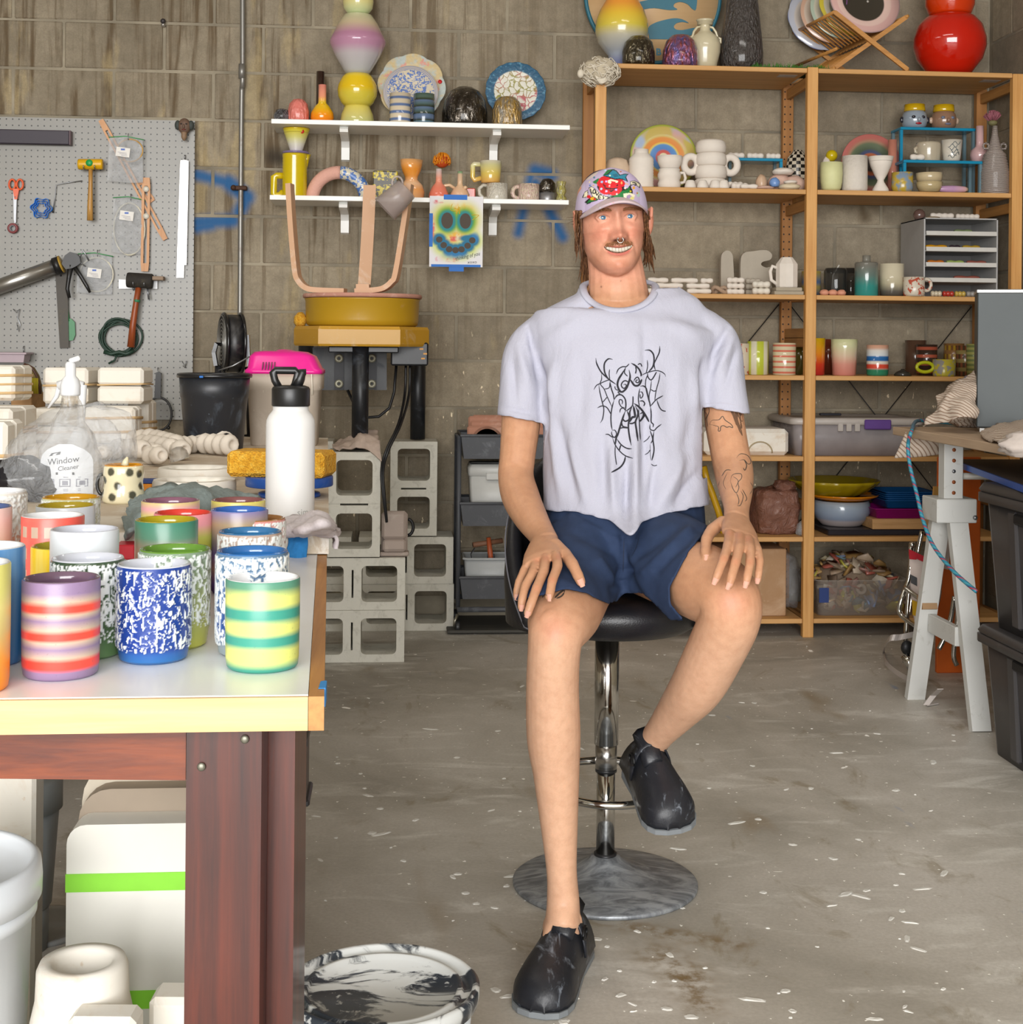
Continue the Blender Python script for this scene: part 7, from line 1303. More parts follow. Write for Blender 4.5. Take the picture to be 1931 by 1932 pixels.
pot2('cup','brown and yellow plaid cup behind the low yellow mug','cup',1800,.2,3,[(18,710),(19,648)],plaid('plaid_a','#9a7a26','#6b4a2a','#7d5a34'),group=G4);pot2('cup','dark rust plaid cup second from the right on the fourth rack shelf','cup',1822,.14,3,[(17,711),(18,652)],plaid('plaid_b','#7d4a30','#4a3a28','#8a7a4a'),group=G4);pot2('cup','green and yellow fine ringed cup beside the grey metal box','cup',1843,.06,3,[(18,713),(19,649)],rings('#9a9a5a','#6f7a4a',7,.4),group=G4)
z5=zS(4);a_,b_=PY(1330,860,YR+.06),PY(1490,806,YR+.06);h_=(b_.z-z5)*.93;pm=empty('plaster_bat',((a_.x+b_.x)/2,YR+.18,z5),'wide rounded plaster mould on the fifth rack shelf behind the tattooed arm','mould')
part('body',MB().box(((a_.x+b_.x)/2,YR+.19,z5+h_/2),(b_.x-a_.x,.26,h_),bev=.016),plaster,pm);part('marbling',MB().tube([Vector((b_.x-.12+.05*math.cos(t),YR+.0585,z5+.01+.045*math.sin(t)))for t in[math.pi*k/14 for k in range(15)]],.003,6),simple('marble_line','#a89878',.8),pm)
a_,b_=PY(1486,860,YR+.05),PY(1748,800,YR+.05);bxz=z5;tub_h=PY(1600,792,YR+.05).z-z5;cx_=(a_.x+b_.x)/2+.0;W=b_.x-a_.x-.03
def rr2(hx,hy,r,z,cx,cy,n=4):
 out=[]
 for k,(sx,sy)in enumerate(((1,1),(-1,1),(-1,-1),(1,-1))):
  for i in range(n):a=math.pi/2*(k+i/(n-1));out.append(Vector((cx+sx*(hx-r)+r*math.cos(a),cy+sy*(hy-r)+r*math.sin(a),z)))
 return out
clr=Mat('bin_clear','#b5aeb0',.25,alpha=.55);pc_=clr.obj();clr.col(clr.mix(clr.noise(pc_,8,5),'#8d8487','#c9c2c2'));clr=clr.m
cy=YR+.22;bn=empty('storage_box',(cx_,cy,z5),'clear lidded storage box with purple clasp on the fifth rack shelf','box');by=.19
part('body',MB().loft([rr2(W/2*.93,by*.93,.03,z5+.001,cx_,cy),rr2(W/2*.97,by*.97,.03,z5+tub_h*.9,cx_,cy),rr2(W/2*.96,by*.96,.03,z5+tub_h*.9,cx_,cy),rr2(W/2*.92,by*.92,.03,z5+.006,cx_,cy)]),clr,bn)
part('lid',MB().loft([rr2(W/2*1.0,by,.035,z5+tub_h*.86,cx_,cy),rr2(W/2*1.02,by*1.02,.035,z5+tub_h*.88,cx_,cy),rr2(W/2*1.02,by*1.02,.035,z5+tub_h,cx_,cy),rr2(W/2*.97,by*.97,.03,z5+tub_h*1.06,cx_,cy),rr2(W/2*.93,by*.93,.03,z5+tub_h*1.03,cx_,cy)]),simple('lid_frost','#b3aba4',.4),bn)
q=PY(1657,795,YR+.02);part('clasp',MB().box((q.x,cy-by*1.02-.006,z5+tub_h*.88),(.11,.014,.04),bev=.004),simple('purple_clasp','#5e3f86',.4),bn)
part('contents',lumps((cx_,cy,z5+.008),(W*.8,by*1.7,tub_h*.5),24,14,.1,2,30),simple('tan_contents','#a58b6c',.9),bn);q=PY(1570,770,YR+.2);part('marker',MB().box((q.x,cy,z5+tub_h*1.06+.005),(.09,.02,.01),bev=.002),simple('marker_dark','#22212a',.4),bn)
for k in range(3):q=PY(1588+k*16,800,YR+.02);part('rib',MB().box((q.x,cy-by*1.0,z5+tub_h*.80),(.022,.008,.034),bev=.002),simple('lid_frost','#b3aba4',.4),bn)
z6=zS(5);q=PY(1467,960,YR+.12);M=Mat('brown_clay_bag',None,.22);p=M.obj();n_=M.noise(p,20,6,.6,1.5);M.col(M.mix(n_,'#6e4638','#8d6250'));M.bump(n_,1.,.02);cbm=M.m
h_=(PY(1467,916,YR+.06).z-z6);cb_=empty('clay_bag',(q.x,YR+.15,z6),'brown clay wrapped in shiny clear plastic on the sixth rack shelf','bag');part('block',lumps((q.x,YR+.16,z6),(97*scale_at(.1),.22,h_),44,30,.10,2.6,14,box=.62),cbm,cb_);part('twisted_top',lumps((q.x+.03,YR+.12,z6+h_*.86),(.09,.07,.045),18,12,.35,3,15),cbm,cb_);part('tied_corner',lumps((q.x+.085,YR+.05,z6),(.05,.05,.055),16,10,.35,3,16),film,cb_)
q=PY(1408,905,YR+.2);tag(obj('clay_bag',lumps((0,0,0),(.14,.14,.16),24,16,.15,2.2,17),cbm,loc=(q.x+.005,YR+.29,z6)),'smaller brown clay bag behind the man\'s forearm','bag')
e=empty('yellow_hoop',PY(1340,950,YR+.1),'yellow hoop end showing between the shirt and the tattooed forearm','hoop');part('hoop',MB().tube([PY(x,y,YR+.12)for x,y in((1328,880),(1334,905),(1344,930),(1356,965),(1366,1000))],.014,10),simple('hoop_yellow','#b98f12',.4),e);part('end_cap',MB().sphere(PY(1366,1003,YR+.12),.016,10,8),simple('hoop_yellow','#b98f12',.4),e)
loc,s_=place(1588,YR+.2,z6+.026);zb_=z6+.026
tag(obj('black_tray',MB().box((0,0,.012),(190*s_,.34,.024),bev=.004),simple('tray_black','#25242a',.3),loc=(place(1634,YR+.2,z6)[0].x,YR+.21,z6+.0005)),'flat black plastic tray under the bowls on the sixth rack shelf','tray')
def LS(l):return[(0,l[0][1]*s_)]+[(r*s_,h*s_)for r,h in l]
bb=pot('big_bowl','large pale blue bowl with orange inside at the bottom of the platter stack','bowl',1588,YR+.2,zb_,[(38,0),(40,3),(48,12),(54,26),(53,40),(50,46)],[(0,'#a39a98'),(.2,'#b5a9a8'),(.3,'#8f9db3'),(.7,'#9aa9bb'),(1,'#a5b2bd')],n=56)
zz=zb_+46*s_;pot('orange_platter','orange platter resting on the big pale blue bowl','plate',1590,YR+.2,zz,[(44,0),(50,3),(66,9),(67,12)],'#cf7d12',n=56);zz+=9*s_
yp=simple('mustard_glaze_platter','#a08a0e',.2,coat=.3);pot('scalloped_platter','wide mustard scalloped platter on top of the platter stack','plate',1573,YR+.2,zz,[(46,0),(56,5),(84,24),(87,30),(85,30),(60,10),(40,6)],yp,wob=lambda a,z:.965+.035*abs(math.cos(7*a)),n=84,hollow=False)
wbx=PY(1688,985,YR+.08);h_=.026;tag(obj('wooden_board',MB().box((0,0,.021),(.25,.22,.042),bev=.002),tan,loc=(wbx.x+.02,YR+.15,z6+.0255)),'shallow wooden box under the magenta tray on the sixth rack shelf','box')
def traybox(name,px,w_,dpt,zb,h,mat,label,grp=None):
 loc,s_=place(px,YR+.16,zb);mb=MB();r4=lambda k,z:rr2(w_*s_/2*k,dpt/2*k,.012,z,0,0,3);mb.loft([r4(.9,0),r4(1.,h),r4(1.02,h),r4(1.02,h+.002),r4(.98,h+.001),r4(.88,.003)]);return tag(obj(name,mb,mat,loc=loc),label,'tray',grp)
z_=z6+.068;traybox('magenta_tray',1690,112,.22,z_,.038,simple('magenta_plastic','#9c0f78',.3),'magenta plastic tray on the wooden box, under the blue trays')
z_+=.012
for k in range(5):traybox('blue_tray',1704,100-2*k%3,.22,z_+.03+.0085*k,.03,simple('blue_tray_plastic','#1a5a96',.25),['lowest blue plastic tray of the nested stack','second blue plastic tray of the nested stack','middle blue plastic tray of the nested stack','fourth blue plastic tray of the nested stack','topmost blue plastic tray of the nested stack'][k],'nested blue trays')
z7=zS(6);a_,b_=PY(1400,1168,YR+.06),PY(1485,1032,YR+.06);brd=dusty('clay_dusted_board','#a5805c','#c7ab8f',.6,.75,6,.45,.7);tag(obj('plywood_box',MB().box((0,0,(b_.z-z7)/2*.97),(b_.x-a_.x+.1,.24,(b_.z-z7)*.97),bev=.004),brd,loc=((a_.x+b_.x)/2-.05,YR+.18,z7+.0005)),'clay-stained plywood box on the bottom rack shelf beside the man\'s knee','box')
tag(obj('clear_sack',lumps((0,0,0),(.09,.2,.22),20,14,.2,2,40),film,loc=(PY(1500,1100,YR+.2).x,YR+.3,z7)),'crumpled clear sack in the shadow between plywood box and centre post','bag')
a_,b_=PY(1541,1166,YR+.05),PY(1716,1097,YR+.05);W=b_.x-a_.x;cx_=(a_.x+b_.x)/2;hh=(PY(1600,1096,YR+.05).z-z7);cy=YR+.2;sb_=empty('shard_bin',(cx_,cy,z7),'clear plastic bin heaped with broken pottery shards on the bottom rack shelf','bin')
part('body',MB().loft([rr2(W/2*.93,.14,.03,z7+.001,cx_,cy),rr2(W/2,.152,.03,z7+hh,cx_,cy),rr2(W/2*1.03,.157,.03,z7+hh,cx_,cy),rr2(W/2*1.03,.157,.03,z7+hh+.004,cx_,cy),rr2(W/2*.985,.15,.03,z7+hh+.002,cx_,cy),rr2(W/2*.92,.138,.03,z7+.005,cx_,cy)]),Mat('bin_clear2','#c6bfb6',.2,alpha=.32).m,sb_)
q=PY(1550,1123,YR+.05);part('sticker',MB().box((a_.x+.03,YR+.0475,q.z),(.04,.001,.06)),simple('sticker_blue','#2a3f78',.4),sb_)
rr=random.Random(17);cols=['#b9a48c','#c9b9a3','#a58f78','#8f7a66','#b8b04a','#7f8fb0','#9c7a48','#a88078','#d0c6b4','#6d5a4a','#b5925a','#5f7f8a','#a85a4a','#c7bb9a']
sm_=[simple('shard_%d'%i,c,.5,var=.1,coat=.15)for i,c in enumerate(cols)];metas=[]
for v in range(8):
 n_=rr.choice((4,5,6));r_=rr.uniform(.024,.05);pts=[(r_*rr.uniform(.55,1.1)*math.cos(2*math.pi*k/n_),r_*rr.uniform(.5,1.)*math.sin(2*math.pi*k/n_))for k in range(n_)]
 mbs=MB();cv=rr.uniform(4,9);top=[Vector((x,y,-cv*(x*x)+.0035))for x,y in pts];bot=[Vector((x,y,-cv*(x*x)-.0035))for x,y in pts];mbs.loft([bot,top]);metas.append(mbs)
SM={}
for i in range(150):
 u,v_=rr.uniform(-1,1),rr.uniform(-1,1);inside=i<85
 if inside:
  x,y,z=cx_+u*W/2*.84,cy+v_*.115,z7+.03+rr.random()*(hh-.04)
  if rr.random()<.6:y=cy-.118+rr.random()*.02
 else:
  top_h=.105*(1-abs(u)**2.2)*(1-.5*v_*v_);x,y,z=cx_+u*W/2*.86,cy+v_*.115,z7+hh-.01+top_h*rr.uniform(.75,1.0)
 key=(i%8,rr.randrange(len(cols)))
 if key not in SM:SM[key]=mesh('shard',metas[key[0]],sm_[key[1]])
 o=bpy.data.objects.new('shard',SM[key]);LINK(o);o.parent=sb_;o.location=Vector((x,y,z))-Vector(sb_.location)
 tl=.5 if not inside else 1.2
 o.rotation_euler=(rr.uniform(-tl,tl)+(1.2 if inside else.45),rr.uniform(-tl,tl),rr.uniform(0,6.28))
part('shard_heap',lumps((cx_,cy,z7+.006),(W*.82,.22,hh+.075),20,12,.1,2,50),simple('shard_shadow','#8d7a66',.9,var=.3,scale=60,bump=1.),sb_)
for k,(px,py,c_,r_)in enumerate(((1628,1113,'#cdbfae',.016),(1604,1128,'#b8a08a',.012))):q=PY(px,py,YR+.06);part('pot_ring',MB().tube([Vector((q.x+r_*math.cos(t),YR+.075,q.z+r_*math.sin(t)))for t in[2*math.pi*i/16 for i in range(16)]],r_*.45,8,closed=True),simple('ringpiece_%d'%k,c_,.6),sb_)
RZ=.90;a=PZ(1685,805,RZ);xl=a.x;ya=a.y;rt=empty('trestle_table',(xl+.4,ya-.6,0),'plywood worktable on white adjustable trestles at the right','table');plyt=wood('birch_plywood','#c0a88e','#a88f77',1,.6,.8,knots=False)
part('tabletop',MB().box((xl+.45,ya-.75,RZ-.0135),(.9,1.5,.027),bev=.002),plyt,rt)
trw=dusty('trestle_white','#c9c9c5','#8f8a7d',.35,.5,22,.58,.7)
F1,F2=PZ(1826,1380,0),PZ(1735,1318,0);xm=(F1 .x+F2 .x)/2+.005;ym=(F1 .y+F2 .y)/2
def trestle(xm,ym,half,lab=None):
 zt=.655;w_=.06
 part('leg',MB().ribbon([Vector((xm+.035,ym-half,0)),Vector((xm+.02,ym-.035,zt))],(1,0,0),w_,.028),trw,rt);part('leg',MB().ribbon([Vector((xm-.02,ym+half,0)),Vector((xm+.0,ym+.035,zt))],(1,0,0),w_,.028),trw,rt)
 part('crosspiece',MB().box((xm+.012,ym,zt+.0),(.13,.13,.075),bev=.003),trw,rt);part('tie_bar',MB().box((xm,ym,.27),(.022,half*1.12,.06),bev=.002),trw,rt)
 part('post',MB().box((xm+.012,ym-.01,(zt+RZ-.027)/2+.01),(.062,.05,RZ-.027-zt-.02),bev=.002),trw,rt)
 for k in range(6):part('peg_hole',MB().tube([Vector((xm+.012,ym-.0362,zt+.055+.034*k)),Vector((xm+.012,ym-.03,zt+.055+.034*k))],.0062,12),simple('hole_orange','#8a4a22',.6)if k!=2 else steel,rt)
 part('rod',MB().tube([Vector((xm,ym,.76)),Vector((xm+.5,ym+.02,.755))],.011,10),simple('rod_white','#c7c2b8',.4),rt);part('bolt',MB().sphere(Vector((xm+.07,ym-.066,zt-.02)),.008,10,6),steel,rt)
trestle(xm,ym,(F2 .y-F1 .y)/2);q=PZ(1735,1318,0);part('masking_patch',MB().box((xm-.01,ym+.125,.335),(.05,.045,.05),Matrix.Rotation(-.3,3,'X')),simple('kraft_patch','#9a7a58',.8),rt)
mb0=PY(1843,805,ya-.28);d_=dep(mb0);zt=PY(1843,547,mb0 .y).z;gm_=Mat('grey_sheet_metal',None,.5,.15);p=gm_.obj();gm_.col(gm_.mix(gm_.noise(p,3,5),'#343a3b','#4a5051'));gm_=gm_.m
mx_=empty('metal_box',(mb0 .x+.22,mb0 .y+.17,RZ),'grey sheet-metal box standing on the right worktable','box');hb=zt-RZ
MR=Matrix.Rotation(-R(21),3,'Z');cb_=Vector((mb0 .x,mb0 .y,0))+MR@Vector((.22,.15,0))
part('body',MB().box(cb_+Vector((0,0,RZ+.008+hb/2)),(.44,.3,hb-.014),MR,.003),gm_,mx_);part('top_flange',MB().box(cb_+Vector((0,0,zt-.004)),(.446,.306,.012),MR,.002),simple('flange_grey','#9a9c9c',.35,.5),mx_);part('base',MB().box(cb_+Vector((.004,-.004,RZ+.0065)),(.43,.29,.012),MR),simple('base_white','#c9c8c4',.4),mx_)
M=Mat('ticking_cloth',None,.9);p=M.obj();w_=M.math('FRACT',M.math('MULTIPLY',M.vm('DOT_PRODUCT',p,(75.,20.,60.)),1.));M.col(M.mix(M.rng(w_,.62,.74),'#c2b3a4','#8d7563'));M.bump(M.noise(p,60,4),.4,.002);tick=M.m
z=RZ+.004;c=lambda px,py,dd:C(px,py,dd)
rows=[[c(1842,702,4.72),c(1822,716,4.72),c(1795,728,4.72),c(1772,745,4.7)],[c(1843,720,4.62),c(1815,735,4.6),c(1790,745,4.6),c(1768,770,4.62)],[c(1843,750,4.55),c(1818,760,4.52),c(1782,775,4.56),c(1750,795,4.6)],[c(1842,790,4.5),c(1822,790,4.48),c(1790,796,4.52),c(1742,803,4.62)]]
tag(obj('striped_cloth',sheet(rows,7,7,.018,16,.006,21),tick,org=PZ(1800,800,RZ)),'striped canvas cloth heaped on the worktable left of the metal box','cloth',None)
for(px,py,w1,h1,lb,sd)in((1825,806,.12,.06,'small crumpled striped rag at the foot of the cloth heap',22),(1800,800,.10,.05,'brown-shadowed striped rag under the cloth heap',23)):
 q=PZ(px,py,RZ);tag(obj('striped_rag',lumps((0,0,0),(w1,.08,h1),24,16,.42,2.8,sd),tick,loc=(q.x,q.y,RZ+.001)),lb,'cloth')
rows=[[c(1712,812,4.73),c(1735,816,4.70),c(1780,824,4.66)],[c(1700,838,4.73),c(1735,845,4.7),c(1780,845,4.68)],[c(1688,864,4.74),c(1728,862,4.72),c(1778,856,4.70)]]
tag(obj('striped_cloth',sheet(rows,6,6,.008,20,.004,24),tick,org=c(1712,812,4.73)),'corner of striped cloth hanging below the worktable edge','cloth')
tag(obj('lilac_cloth',lumps((0,0,0),(.10,.1,.05),20,14,.3,2.5,25),simple('lilac_cloth','#77727d',.9,bump=.5),loc=(c(1832,715,4.74).x+.01,c(1832,715,4.74).y,c(1832,712,4.74).z-.045)),'grey-lilac rag on top of the striped cloth heap','cloth')
rows=[[PZ(1850,824,RZ),PZ(1890,815,RZ)+Vector((0,0,.02)),PZ(1935,812,RZ)+Vector((0,0,.03))],[PZ(1862,834,RZ),PZ(1895,832,RZ)+Vector((0,0,.022)),PZ(1940,832,RZ)+Vector((0,0,.03))],[PZ(1912,845,RZ),PZ(1925,848,RZ)+Vector((0,0,.015)),PZ(1955,850,RZ)+Vector((0,0,.02))]]
tag(obj('striped_cloth',sheet([[v+Vector((0,0,.008))for v in r_]for r_ in rows],6,6,.012,22,.005,26),tick,org=PZ(1890,830,RZ)),'folded striped cloth in front of the metal box at the right edge','cloth')
q=PZ(1935,862,RZ);tag(obj('white_rag',lumps((0,0,0),(.13,.1,.06),24,16,.3,2.6,27),simple('white_rag','#b9aea6',.9,bump=.4),loc=(q.x,q.y,RZ+.001)),'crumpled white rag at the near right corner of the worktable','cloth')
M=Mat('braided_cord',None,.6);p=M.obj();w_=M.math('FRACT',M.math('MULTIPLY',M.vm('DOT_PRODUCT',p,(30.,12.,34.)),1.));M.col(M.ramp(w_,[(0,'#2f7f96'),(.38,'#2f7f96'),(.42,'#a8404f'),(.55,'#a8404f'),(.6,'#2c4f7a'),(.8,'#2f7f96'),(1,'#57a0a5')]));
pts=[PZ(1830,806,RZ)+Vector((0,0,.008)),PZ(1790,802,RZ)+Vector((0,0,.008)),PZ(1755,801,RZ)+Vector((0,0,.012)),PZ(1735,803,RZ)+Vector((-.01,0,.015)),c(1721,812,4.6),c(1714,840,4.6),c(1718,880,4.58),c(1730,930,4.55),c(1742,980,4.5),c(1762,1030,4.42),c(1800,1078,4.3),c(1843,1116,4.2)]
tag(obj('braided_cord',MB().tube(spline(pts,7),.0062,8),M.m,org=pts[4]),'blue and red braided cord draped from the right worktable to the black totes','cord')
tm=dusty('tote_black','#403e3f','#8d8a86',.4,.42,16,.62,.75);f0=PZ(1874,1417,0);wT,lT=.46,.62
tz_=PX(1842,905,f0 .x-.02).z
def tote(zb,zt,label):
 e=empty('tote',(f0 .x+wT/2,f0 .y-lT/2,zb),label,'tote','black totes');cx_,cy=f0 .x+wT/2,f0 .y-lT/2;h=zt-zb
 rg=lambda k,z:rr2(wT/2+k,lT/2+k,.04,z,cx_,cy)
 part('body',MB().loft([rg(0,zb),rg(.025,zb+h*.9)]),tm,e);part('rim',MB().loft([rg(.026,zb+h*.86),rg(.045,zb+h*.87),rg(.045,zb+h*.93),rg(.03,zb+h*.94)]),tm,e)
 part('lid',MB().loft([rg(.04,zb+h*.935),rg(.044,zb+h*.955),rg(.035,zb+h-.001),rg(.02,zb+h-.0005)]),tm,e)
 for k in range(2):part('rib',MB().box((f0 .x-.012,cy+lT*(.22-.3*k),zb+h*.45),(.02,.05,h*.8),Matrix.Rotation(-.05,3,'Y'),.006),tm,e)
 part('handle_slot',MB().box((f0 .x-.026,cy+.06,zb+h*.80),(.012,.12,.03),bev=.005),simple('slot_black','#121214',.6),e)
 return e
tote(0,tz_*.47,'lower black plastic tote on the floor at the right edge');tote(tz_*.47+.001,tz_,'upper black plastic tote spattered with slip, under the blue-edged board')
zb_=tz_+.0015;b0,b1=PZ(1798,866,zb_+.018),PZ(1931,915,zb_+.018);dv=(b1-b0).normalized();b2=b0+dv*1.0;bdb=empty('blue_edged_board',(b0 .x+.3,b0 .y-.4,zb_),'thin dark board with a bright blue edge lying on the upper tote','board');q=[b0,b0+Vector((.55,0,0)),b2+Vector((.55,0,0)),b2];nv=Vector((dv.y,-dv.x,0))*-1
part('board',MB().prism([(v.x,v.y)for v in q],zb_,zb_+.0175,2),simple('board_dark','#544a42',.5),bdb);part('blue_edge',MB().prism([(v.x,v.y)for v in(b0,b2,b2-Vector((.006,0,0)),b0-Vector((.006,-.004,0)))],zb_-.0005,zb_+.018,2),simple('edge_blue','#1d55b0',.4),bdb)
q0,q1=C(1770,862,5.15),C(1850,1215,5.15);tag(obj('orange_board',MB().box((0,0,.4),((q1 .x-q0 .x),.02,q0 .z+.0),bev=.003).disp(lambda v:v),simple('orange_board','#c65b12',.5),loc=((q0 .x+q1 .x)/2,q0 .y,q0 .z/2-.4)),'orange board standing behind the trestle post','panel')
tag(obj('wooden_stick',MB().ribbon([C(1768,918,5.0),C(1757,1050,5.02),C(1740,1235,5.06)],(1,0,0),.022,.012),hick,org=C(1757,1050,5.02)),'flat pale wooden stick leaning behind the folded chair','stick')
fc_=empty('folding_chair',PZ(1722,1268,0),'folded chrome chair with red, white and yellow canvas leaning behind the trestle','chair');chrome=simple('chrome','#c9c7c2',.12,1.,var=.02);cw_=simple('canvas_white','#cfc0b8',.85);cr_=simple('canvas_red','#b01828',.8);cy_=simple('canvas_yellow','#c79a10',.8);Q=lambda x,y,d=4.95:C(x,y,d)
def cpl(nm,pts,mat,d=4.95,th=.004,parent=None):q=[Q(x,y,d)for x,y in pts];f=_F*th;return part(nm,MB().loft([q,[v+f for v in q]],True,False),mat,parent or fc_)
back=part('seat_canvas',sheet([[Q(1717,1046),Q(1745,1058),Q(1780,1074)],[Q(1716,1090),Q(1744,1105,4.92),Q(1776,1120)],[Q(1722,1140),Q(1745,1150,4.93),Q(1766,1160)],[Q(1728,1190),Q(1745,1195),Q(1756,1200)]],5,5,.004,20,.003,31),cw_,fc_)
cpl('red_band',[(1716,1036),(1779,1066),(1778,1076),(1716,1048)],cr_,4.942);cpl('red_band',[(1716,1040),(1730,1044),(1730,1056),(1717,1055)],cr_,4.938);cpl('back_canvas',[(1760,992),(1798,1000),(1790,1075),(1752,1065)],cw_,5.0);cpl('yellow_patch',[(1756,1030),(1784,1036),(1780,1068),(1752,1058)],cy_,4.995);cpl('coral_patch',[(1762,992),(1797,996),(1792,1012),(1776,1008)],simple('canvas_coral','#d07a68',.8),4.99);cpl('yellow_patch',[(1722,1132),(1733,1136),(1732,1165),(1723,1160)],cy_,4.925);cpl('green_patch',[(1725,1190),(1738,1196),(1736,1212),(1725,1206)],simple('canvas_green','#13714a',.8),4.94);cpl('care_label',[(1719,1084),(1731,1090),(1731,1106),(1720,1100)],simple('canvas_label','#4a4a4c',.7),4.925)
for nm,pts in(('frame_tube',[(1720,1030,4.96),(1716,1090,4.95),(1700,1135,4.93),(1698,1155,4.93),(1712,1170,4.9),(1748,1192,4.8)]),('frame_tube',[(1707,1108,4.9),(1730,1125,4.86),(1755,1142,4.8)]),('frame_tube',[(1722,1040,4.99),(1713,1150,4.98),(1708,1250,4.97)]),('frame_tube',[(1741,1002,5.0),(1732,1045,5.0),(1722,1120,4.99),(1716,1160,4.98)]),('frame_tube',[(1802,1125,4.9),(1795,1165,4.9),(1782,1205,4.9),(1772,1225,4.9)]),('frame_tube',[(1812,1110,4.98),(1806,1180,4.98),(1800,1235,4.98),(1806,1255,4.98)])):part(nm,MB().tube(spline([C(*p)for p in pts],4),.0085,10),chrome,fc_)
part('joint',MB().sphere(C(1712,1222,4.92),(.022,.015,.025),12,8),dark,fc_);part('joint',MB().sphere(C(1722,1028,4.96),(.012,.012,.012),12,8),chrome,fc_);part('foot',MB().tube([C(1708,1236,4.92),C(1722,1262,4.9)],.016,10),chrome,fc_)
st=[Q(1724,1197,4.94),Q(1700,1202,4.93),Q(1678,1206,4.95),PZ(1668,1228,.01),PZ(1672,1250,.006),PZ(1690,1268,.005),PZ(1716,1284,.005)];part('strap',MB().ribbon(spline(st,6),(.4,.2,1),.022,.003),simple('strap_white','#b5aca6',.8),fc_)
e=empty('loose_papers',PZ(1755,1330,0),'loose pale strip lying on the floor between the trestle feet','scrap');part('strip',MB().ribbon([PZ(1748,1330,.02),PZ(1762,1312,.05),PZ(1775,1300,.10)],(1,0,0),.02,.002),simple('strap_white','#b5aca6',.8),e);part('fold',MB().ribbon([PZ(1748,1330,.004),PZ(1770,1326,.004)],(0,1,0),.02,.003),simple('strap_white','#b5aca6',.8),e)
def remesh(mb,vox,smooth=2,keep=None):
 me=mesh('volume',mb,MATS['mortar']if 'mortar' in MATS else next(iter(MATS.values())));o=bpy.data.objects.new('volume',me);LINK(o)
 bm=bmesh.new();bm.from_mesh(me);bmesh.ops.recalc_face_normals(bm,faces=bm.faces);bm.to_mesh(me);bm.free()
 md=o.modifiers.new('r','REMESH');md.mode='VOXEL';md.voxel_size=vox
 dg=bpy.context.evaluated_depsgraph_get();ev=o.evaluated_get(dg);me2=bpy.data.meshes.new_from_object(ev);bpy.data.objects.remove(o)
 n=len(me2 .vertices);co=np.empty(n*3);me2 .vertices.foreach_get('co',co);co=co.reshape(-1,3)
 ed=np.empty(len(me2 .edges)*2,dtype=np.int64);me2 .edges.foreach_get('vertices',ed);ed=ed.reshape(-1,2)
 deg=np.bincount(ed.ravel(),minlength=n).clip(1)[:,None]
 for i in range(smooth):
  acc=np.zeros_like(co)
  for k in range(3):
   acc[:,k]=np.bincount(ed[:,0],co[ed[:,1],k],n)+np.bincount(ed[:,1],co[ed[:,0],k],n)
  co=co*.45+.55*acc/deg
 return me2,co
def setco(me,co):me.vertices.foreach_set('co',co.ravel());me.update()
def vnorm(me,co):
 setco(me,co);n=np.empty(len(me.vertices)*3);me.vertices.foreach_get('normal',n);return n.reshape(-1,3)
aR,aU,aF,aC=np.array(_R),np.array(_U),np.array(_F),np.array(CAM)
def projn(co):
 q=co-aC;d=q@aF;return CX+F_PX*(q@aR)/d,YH-F_PX*(q@aU)/d,d
def limb(mb,pts,n=20,sub=5,up=None,e=1.):
 P=spline([C(p[0],p[1],p[2])for p in pts],sub);rr=[s[0]for s in spline([Vector((p[3]*p[2]/F_PX,(p[4]if len(p)>4 else e),0))for p in pts],sub)];ee=[s[1]for s in spline([Vector((p[3],(p[4]if len(p)>4 else e),0))for p in pts],sub)]
 a,b=P[0]-P[1],P[-1]-P[-2];a.normalize();b.normalize()
 P=[P[0]+a*rr[0]*.75,P[0]+a*rr[0]*.45]+P+[P[-1]+b*rr[-1]*.45,P[-1]+b*rr[-1]*.75];rr=[rr[0]*.3,rr[0]*.8]+rr+[rr[-1]*.8,rr[-1]*.3];ee=[ee[0]]*2+ee+[ee[-1]]*2
 return mb.tube(P,rr,n,ell=ee,up=up or _F)
def cols_attr(me,name,arr):
 at=me.color_attributes.new(name,'FLOAT_COLOR','POINT');a=np.ones((len(me.vertices),4),dtype=np.float32);a[:,:3]=arr;at.data.foreach_set('color',a.ravel())
def L3(h):return np.array(lin(h)[:3])
HD=3.12;rl=R(3.2)
HX=(_R*math.cos(rl)+_U*math.sin(rl));HZ=(_U*math.cos(rl)-_R*math.sin(rl));yw=R(-4);HY=-_F
HX,HY=(HX*math.cos(yw)+HY*math.sin(yw)),(HY*math.cos(yw)-HX*math.sin(yw))
H0=C(1155,415.5,HD)
def HW(x,y,z):return H0+HX*x+HY*y+HZ*z
ST=[(.103,.004,.004,-.01),(.099,.034,.032,-.045),(.088,.056,.058,-.073),(.070,.069,.078,-.09),(.045,.0745,.086,-.098),(.02,.0735,.0865,-.098),(0,.0705,.0835,-.095),(-.02,.0685,.0825,-.088),(-.04,.0665,.0825,-.076),(-.06,.063,.0815,-.06),(-.08,.0565,.0795,-.042),(-.095,.0480,.078,-.024),(-.108,.0375,.0745,-.004),(-.118,.0245,.067,.016),(-.124,.008,.055,.03)]
zs_,ws_,fs_,bs_=(np.array(v)[::-1]for v in zip(*ST))
def g2(x,z,cx,cz,sx,sz):return np.exp(-((x-cx)/sx)**2-((z-cz)/sz)**2)
EX,MZ,EYC=.0288,-.0715,.0622
def mouth_c(x):return MZ+.0095*(x/.031)**2
def mouth_h(x):return.0050*np.clip(1-(x/.0315)**2,0,1)**.6
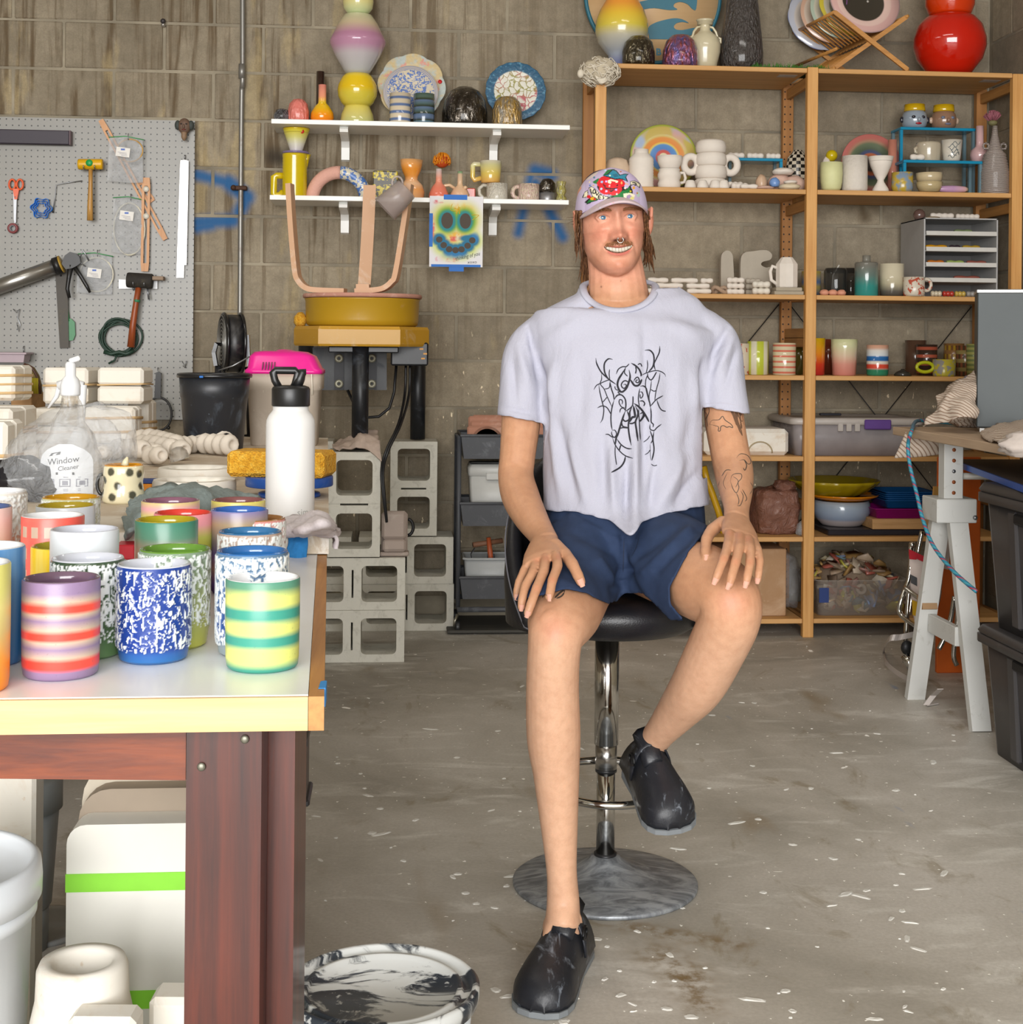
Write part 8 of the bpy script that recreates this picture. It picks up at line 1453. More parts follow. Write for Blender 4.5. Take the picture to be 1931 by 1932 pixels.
def face_disp(x,z):
 ax=np.abs(x);d=np.zeros_like(x)
 t=np.clip((.012-z)/.052,0,1);rid=np.where((z<.012)&(z>-.052),.0045+.0185*t**1.25,0)*np.exp(-(x/(.0085+.0045*t))**2)
 rid*=np.clip((z+.055)/.008,0,1);d+=rid
 d+=.0105*g2(x,z,0,-.0405,.0120,.0095)+.0105*g2(ax,z,.0150,-.0440,.0064,.0072)-.005*g2(ax,z,.0235,-.041,.004,.009)
 d-=.0105*g2(ax,z,EX,.000,.0185,.0115)+.003*g2(ax,z,.013,.003,.006,.012)
 d+=.0048*g2(ax,z,.030,.0165,.022,.0065)+.002*g2(x,z,0,.022,.012,.012)
 d+=.0075*g2(ax,z,.041,-.030,.017,.015)+.003*g2(ax,z,.030,-.022,.012,.006)
 fx=np.interp(-z,[.040,.052,.066,.080],[.022,.029,.0375,.040]);d-=.0034*np.exp(-((ax-fx)/.0042)**2)*np.clip((-.036-z)/.008,0,1)*np.clip((z+.088)/.012,0,1)
 d+=.0060*g2(x,z,0,-.062,.026,.016)-.0022*g2(x,z,0,-.087,.018,.006)+.0062*g2(x,z,0,-.105,.016,.012)
 v=z-mouth_c(x);h=mouth_h(x);ins=np.clip(1-np.abs(x)/.0325,0,1)
 d+=ins**.4*(.0030*np.exp(-((v-h-.0030)/.0030)**2)+.0046*np.exp(-((v+h+.0042)/.0042)**2))
 car=1/(1+np.exp((np.abs(v)-h)/.0007));d-=.013*car*(h>.0004)
 return d
def head_mb(mb):
 nz,na=210,300;vs=[];Zs=np.concatenate([np.linspace(-.124,-.1,28,endpoint=False),np.linspace(-.1,.03,134,endpoint=False),np.linspace(.03,.103,40)])
 A=np.linspace(0,2*math.pi,na,endpoint=False);A=A-.42*np.sin(2*A)*0;i0=len(mb.v)
 A=math.pi/2+(A-math.pi)*(1-.0)
 rows=[]
 for z in Zs:
  w_,f_,b_=(np.interp(z,zs_,q)for q in(ws_,fs_,bs_));ca,sa=np.cos(A),np.sin(A)
  p=2.25;x=w_*np.sign(ca)*np.abs(ca)**(2/p);yc=(f_+b_)/2 if z>-.03 else b_*.4+f_*.6-.03;y=np.where(sa>=0,yc+(f_-yc)*np.abs(sa)**(2/2.1),yc-(yc-b_)*np.abs(sa)**(2/p))
  fr=np.clip((sa-.12)/.35,0,1);y=y+face_disp(x,np.full_like(x,z))*fr;rows.append(np.stack([x,y,np.full_like(x,z)],1))
 M3=np.array([list(HX),list(HY),list(HZ)]);o=np.array(H0);rings=[]
 for r_ in rows:rings.append([tuple(v)for v in(r_@M3+o)])
 mb.loft(rings,True,True)
body=MB();head_mb(body)
for sg in(-1,1):
 for(h,r_,o_)in((.0062,.0027,0),(.0090,.0031,0),(.0120,.0030,0),(-.0054,.0024,0),(-.0080,.0027,0),(-.0106,.0028,0)):
  pts=[]
  for u in np.linspace(-1.12,1.12,13):
   x=sg*EX+u*.0150;z=h*max(0,1-u*u)+(.0008*u*sg);rr_=.0127;y=EYC+math.sqrt(max(0,rr_**2-(x-sg*EX)**2*.55-z*z));pts.append(HW(x,y-.0004,z))
  body.tube(pts,[.0018]+[r_]*11+[.0018],8)
 eo=.005 if sg>0 else-.004;e0=HW(sg*(.0735+eo),-.012,-.008)
 body.sphere(e0,(1,1,1),14,10);k=14*9+2
 Me=Matrix((HX,HY,HZ)).transposed();
 for i in range(len(body.v)-k,len(body.v)):
  v=Vector(body.v[i])-e0;v=Vector((v.x*.011+(.010 if True else 0)*sg*(.4+.3*v.z),v.y*.019,v.z*.031));body.v[i]=tuple(e0+Me@v)
 body.tube([HW(sg*(.079+eo+.009*math.sin(t)*.6),-.012-.018*math.cos(t+.3),-.006+.029*math.sin(t))for t in np.linspace(-.6,2.9,12)],.0042,8)
limb(body,[(1157,470,3.145,50,1.0),(1164,520,3.15,53,1.0),(1167,556,3.15,58,.98),(1169,588,3.165,64,.6),(1172,625,3.14,100,.5)])
limb(body,[(1085,628,3.16,28,1.1),(1172,612,3.16,34,1.4),(1262,620,3.16,28,1.1)])
limb(body,[(1172,640,3.13,120,.52),(1176,760,3.13,122,.56),(1178,900,3.09,122,.58),(1180,985,3.07,120,.58),(1178,1030,3.07,100,.5)])
limb(body,[(1040,640,3.15,30),(1006,668,3.15,34),(986,740,3.125,36),(983,800,3.10,37),(977,860,3.07,34),(974,900,3.05,34),(983,938,3.0,36),(1001,975,2.93,32),(1022,1008,2.845,26,.8),(1029,1024,2.795,27,.7)])
limb(body,[(1310,634,3.15,30),(1344,664,3.15,34),(1362,730,3.125,36),(1367,790,3.10,37.5),(1377,850,3.06,37),(1385,890,3.02,37),(1389,925,2.95,32),(1390,960,2.87,25,.8),(1391,982,2.82,26,.72)])
def dirof(a,b):return(C(*b)-C(*a)).normalized()
def palm(mb,wrist,knuck,w_side,hw,th):
 a,b=C(*wrist),C(*knuck);D=(b-a).normalized();W=w_side-D*w_side.dot(D);W.normalize();N=D.cross(W)
 if N.dot(_F)>0:N=-N
 P=[a,a.lerp(b,.3),a.lerp(b,.62),a.lerp(b,.92),b+D*.008];rr=[hw*.66,hw*.82,hw*.97,hw*1.0,hw*.86];ee=[th/(hw*.7)*1.0,th/(hw*.85),th/hw*.92,th/hw*.78,th/hw*.6]
 mb.tube(P,rr,20,ell=ee,up=N);return N
def finger(mb,pts,r0,r1):
 P=[C(*p)for p in pts];m=len(P);S=spline(P,6);n=len(S);rr=[]
 for i in range(n):
  t=i/(n-1);r=r0+(r1-r0)*t;u=t*(m-1);k=abs(u-round(u));r*=1+.07*math.exp(-(k/.16)**2)*(0<round(u)<m-1)
  rr.append(r)
 d=(S[-1]-S[-2]).normalized();S=S+[S[-1]+d*r1*.45,S[-1]+d*r1*.8];rr=rr+[r1*.86,r1*.42]
 mb.tube(S,rr,14);return S
NAILS=[]
def hand(mb,wrist,knuck,side,hw,th,fingers,thumb):
 palm(mb,wrist,knuck,side,hw,th)
 for pts,r0,r1 in fingers:finger(mb,pts,r0,r1);NAILS.append((pts[-2],pts[-1],r1))
 finger(mb,thumb[0],thumb[1],thumb[2]);NAILS.append((thumb[0][-2],thumb[0][-1],thumb[2]))
hand(body,(1027,1016,2.815),(1022,1056,2.697),(C(1056,1048,2.68)-C(992,1060,2.705)),.0385,.0165,[([(1049,1046,2.695),(1052,1068,2.650),(1043,1094,2.612),(1039,1115,2.596),(1036,1127,2.590)],.0100,.0077),([(1030,1053,2.695),(1026,1078,2.650),(1013,1110,2.615),(1002,1140,2.595),(996,1158,2.590)],.0102,.0078),([(1013,1057,2.705),(1006,1080,2.665),(992,1106,2.640),(986,1130,2.625),(984,1146,2.622)],.0098,.0074),([(998,1058,2.720),(989,1078,2.695),(980,1098,2.680),(976,1114,2.675),(975,1126,2.672)],.0088,.0068)],([(1046,1026,2.760),(1066,1046,2.715),(1080,1064,2.675),(1091,1086,2.650),(1097,1099,2.640)],.0135,.0090))
hand(body,(1391,978,2.83),(1398,1016,2.70),(C(1424,1022,2.70)-C(1372,1008,2.69)),.0375,.0165,[([(1377,1006,2.70),(1374,1030,2.64),(1366,1054,2.598),(1356,1080,2.578),(1350,1096,2.574)],.0100,.0077),([(1396,1011,2.69),(1395,1034,2.628),(1389,1060,2.59),(1381,1088,2.568),(1376,1105,2.562)],.0102,.0078),([(1412,1016,2.695),(1416,1036,2.635),(1416,1060,2.598),(1411,1086,2.575),(1408,1102,2.570)],.0098,.0075),([(1423,1021,2.71),(1430,1038,2.655),(1434,1058,2.62),(1432,1080,2.60),(1430,1095,2.595)],.0090,.0068)],([(1366,984,2.80),(1345,1000,2.765),(1334,1018,2.735),(1332,1040,2.705),(1333,1053,2.69)],.0130,.0088))
limb(body,[(1108,1050,3.0,74,.78),(1088,1100,2.86,74,.82),(1068,1146,2.72,72,.9),(1054,1182,2.635,60,.95),(1047,1215,2.615,51,1.05),(1043,1290,2.635,50,1.2),(1045,1390,2.65,51,1.2),(1050,1460,2.655,44,1.15),(1055,1550,2.66,36,1.1),(1060,1640,2.665,29,1.15),(1063,1700,2.67,31,1.25),(1062,1745,2.655,34,1.4)],28,16)
body.sphere(C(1046,1190,2.60),(.036,.026,.042),20,14)
limb(body,[(1062,1745,2.665,36,1.3),(1053,1785,2.615,34,.6),(1038,1840,2.56,36,.36),(1026,1876,2.52,34,.28)],20)
limb(body,[(1225,1052,3.0,74,.78),(1272,1080,2.87,68,.76),(1328,1100,2.75,74,.9),(1372,1124,2.67,62,.95),(1378,1165,2.665,58,1.0),(1352,1225,2.72,55,1.1),(1318,1290,2.79,50,1.15),(1280,1340,2.86,39,1.1),(1246,1382,2.92,29,1.15),(1226,1410,2.955,28,1.3),(1218,1432,2.965,30,1.3)],28,16)
body.sphere(C(1382,1140,2.645),(.036,.026,.042),20,14)
limb(body,[(1216,1432,2.965,32,1.2),(1226,1470,2.915,30,.6),(1244,1518,2.865,32,.4),(1254,1542,2.84,30,.3)],20)
me,co=remesh(body,.0021,5)
sx,sy,sd=projn(co);M3=np.array([list(HX),list(HY),list(HZ)]).T;hl=(co-np.array(H0))@M3;hx,hy,hz=hl[:,0],hl[:,1],hl[:,2]
head_m=(sy<545)&(sx>1060)&(sx<1260)
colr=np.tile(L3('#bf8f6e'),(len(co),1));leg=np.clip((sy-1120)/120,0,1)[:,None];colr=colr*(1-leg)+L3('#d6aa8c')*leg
rs=np.random.RandomState(3);
def blend(mask,c_,a=1.):global colr;k=np.clip(mask*a,0,1)[:,None];colr=colr*(1-k)+L3(c_)*k
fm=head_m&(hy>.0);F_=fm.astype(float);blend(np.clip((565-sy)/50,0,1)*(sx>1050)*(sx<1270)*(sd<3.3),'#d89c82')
blend(F_*g2(np.abs(hx),hz,.040,-.034,.022,.018),'#c8735c',.45);blend(F_*g2(hx,hz,0,-.042,.017,.014),'#bd6553',.32);blend(F_*g2(hx,hz,0,.03,.05,.012),'#c98568',.4);blend(F_*g2(hx,hz,0,-.105,.024,.016),'#c77f68',.45)
v=hz-mouth_c(hx);h=mouth_h(hx);inl=(np.abs(hx)<.0325).astype(float)
must=F_*np.exp(-((hz+.0535+.10*np.abs(hx))/.0062)**2)*np.clip((.037-np.abs(hx))/.012,0,1);blend(must,'#9c6a42',.55)
blend(F_*g2(hx,hz,0,-.098,.03,.016)*.8+F_*np.exp(-((np.abs(hx)-.045)/.012)**2)*np.exp(-((hz+.085)/.02)**2),'#a36b48',.35)
up_=F_*inl*np.exp(-((v-h-.0022)/.0021)**2)*np.clip((.031-np.abs(hx))/.006,0,1);lo_=F_*inl*np.exp(-((v+h+.0036)/.0034)**2)*np.clip((.029-np.abs(hx))/.008,0,1);blend(up_,'#b05a4e',.8);blend(lo_,'#b8574f',.85)
blend(F_*inl*(np.abs(v)<h*.95).astype(float)*(h>.0006),'#2b0f0e',1.)
blend(F_*np.exp(-((hz-.0150+6.*(np.abs(hx)-.028)**2)/.0036)**2)*np.clip((np.abs(hx)-.011)/.004,0,1)*np.clip((.048-np.abs(hx))/.008,0,1),'#7a4d2e',.8)
blend(F_*np.exp(-((hz-.0062*np.clip(1-((np.abs(hx)-EX)/.0138)**2,0,1))/.0014)**2)*(np.abs(np.abs(hx)-EX)<.0135),'#6d3d2c',.55)
blend(F_*g2(np.abs(hx),hz,.0090,-.0508,.0042,.0024),'#431812',.95)
blend(head_m*(np.abs(hx)>.07),'#c97861',.5)
kn=[(1053,1050),(1030,1053),(1013,1057),(1043,1094),(1013,1110),(1377,1006),(1396,1011),(1412,1016),(1366,1054),(1389,1060),(1416,1060)]
for(kx,ky)in kn:blend(np.exp(-((sx-kx)/7)**2-((sy-ky)/6)**2)*(sd<2.8),'#c07a5c',.5)
for(kx,ky)in((1046,1186),(1384,1138)):blend(np.exp(-((sx-kx)/30)**2-((sy-ky)/28)**2)*(sd<2.75),'#d0836a',.4)
for(kx,ky,r_)in((1135,541,1.6),(1172,530,1.2)):blend(np.exp(-((sx-kx)/r_)**2-((sy-ky)/r_)**2)*(sd<3.2),'#4a2618',.9)
colr*=(1+rs.uniform(-.03,.03,(len(co),1)))
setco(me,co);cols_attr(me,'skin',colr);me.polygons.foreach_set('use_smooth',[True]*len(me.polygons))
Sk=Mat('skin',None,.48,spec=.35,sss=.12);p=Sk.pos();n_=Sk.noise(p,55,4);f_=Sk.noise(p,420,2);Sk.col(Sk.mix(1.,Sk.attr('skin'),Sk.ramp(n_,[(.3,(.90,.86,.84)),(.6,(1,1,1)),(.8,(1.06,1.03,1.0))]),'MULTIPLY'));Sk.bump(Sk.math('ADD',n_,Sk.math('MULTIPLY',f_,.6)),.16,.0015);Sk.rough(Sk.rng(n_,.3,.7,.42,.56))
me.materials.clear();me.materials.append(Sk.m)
seat_c=C(1150,1130,3.06);PO=Vector((seat_c.x,seat_c.y,0))
man=bpy.data.objects.new('person',me);LINK(man);me.transform(Matrix.Translation(-PO));man.location=PO
tag(man,'seated man in rose-embroidered cap, white t-shirt and navy shorts on the bar stool','person')
def bvh_of(o):
 ev=o.evaluated_get(bpy.context.evaluated_depsgraph_get());m_=ev.to_mesh();vv=[world_loc(o)+v.co for v in m_.vertices];t=BVHTree.FromPolygons(vv,[tuple(p.vertices)for p in m_.polygons]);ev.to_mesh_clear();return t
def cast(t,px,py):r=ray(px,py).normalized();h=t.ray_cast(CAM,r);return h[0],h[1],r
def strips(t,lines,wpx,nm,mat,parent,off=.0012,step=2.2,taper=True):
 mb=MB()
 for ln in lines:
  wp=wpx
  if isinstance(ln,tuple):ln,wp=ln
  S=spline([Vector((x,y,0))for x,y in ln],10);L=sum((b-a).length for a,b in zip(S,S[1:]));k=max(2,int(L/step));out=[];acc=0;tgt=0;pts=[S[0]]
  for a,b in zip(S,S[1:]):
   acc+=(b-a).length
   if acc>=step:pts.append(b);acc=0
  pts.append(S[-1]);n=len(pts);row=[]
  for i,q in enumerate(pts):
   d=(pts[min(i+1,n-1)]-pts[max(i-1,0)]);
   if d.length<1e-6:continue
   d.normalize();s_=Vector((-d.y,d.x,0));w_=wp/2*(max(.25,min(1,1.9*math.sin(math.pi*(i+.35)/(n-.3))))if taper else 1);pr=[]
   for sg in(-1,1):
    h,nn,r=cast(t,q.x+s_.x*w_*sg,q.y+s_.y*w_*sg)
    if h is None:pr=None;break
    pr.append(h-r*off)
   if pr:row.append(pr)
  if len(row)>1:mb.add([p for r_ in row for p in r_],[(2*i,2*i+1,2*i+3,2*i+2)for i in range(len(row)-1)])
 return part(nm,mb,mat,parent)
bt=bvh_of(man)
for sg in(-1,1):
 M=MATS.get('eye_blue')
 if M is None:
  E=Mat('eye_blue',None,.06,coat=.6);p=E.obj();X,Y_,Z=E.sep(p);rr_=E.math('SQRT',E.math('ADD',E.math('MULTIPLY',X,X),E.math('MULTIPLY',Z,Z)));E.col(E.ramp(E.math('MULTIPLY',rr_,100),[(0,'#0a0c10'),(.19,'#0a0c10'),(.23,'#4d7f9e'),(.43,'#3c6c8f'),(.50,'#182c3c'),(.55,'#d8d3cd'),(1,'#cfc4bc')]));M=E.m
 ey=obj('eye',MB().sphere((0,0,0),.0125,24,16),M,man);ey.matrix_local=Matrix.Translation(HW(sg*EX,EYC,.0006)-PO)@Matrix((HX,HY,HZ)).transposed().to_4x4()
mb=MB();rows=[]
nx=57
for j,vv in enumerate(np.linspace(1,-1,7)):
 r_=[]
 for i,x in enumerate(np.linspace(-.0285,.0285,nx)):
  h_=mouth_h(np.array(x))*.99;c_=mouth_c(np.array(x));ph=(x/.0068)%1.0;sc_=abs(math.sin(math.pi*(x/.0068+.0)));y=.0808-.30*x*x*10-.0022*(1-min(1,sc_*2.6));lower=-(.55+.25*min(1,sc_*3))*h_;z=c_+h_*1.1 if j==0 else c_+(h_*1.1)*(vv+1)/2+lower*(1-(vv+1)/2);r_.append(HW(x,y-.002*(vv<-.9),z))
 rows.append(r_)
mb.add([p for r_ in rows for p in r_],[(i*nx+k,i*nx+k+1,(i+1)*nx+k+1,(i+1)*nx+k)for i in range(6)for k in range(nx-1)],True);part('teeth',mb,simple('teeth','#b3aa99',.3,var=.03),man)
ringm=simple('nose_ring_steel','#c9c7c2',.15,1.);part('nose_ring',MB().tube([HW(.0065*math.sin(t),.108+.001*math.cos(t),-.0515-.0058*math.cos(t)*1.0)for t in np.linspace(-2.3,2.3,16)],.0009,6),ringm,man);
for s_ in(-1,1):part('nose_ring_bead',MB().sphere(HW(s_*.0048,.108,-.0478),.0018,8,6),ringm,man)
nl=simple('fingernail','#dba692',.25,var=.02)
for(a,b,r_)in NAILS:
 px,py=b[0]+(b[0]-a[0])*.12,b[1]+(b[1]-a[1])*.12;h,nn,r0=cast(bt,px,py)
 if h is None:continue
 dr=(C(*b)-C(*a)).normalized();dr=(dr-nn*dr.dot(nn)).normalized();sd_=nn.cross(dr);rows=[]
 for u in np.linspace(-1,1,7):rows.append([h+dr*(r_*.95*w_)+sd_*(r_*.62*u)*(1 if w_<.5 else.85)-nn*(r_*.28*u*u)+nn*.0006 for w_ in(-1,-.5,0,.5,.85)])
 mb=MB();mb.add([p for q in rows for p in q],[(i*5+k,i*5+k+1,(i+1)*5+k+1,(i+1)*5+k)for i in range(6)for k in range(4)],True);part('fingernail',mb,nl,man)
hairm=Mat('brown_hair',None,.5,spec=.4);p=hairm.pos();hairm.col(hairm.ramp(hairm.noise(hairm.map(p,(300,300,12)),1.,3),[(.3,'#3b2414'),(.5,'#5f3e24'),(.75,'#8a6040')]));hairm.bump(hairm.noise(hairm.map(p,(500,500,10)),1.,2),.5,.002);hairm=hairm.m
rr=random.Random(9);mb=MB()
def lock(x0,y0,x1,y1,d0,d1,r,sway=6):
 k=5;P=[]
 for i in range(k+1):
  t=i/k;P.append(C(x0+(x1-x0)*t+sway*math.sin(t*math.pi*rr.uniform(.8,1.6))*rr.uniform(-.4,1)*.6,y0+(y1-y0)*t,d0+(d1-d0)*t))
 S=spline(P,3);n=len(S);mb.tube(S,[r*d0/F_PX*(1-.85*(i/(n-1))**1.6)for i in range(n)],6,ell=.6)
for i in range(46):lock(rr.uniform(1088,1104),398,rr.uniform(1085,1104),rr.uniform(440,498),rr.uniform(3.07,3.14),rr.uniform(3.10,3.18),rr.uniform(2.6,4.6),-6)
for i in range(24):lock(rr.uniform(1092,1112),455,rr.uniform(1090,1113),rr.uniform(505,545),3.19,3.23,rr.uniform(3,5),4)
for i in range(26):lock(rr.uniform(1212,1222),398,rr.uniform(1210,1228),rr.uniform(438,478),rr.uniform(3.07,3.13),rr.uniform(3.10,3.16),rr.uniform(2.4,4.4),6)
for i in range(24):lock(rr.uniform(1212,1226),445,rr.uniform(1214,1238),rr.uniform(480,518),3.19,3.22,rr.uniform(3,5),4)
for(x0,y0,x1,y1)in((1094,408,1070,411),(1093,414,1071,421),(1094,420,1078,424)):lock(x0,y0,x1,y1,3.12,3.12,1.6,3)
part('hair',mb,hairm,man,'shoulder-brushing brown hair below the cap',kind='stuff')
mb=MB()
for sg in(-1,1):
 for i in range(110):
  u=rr.uniform(0,1);x=sg*(.012+.034*u);z=.0150-6.*(abs(x)-.028)**2+rr.uniform(-.0022,.0022);h,nn,r0=cast(bt,*proj(HW(x,.09,z)))
  if h is not None:d=(HX*sg*.8+HZ*(.5-.7*u)).normalized();mb.tube([h,h+d*.0035+nn*.001,h+d*.007+nn*.0008],[.0006,.0006,.0002],4)
for i in range(170):
 x=rr.uniform(-.028,.028);z=-.0545-.10*abs(x)+rr.uniform(-.005,.004);h,nn,r0=cast(bt,*proj(HW(x,.09,z)))
 if h is not None:d=(HX*(x*16)+HZ*-.8).normalized();mb.tube([h,h+d*.002+nn*.001,h+d*.0045+nn*.0008],[.0004,.0004,.0002],4)
part('facial_hair',mb,simple('ginger_hair','#8f6038',.5),man,'eyebrows and light ginger moustache',kind='stuff')
cap=[];nu,nv=190,120
CW,CT=.0790,.1095
def capp(u,v):
 a=R(112*u);b=R(90*v);zz=.026+.030*(1-math.cos(a))*-.42;rx=CW*math.cos(b)**.72;ry=.104*math.cos(b)**.72
 return HW(rx*math.sin(a),ry*math.cos(a)-.004,zz-.008*abs(u)+(.1135-zz)*math.sin(b)**.92)
vs=[capp(-1+2*i/nu,j/nv*.985)for j in range(nv+1)for i in range(nu+1)];fs=[(j*(nu+1)+i,j*(nu+1)+i+1,(j+1)*(nu+1)+i+1,(j+1)*(nu+1)+i)for j in range(nv)for i in range(nu)]
mb=MB();mb.add(vs,fs,True);cvx=np.array([list(v)for v in vs]);cpx,cpy,cd_=projn(cvx)
cc=np.tile(L3('#b3a3bf'),(len(vs),1));
def inpoly(px,py,poly):
 poly=[(x/6.9+1060,y/6.9+300)for x,y in poly];ins=np.zeros(len(px),bool);n=len(poly)
 for i in range(n):
  x0,y0=poly[i];x1,y1=poly[(i+1)%n];c_=((y0>py)!=(y1>py))&(px<(x1-x0)*(py-y0)/(y1-y0+1e-9)+x0);ins^=c_
 return ins
def ellp(cx_,cy_,rx,ry,rot=0):return[(cx_+rx*math.cos(t)*math.cos(rot)-ry*math.sin(t)*math.sin(rot),cy_+rx*math.cos(t)*math.sin(rot)+ry*math.sin(t)*math.cos(rot))for t in np.linspace(0,6.283,20)[:-1]]
BLK,RED,GRN,TL,CRM='#141114','#c4101c','#126b2e','#17778f','#dfd6b8'
front=(np.array([(v-CAM).dot(_F)for v in vs])<HD+.02)
side=np.abs(cpx-1156)>52;cc[side]=L3('#c2b4cf')
PNT=[(ellp(350,200,150,60,-.5),'#c9b9b0'),(ellp(930,300,110,150,.3),'#b8a6c6'),([(330,590),(300,560),(380,490),(470,470),(520,520),(430,550)],BLK),([(320,580),(380,510),(450,500),(470,530)],GRN),([(540,210),(600,140),(690,130),(700,200),(640,240)],GRN),([(400,300),(480,250),(540,260),(500,330),(430,320)],GRN),([(690,480),(760,400),(860,380),(900,330),(930,440),(840,540),(760,520)],BLK),([(700,490),(770,420),(850,400),(880,360),(910,440),(830,520),(760,500)],GRN),([(600,480),(700,470),(800,540),(690,510)],GRN),(ellp(640,350,180,118),BLK),(ellp(560,300,85,78,-.4),RED),(ellp(720,300,95,75,.4),RED),(ellp(560,400,80,60,.4),RED),(ellp(700,410,90,60,-.4),RED),(ellp(500,320,40,40),RED),(ellp(785,320,42,42),RED),(ellp(640,330,98,56),BLK),(ellp(640,318,92,46),RED),(ellp(645,375,90,20),BLK),(ellp(648,362,82,18),RED),([(600,280),(640,262),(740,285),(730,310),(650,300),(640,325),(610,315)],CRM),([(630,285),(720,298),(660,312)],RED),([(560,380),(640,410),(720,380),(650,430)],BLK),([(530,215),(600,195),(660,130),(720,150),(760,205),(820,190),(872,195),(840,235),(865,300),(800,270),(760,262),(700,270),(610,240)],BLK),([(545,214),(610,202),(668,142),(712,160),(752,215),(822,200),(860,204),(828,234),(848,288),(800,258),(755,250),(700,256),(620,230)],TL),([(660,200),(720,190),(745,225),(690,240)],'#0f5a70'),([(350,375),(390,355),(440,390),(530,470),(640,500),(690,470),(660,520),(480,525),(400,490)],BLK),([(360,380),(395,364),(440,402),(530,480),(620,505),(560,518),(470,520),(405,480)],CRM),([(300,430),(345,400),(350,500),(265,505)],BLK),([(300,440),(335,415),(340,490),(285,498)],CRM),([(890,290),(950,280),(1030,320),(1020,380),(950,330),(900,350)],BLK),([(898,296),(948,288),(1020,325),(1012,365),(952,320),(905,338)],CRM),(ellp(355,490,26,22),RED),(ellp(400,515,26,22),'#d99a1a'),(ellp(430,525,16,14),RED),([(800,450),(900,440),(960,470),(930,530),(860,500),(820,520)],CRM),(ellp(880,490,34,26),'#9a86a6'),(ellp(920,510,26,20),'#cfc67a'),(ellp(940,375,17,20),'#d99a1a'),(ellp(900,420,12,12),'#d9b21a'),(ellp(1000,460,22,40),'#a9bdb0'),(ellp(985,445,10,12),'#b5772a'),(ellp(770,165,14,8),'#a85a20'),(ellp(830,380,14,12),CRM),(ellp(720,455,10,12),'#cfe0d0'),(ellp(850,325,28,10,.4),'#cfa58f'),(ellp(425,240,14,14),'#3b6f86'),(ellp(365,300,10,10),'#e8d79a'),(ellp(370,345,12,12),'#3f6fa8'),(ellp(415,345,8,8),'#d9a02a'),(ellp(525,298,15,15),'#8fb7e0'),(ellp(580,292,14,14),'#c9a0d8'),(ellp(515,388,15,15),'#a9d0e8'),(ellp(582,420,14,14),'#d8b0d8'),(ellp(626,350,12,12),'#e8b0b0'),(ellp(710,400,14,14),'#c0a0e0'),(ellp(782,308,12,18),'#e8a860'),(ellp(630,215,10,12),'#d8e8c0'),(ellp(570,148,10,12),'#b0e0f0')]
for poly,c_ in PNT:k=inpoly(cpx,cpy,poly)&front;cc[k]=L3(c_)
me_=mesh('cap',mb,Mat('cap_cloth',None,.7).m);Mc=bpy.data.materials['cap_cloth'];MC=Mat('cap_embroidery',None,.62);MC.col(MC.attr('print'));MC.bump(MC.noise(MC.obj(),700,2),.25,.001);me_.materials.clear();me_.materials.append(MC.m);cols_attr(me_,'print',cc)
capo=bpy.data.objects.new('cap',me_);LINK(capo);capo.parent=man;me_.transform(Matrix.Translation(-PO));capo['label']='lilac trucker cap with embroidered red rose, bluebird and scroll reading LOVE';sm_=capo.modifiers.new('solid','SOLIDIFY');sm_.thickness=.002;sm_.offset=-1
mb=MB();rows=[]
for j in range(13):
 b=R(90*j/12*.985);rows.append([HW(.0775*math.cos(b)**.72*math.sin(R(a)),(.104*math.cos(R(a))if abs(a)<90 else.112*math.cos(R(a)))*math.cos(b)**.72-.004,.004+.1095*math.sin(b)**.92)for a in np.linspace(105,255,25)])
mb.loft(rows,False,True,False);bkc=part('cap_back',mb,simple('cap_mesh','#b9abc9',.8),capo)
rows=[]
for j in range(9):
 t=j/8;r_=[]
 for i in range(41):
  u=-1+2*i/40;a=R(78*u);x0,y0=.0755*math.sin(a),.1035*math.cos(a)-.004;dr_=max(0,1-abs(u)**2.6);x=x0*(1+.02*t);y=y0+t*.058*dr_;z=.0400-5.6*x*x-.014*t*dr_;r_.append(HW(x,y,z))
 rows.append(r_)
mb=MB();n_=41;allv=[p for r_ in rows for p in r_];mb.add(allv+[p-HZ*.0045 for p in allv],[(i*n_+k,i*n_+k+1,(i+1)*n_+k+1,(i+1)*n_+k)for i in range(8)for k in range(40)]+[(9*n_+i*n_+k,9*n_+(i+1)*n_+k,9*n_+(i+1)*n_+k+1,9*n_+i*n_+k+1)for i in range(8)for k in range(40)]+[(8*n_+k,8*n_+k+1,17*n_+k+1,17*n_+k)for k in range(40)],True)
M=Mat('visor_cloth',None,.65);p=M.pos();vv=M.vor(p,130,'F1');vc=M.vor(p,130,'F1',1);M.col(M.mix(M.rng(vv,.18,.3,.75,0),M.mix(M.noise(p,40,2),'#bba9b8','#c9b3ac'),M.mix(.45,vc,'#cfc9a0')));part('visor',mb,M.m,capo)
ct_=bvh_of(capo);lw=simple('cap_lettering','#17141a',.6)
for ln_ in([(376,385),(388,440),(405,440)],[(425,395),(408,418),(418,450),(438,440),(440,408),(425,395)],[(446,420),(458,472),(482,440)],[(520,470),(490,468),(478,505),(505,525)],[(482,492),(510,498)],[(535,490),(552,505),(540,520)],[(920,310),(950,305),(975,330),(950,345)]):strips(ct_,[[(x/6.9+1060,y/6.9+300)for x,y in ln_]],1.7,'lettering',lw,capo,.0008,1.0,False)
sh=MB()
limb(sh,[(1178,1035,3.035,163,.78),(1182,985,3.04,162,.78),(1182,940,3.05,158,.78),(1178,870,3.08,156,.76),(1177,800,3.10,157,.74),(1177,720,3.12,163,.70),(1177,660,3.135,172,.62),(1178,622,3.14,178,.52),(1180,598,3.145,158,.46),(1177,578,3.15,122,.50),(1172,560,3.15,88,.66)],40,6)
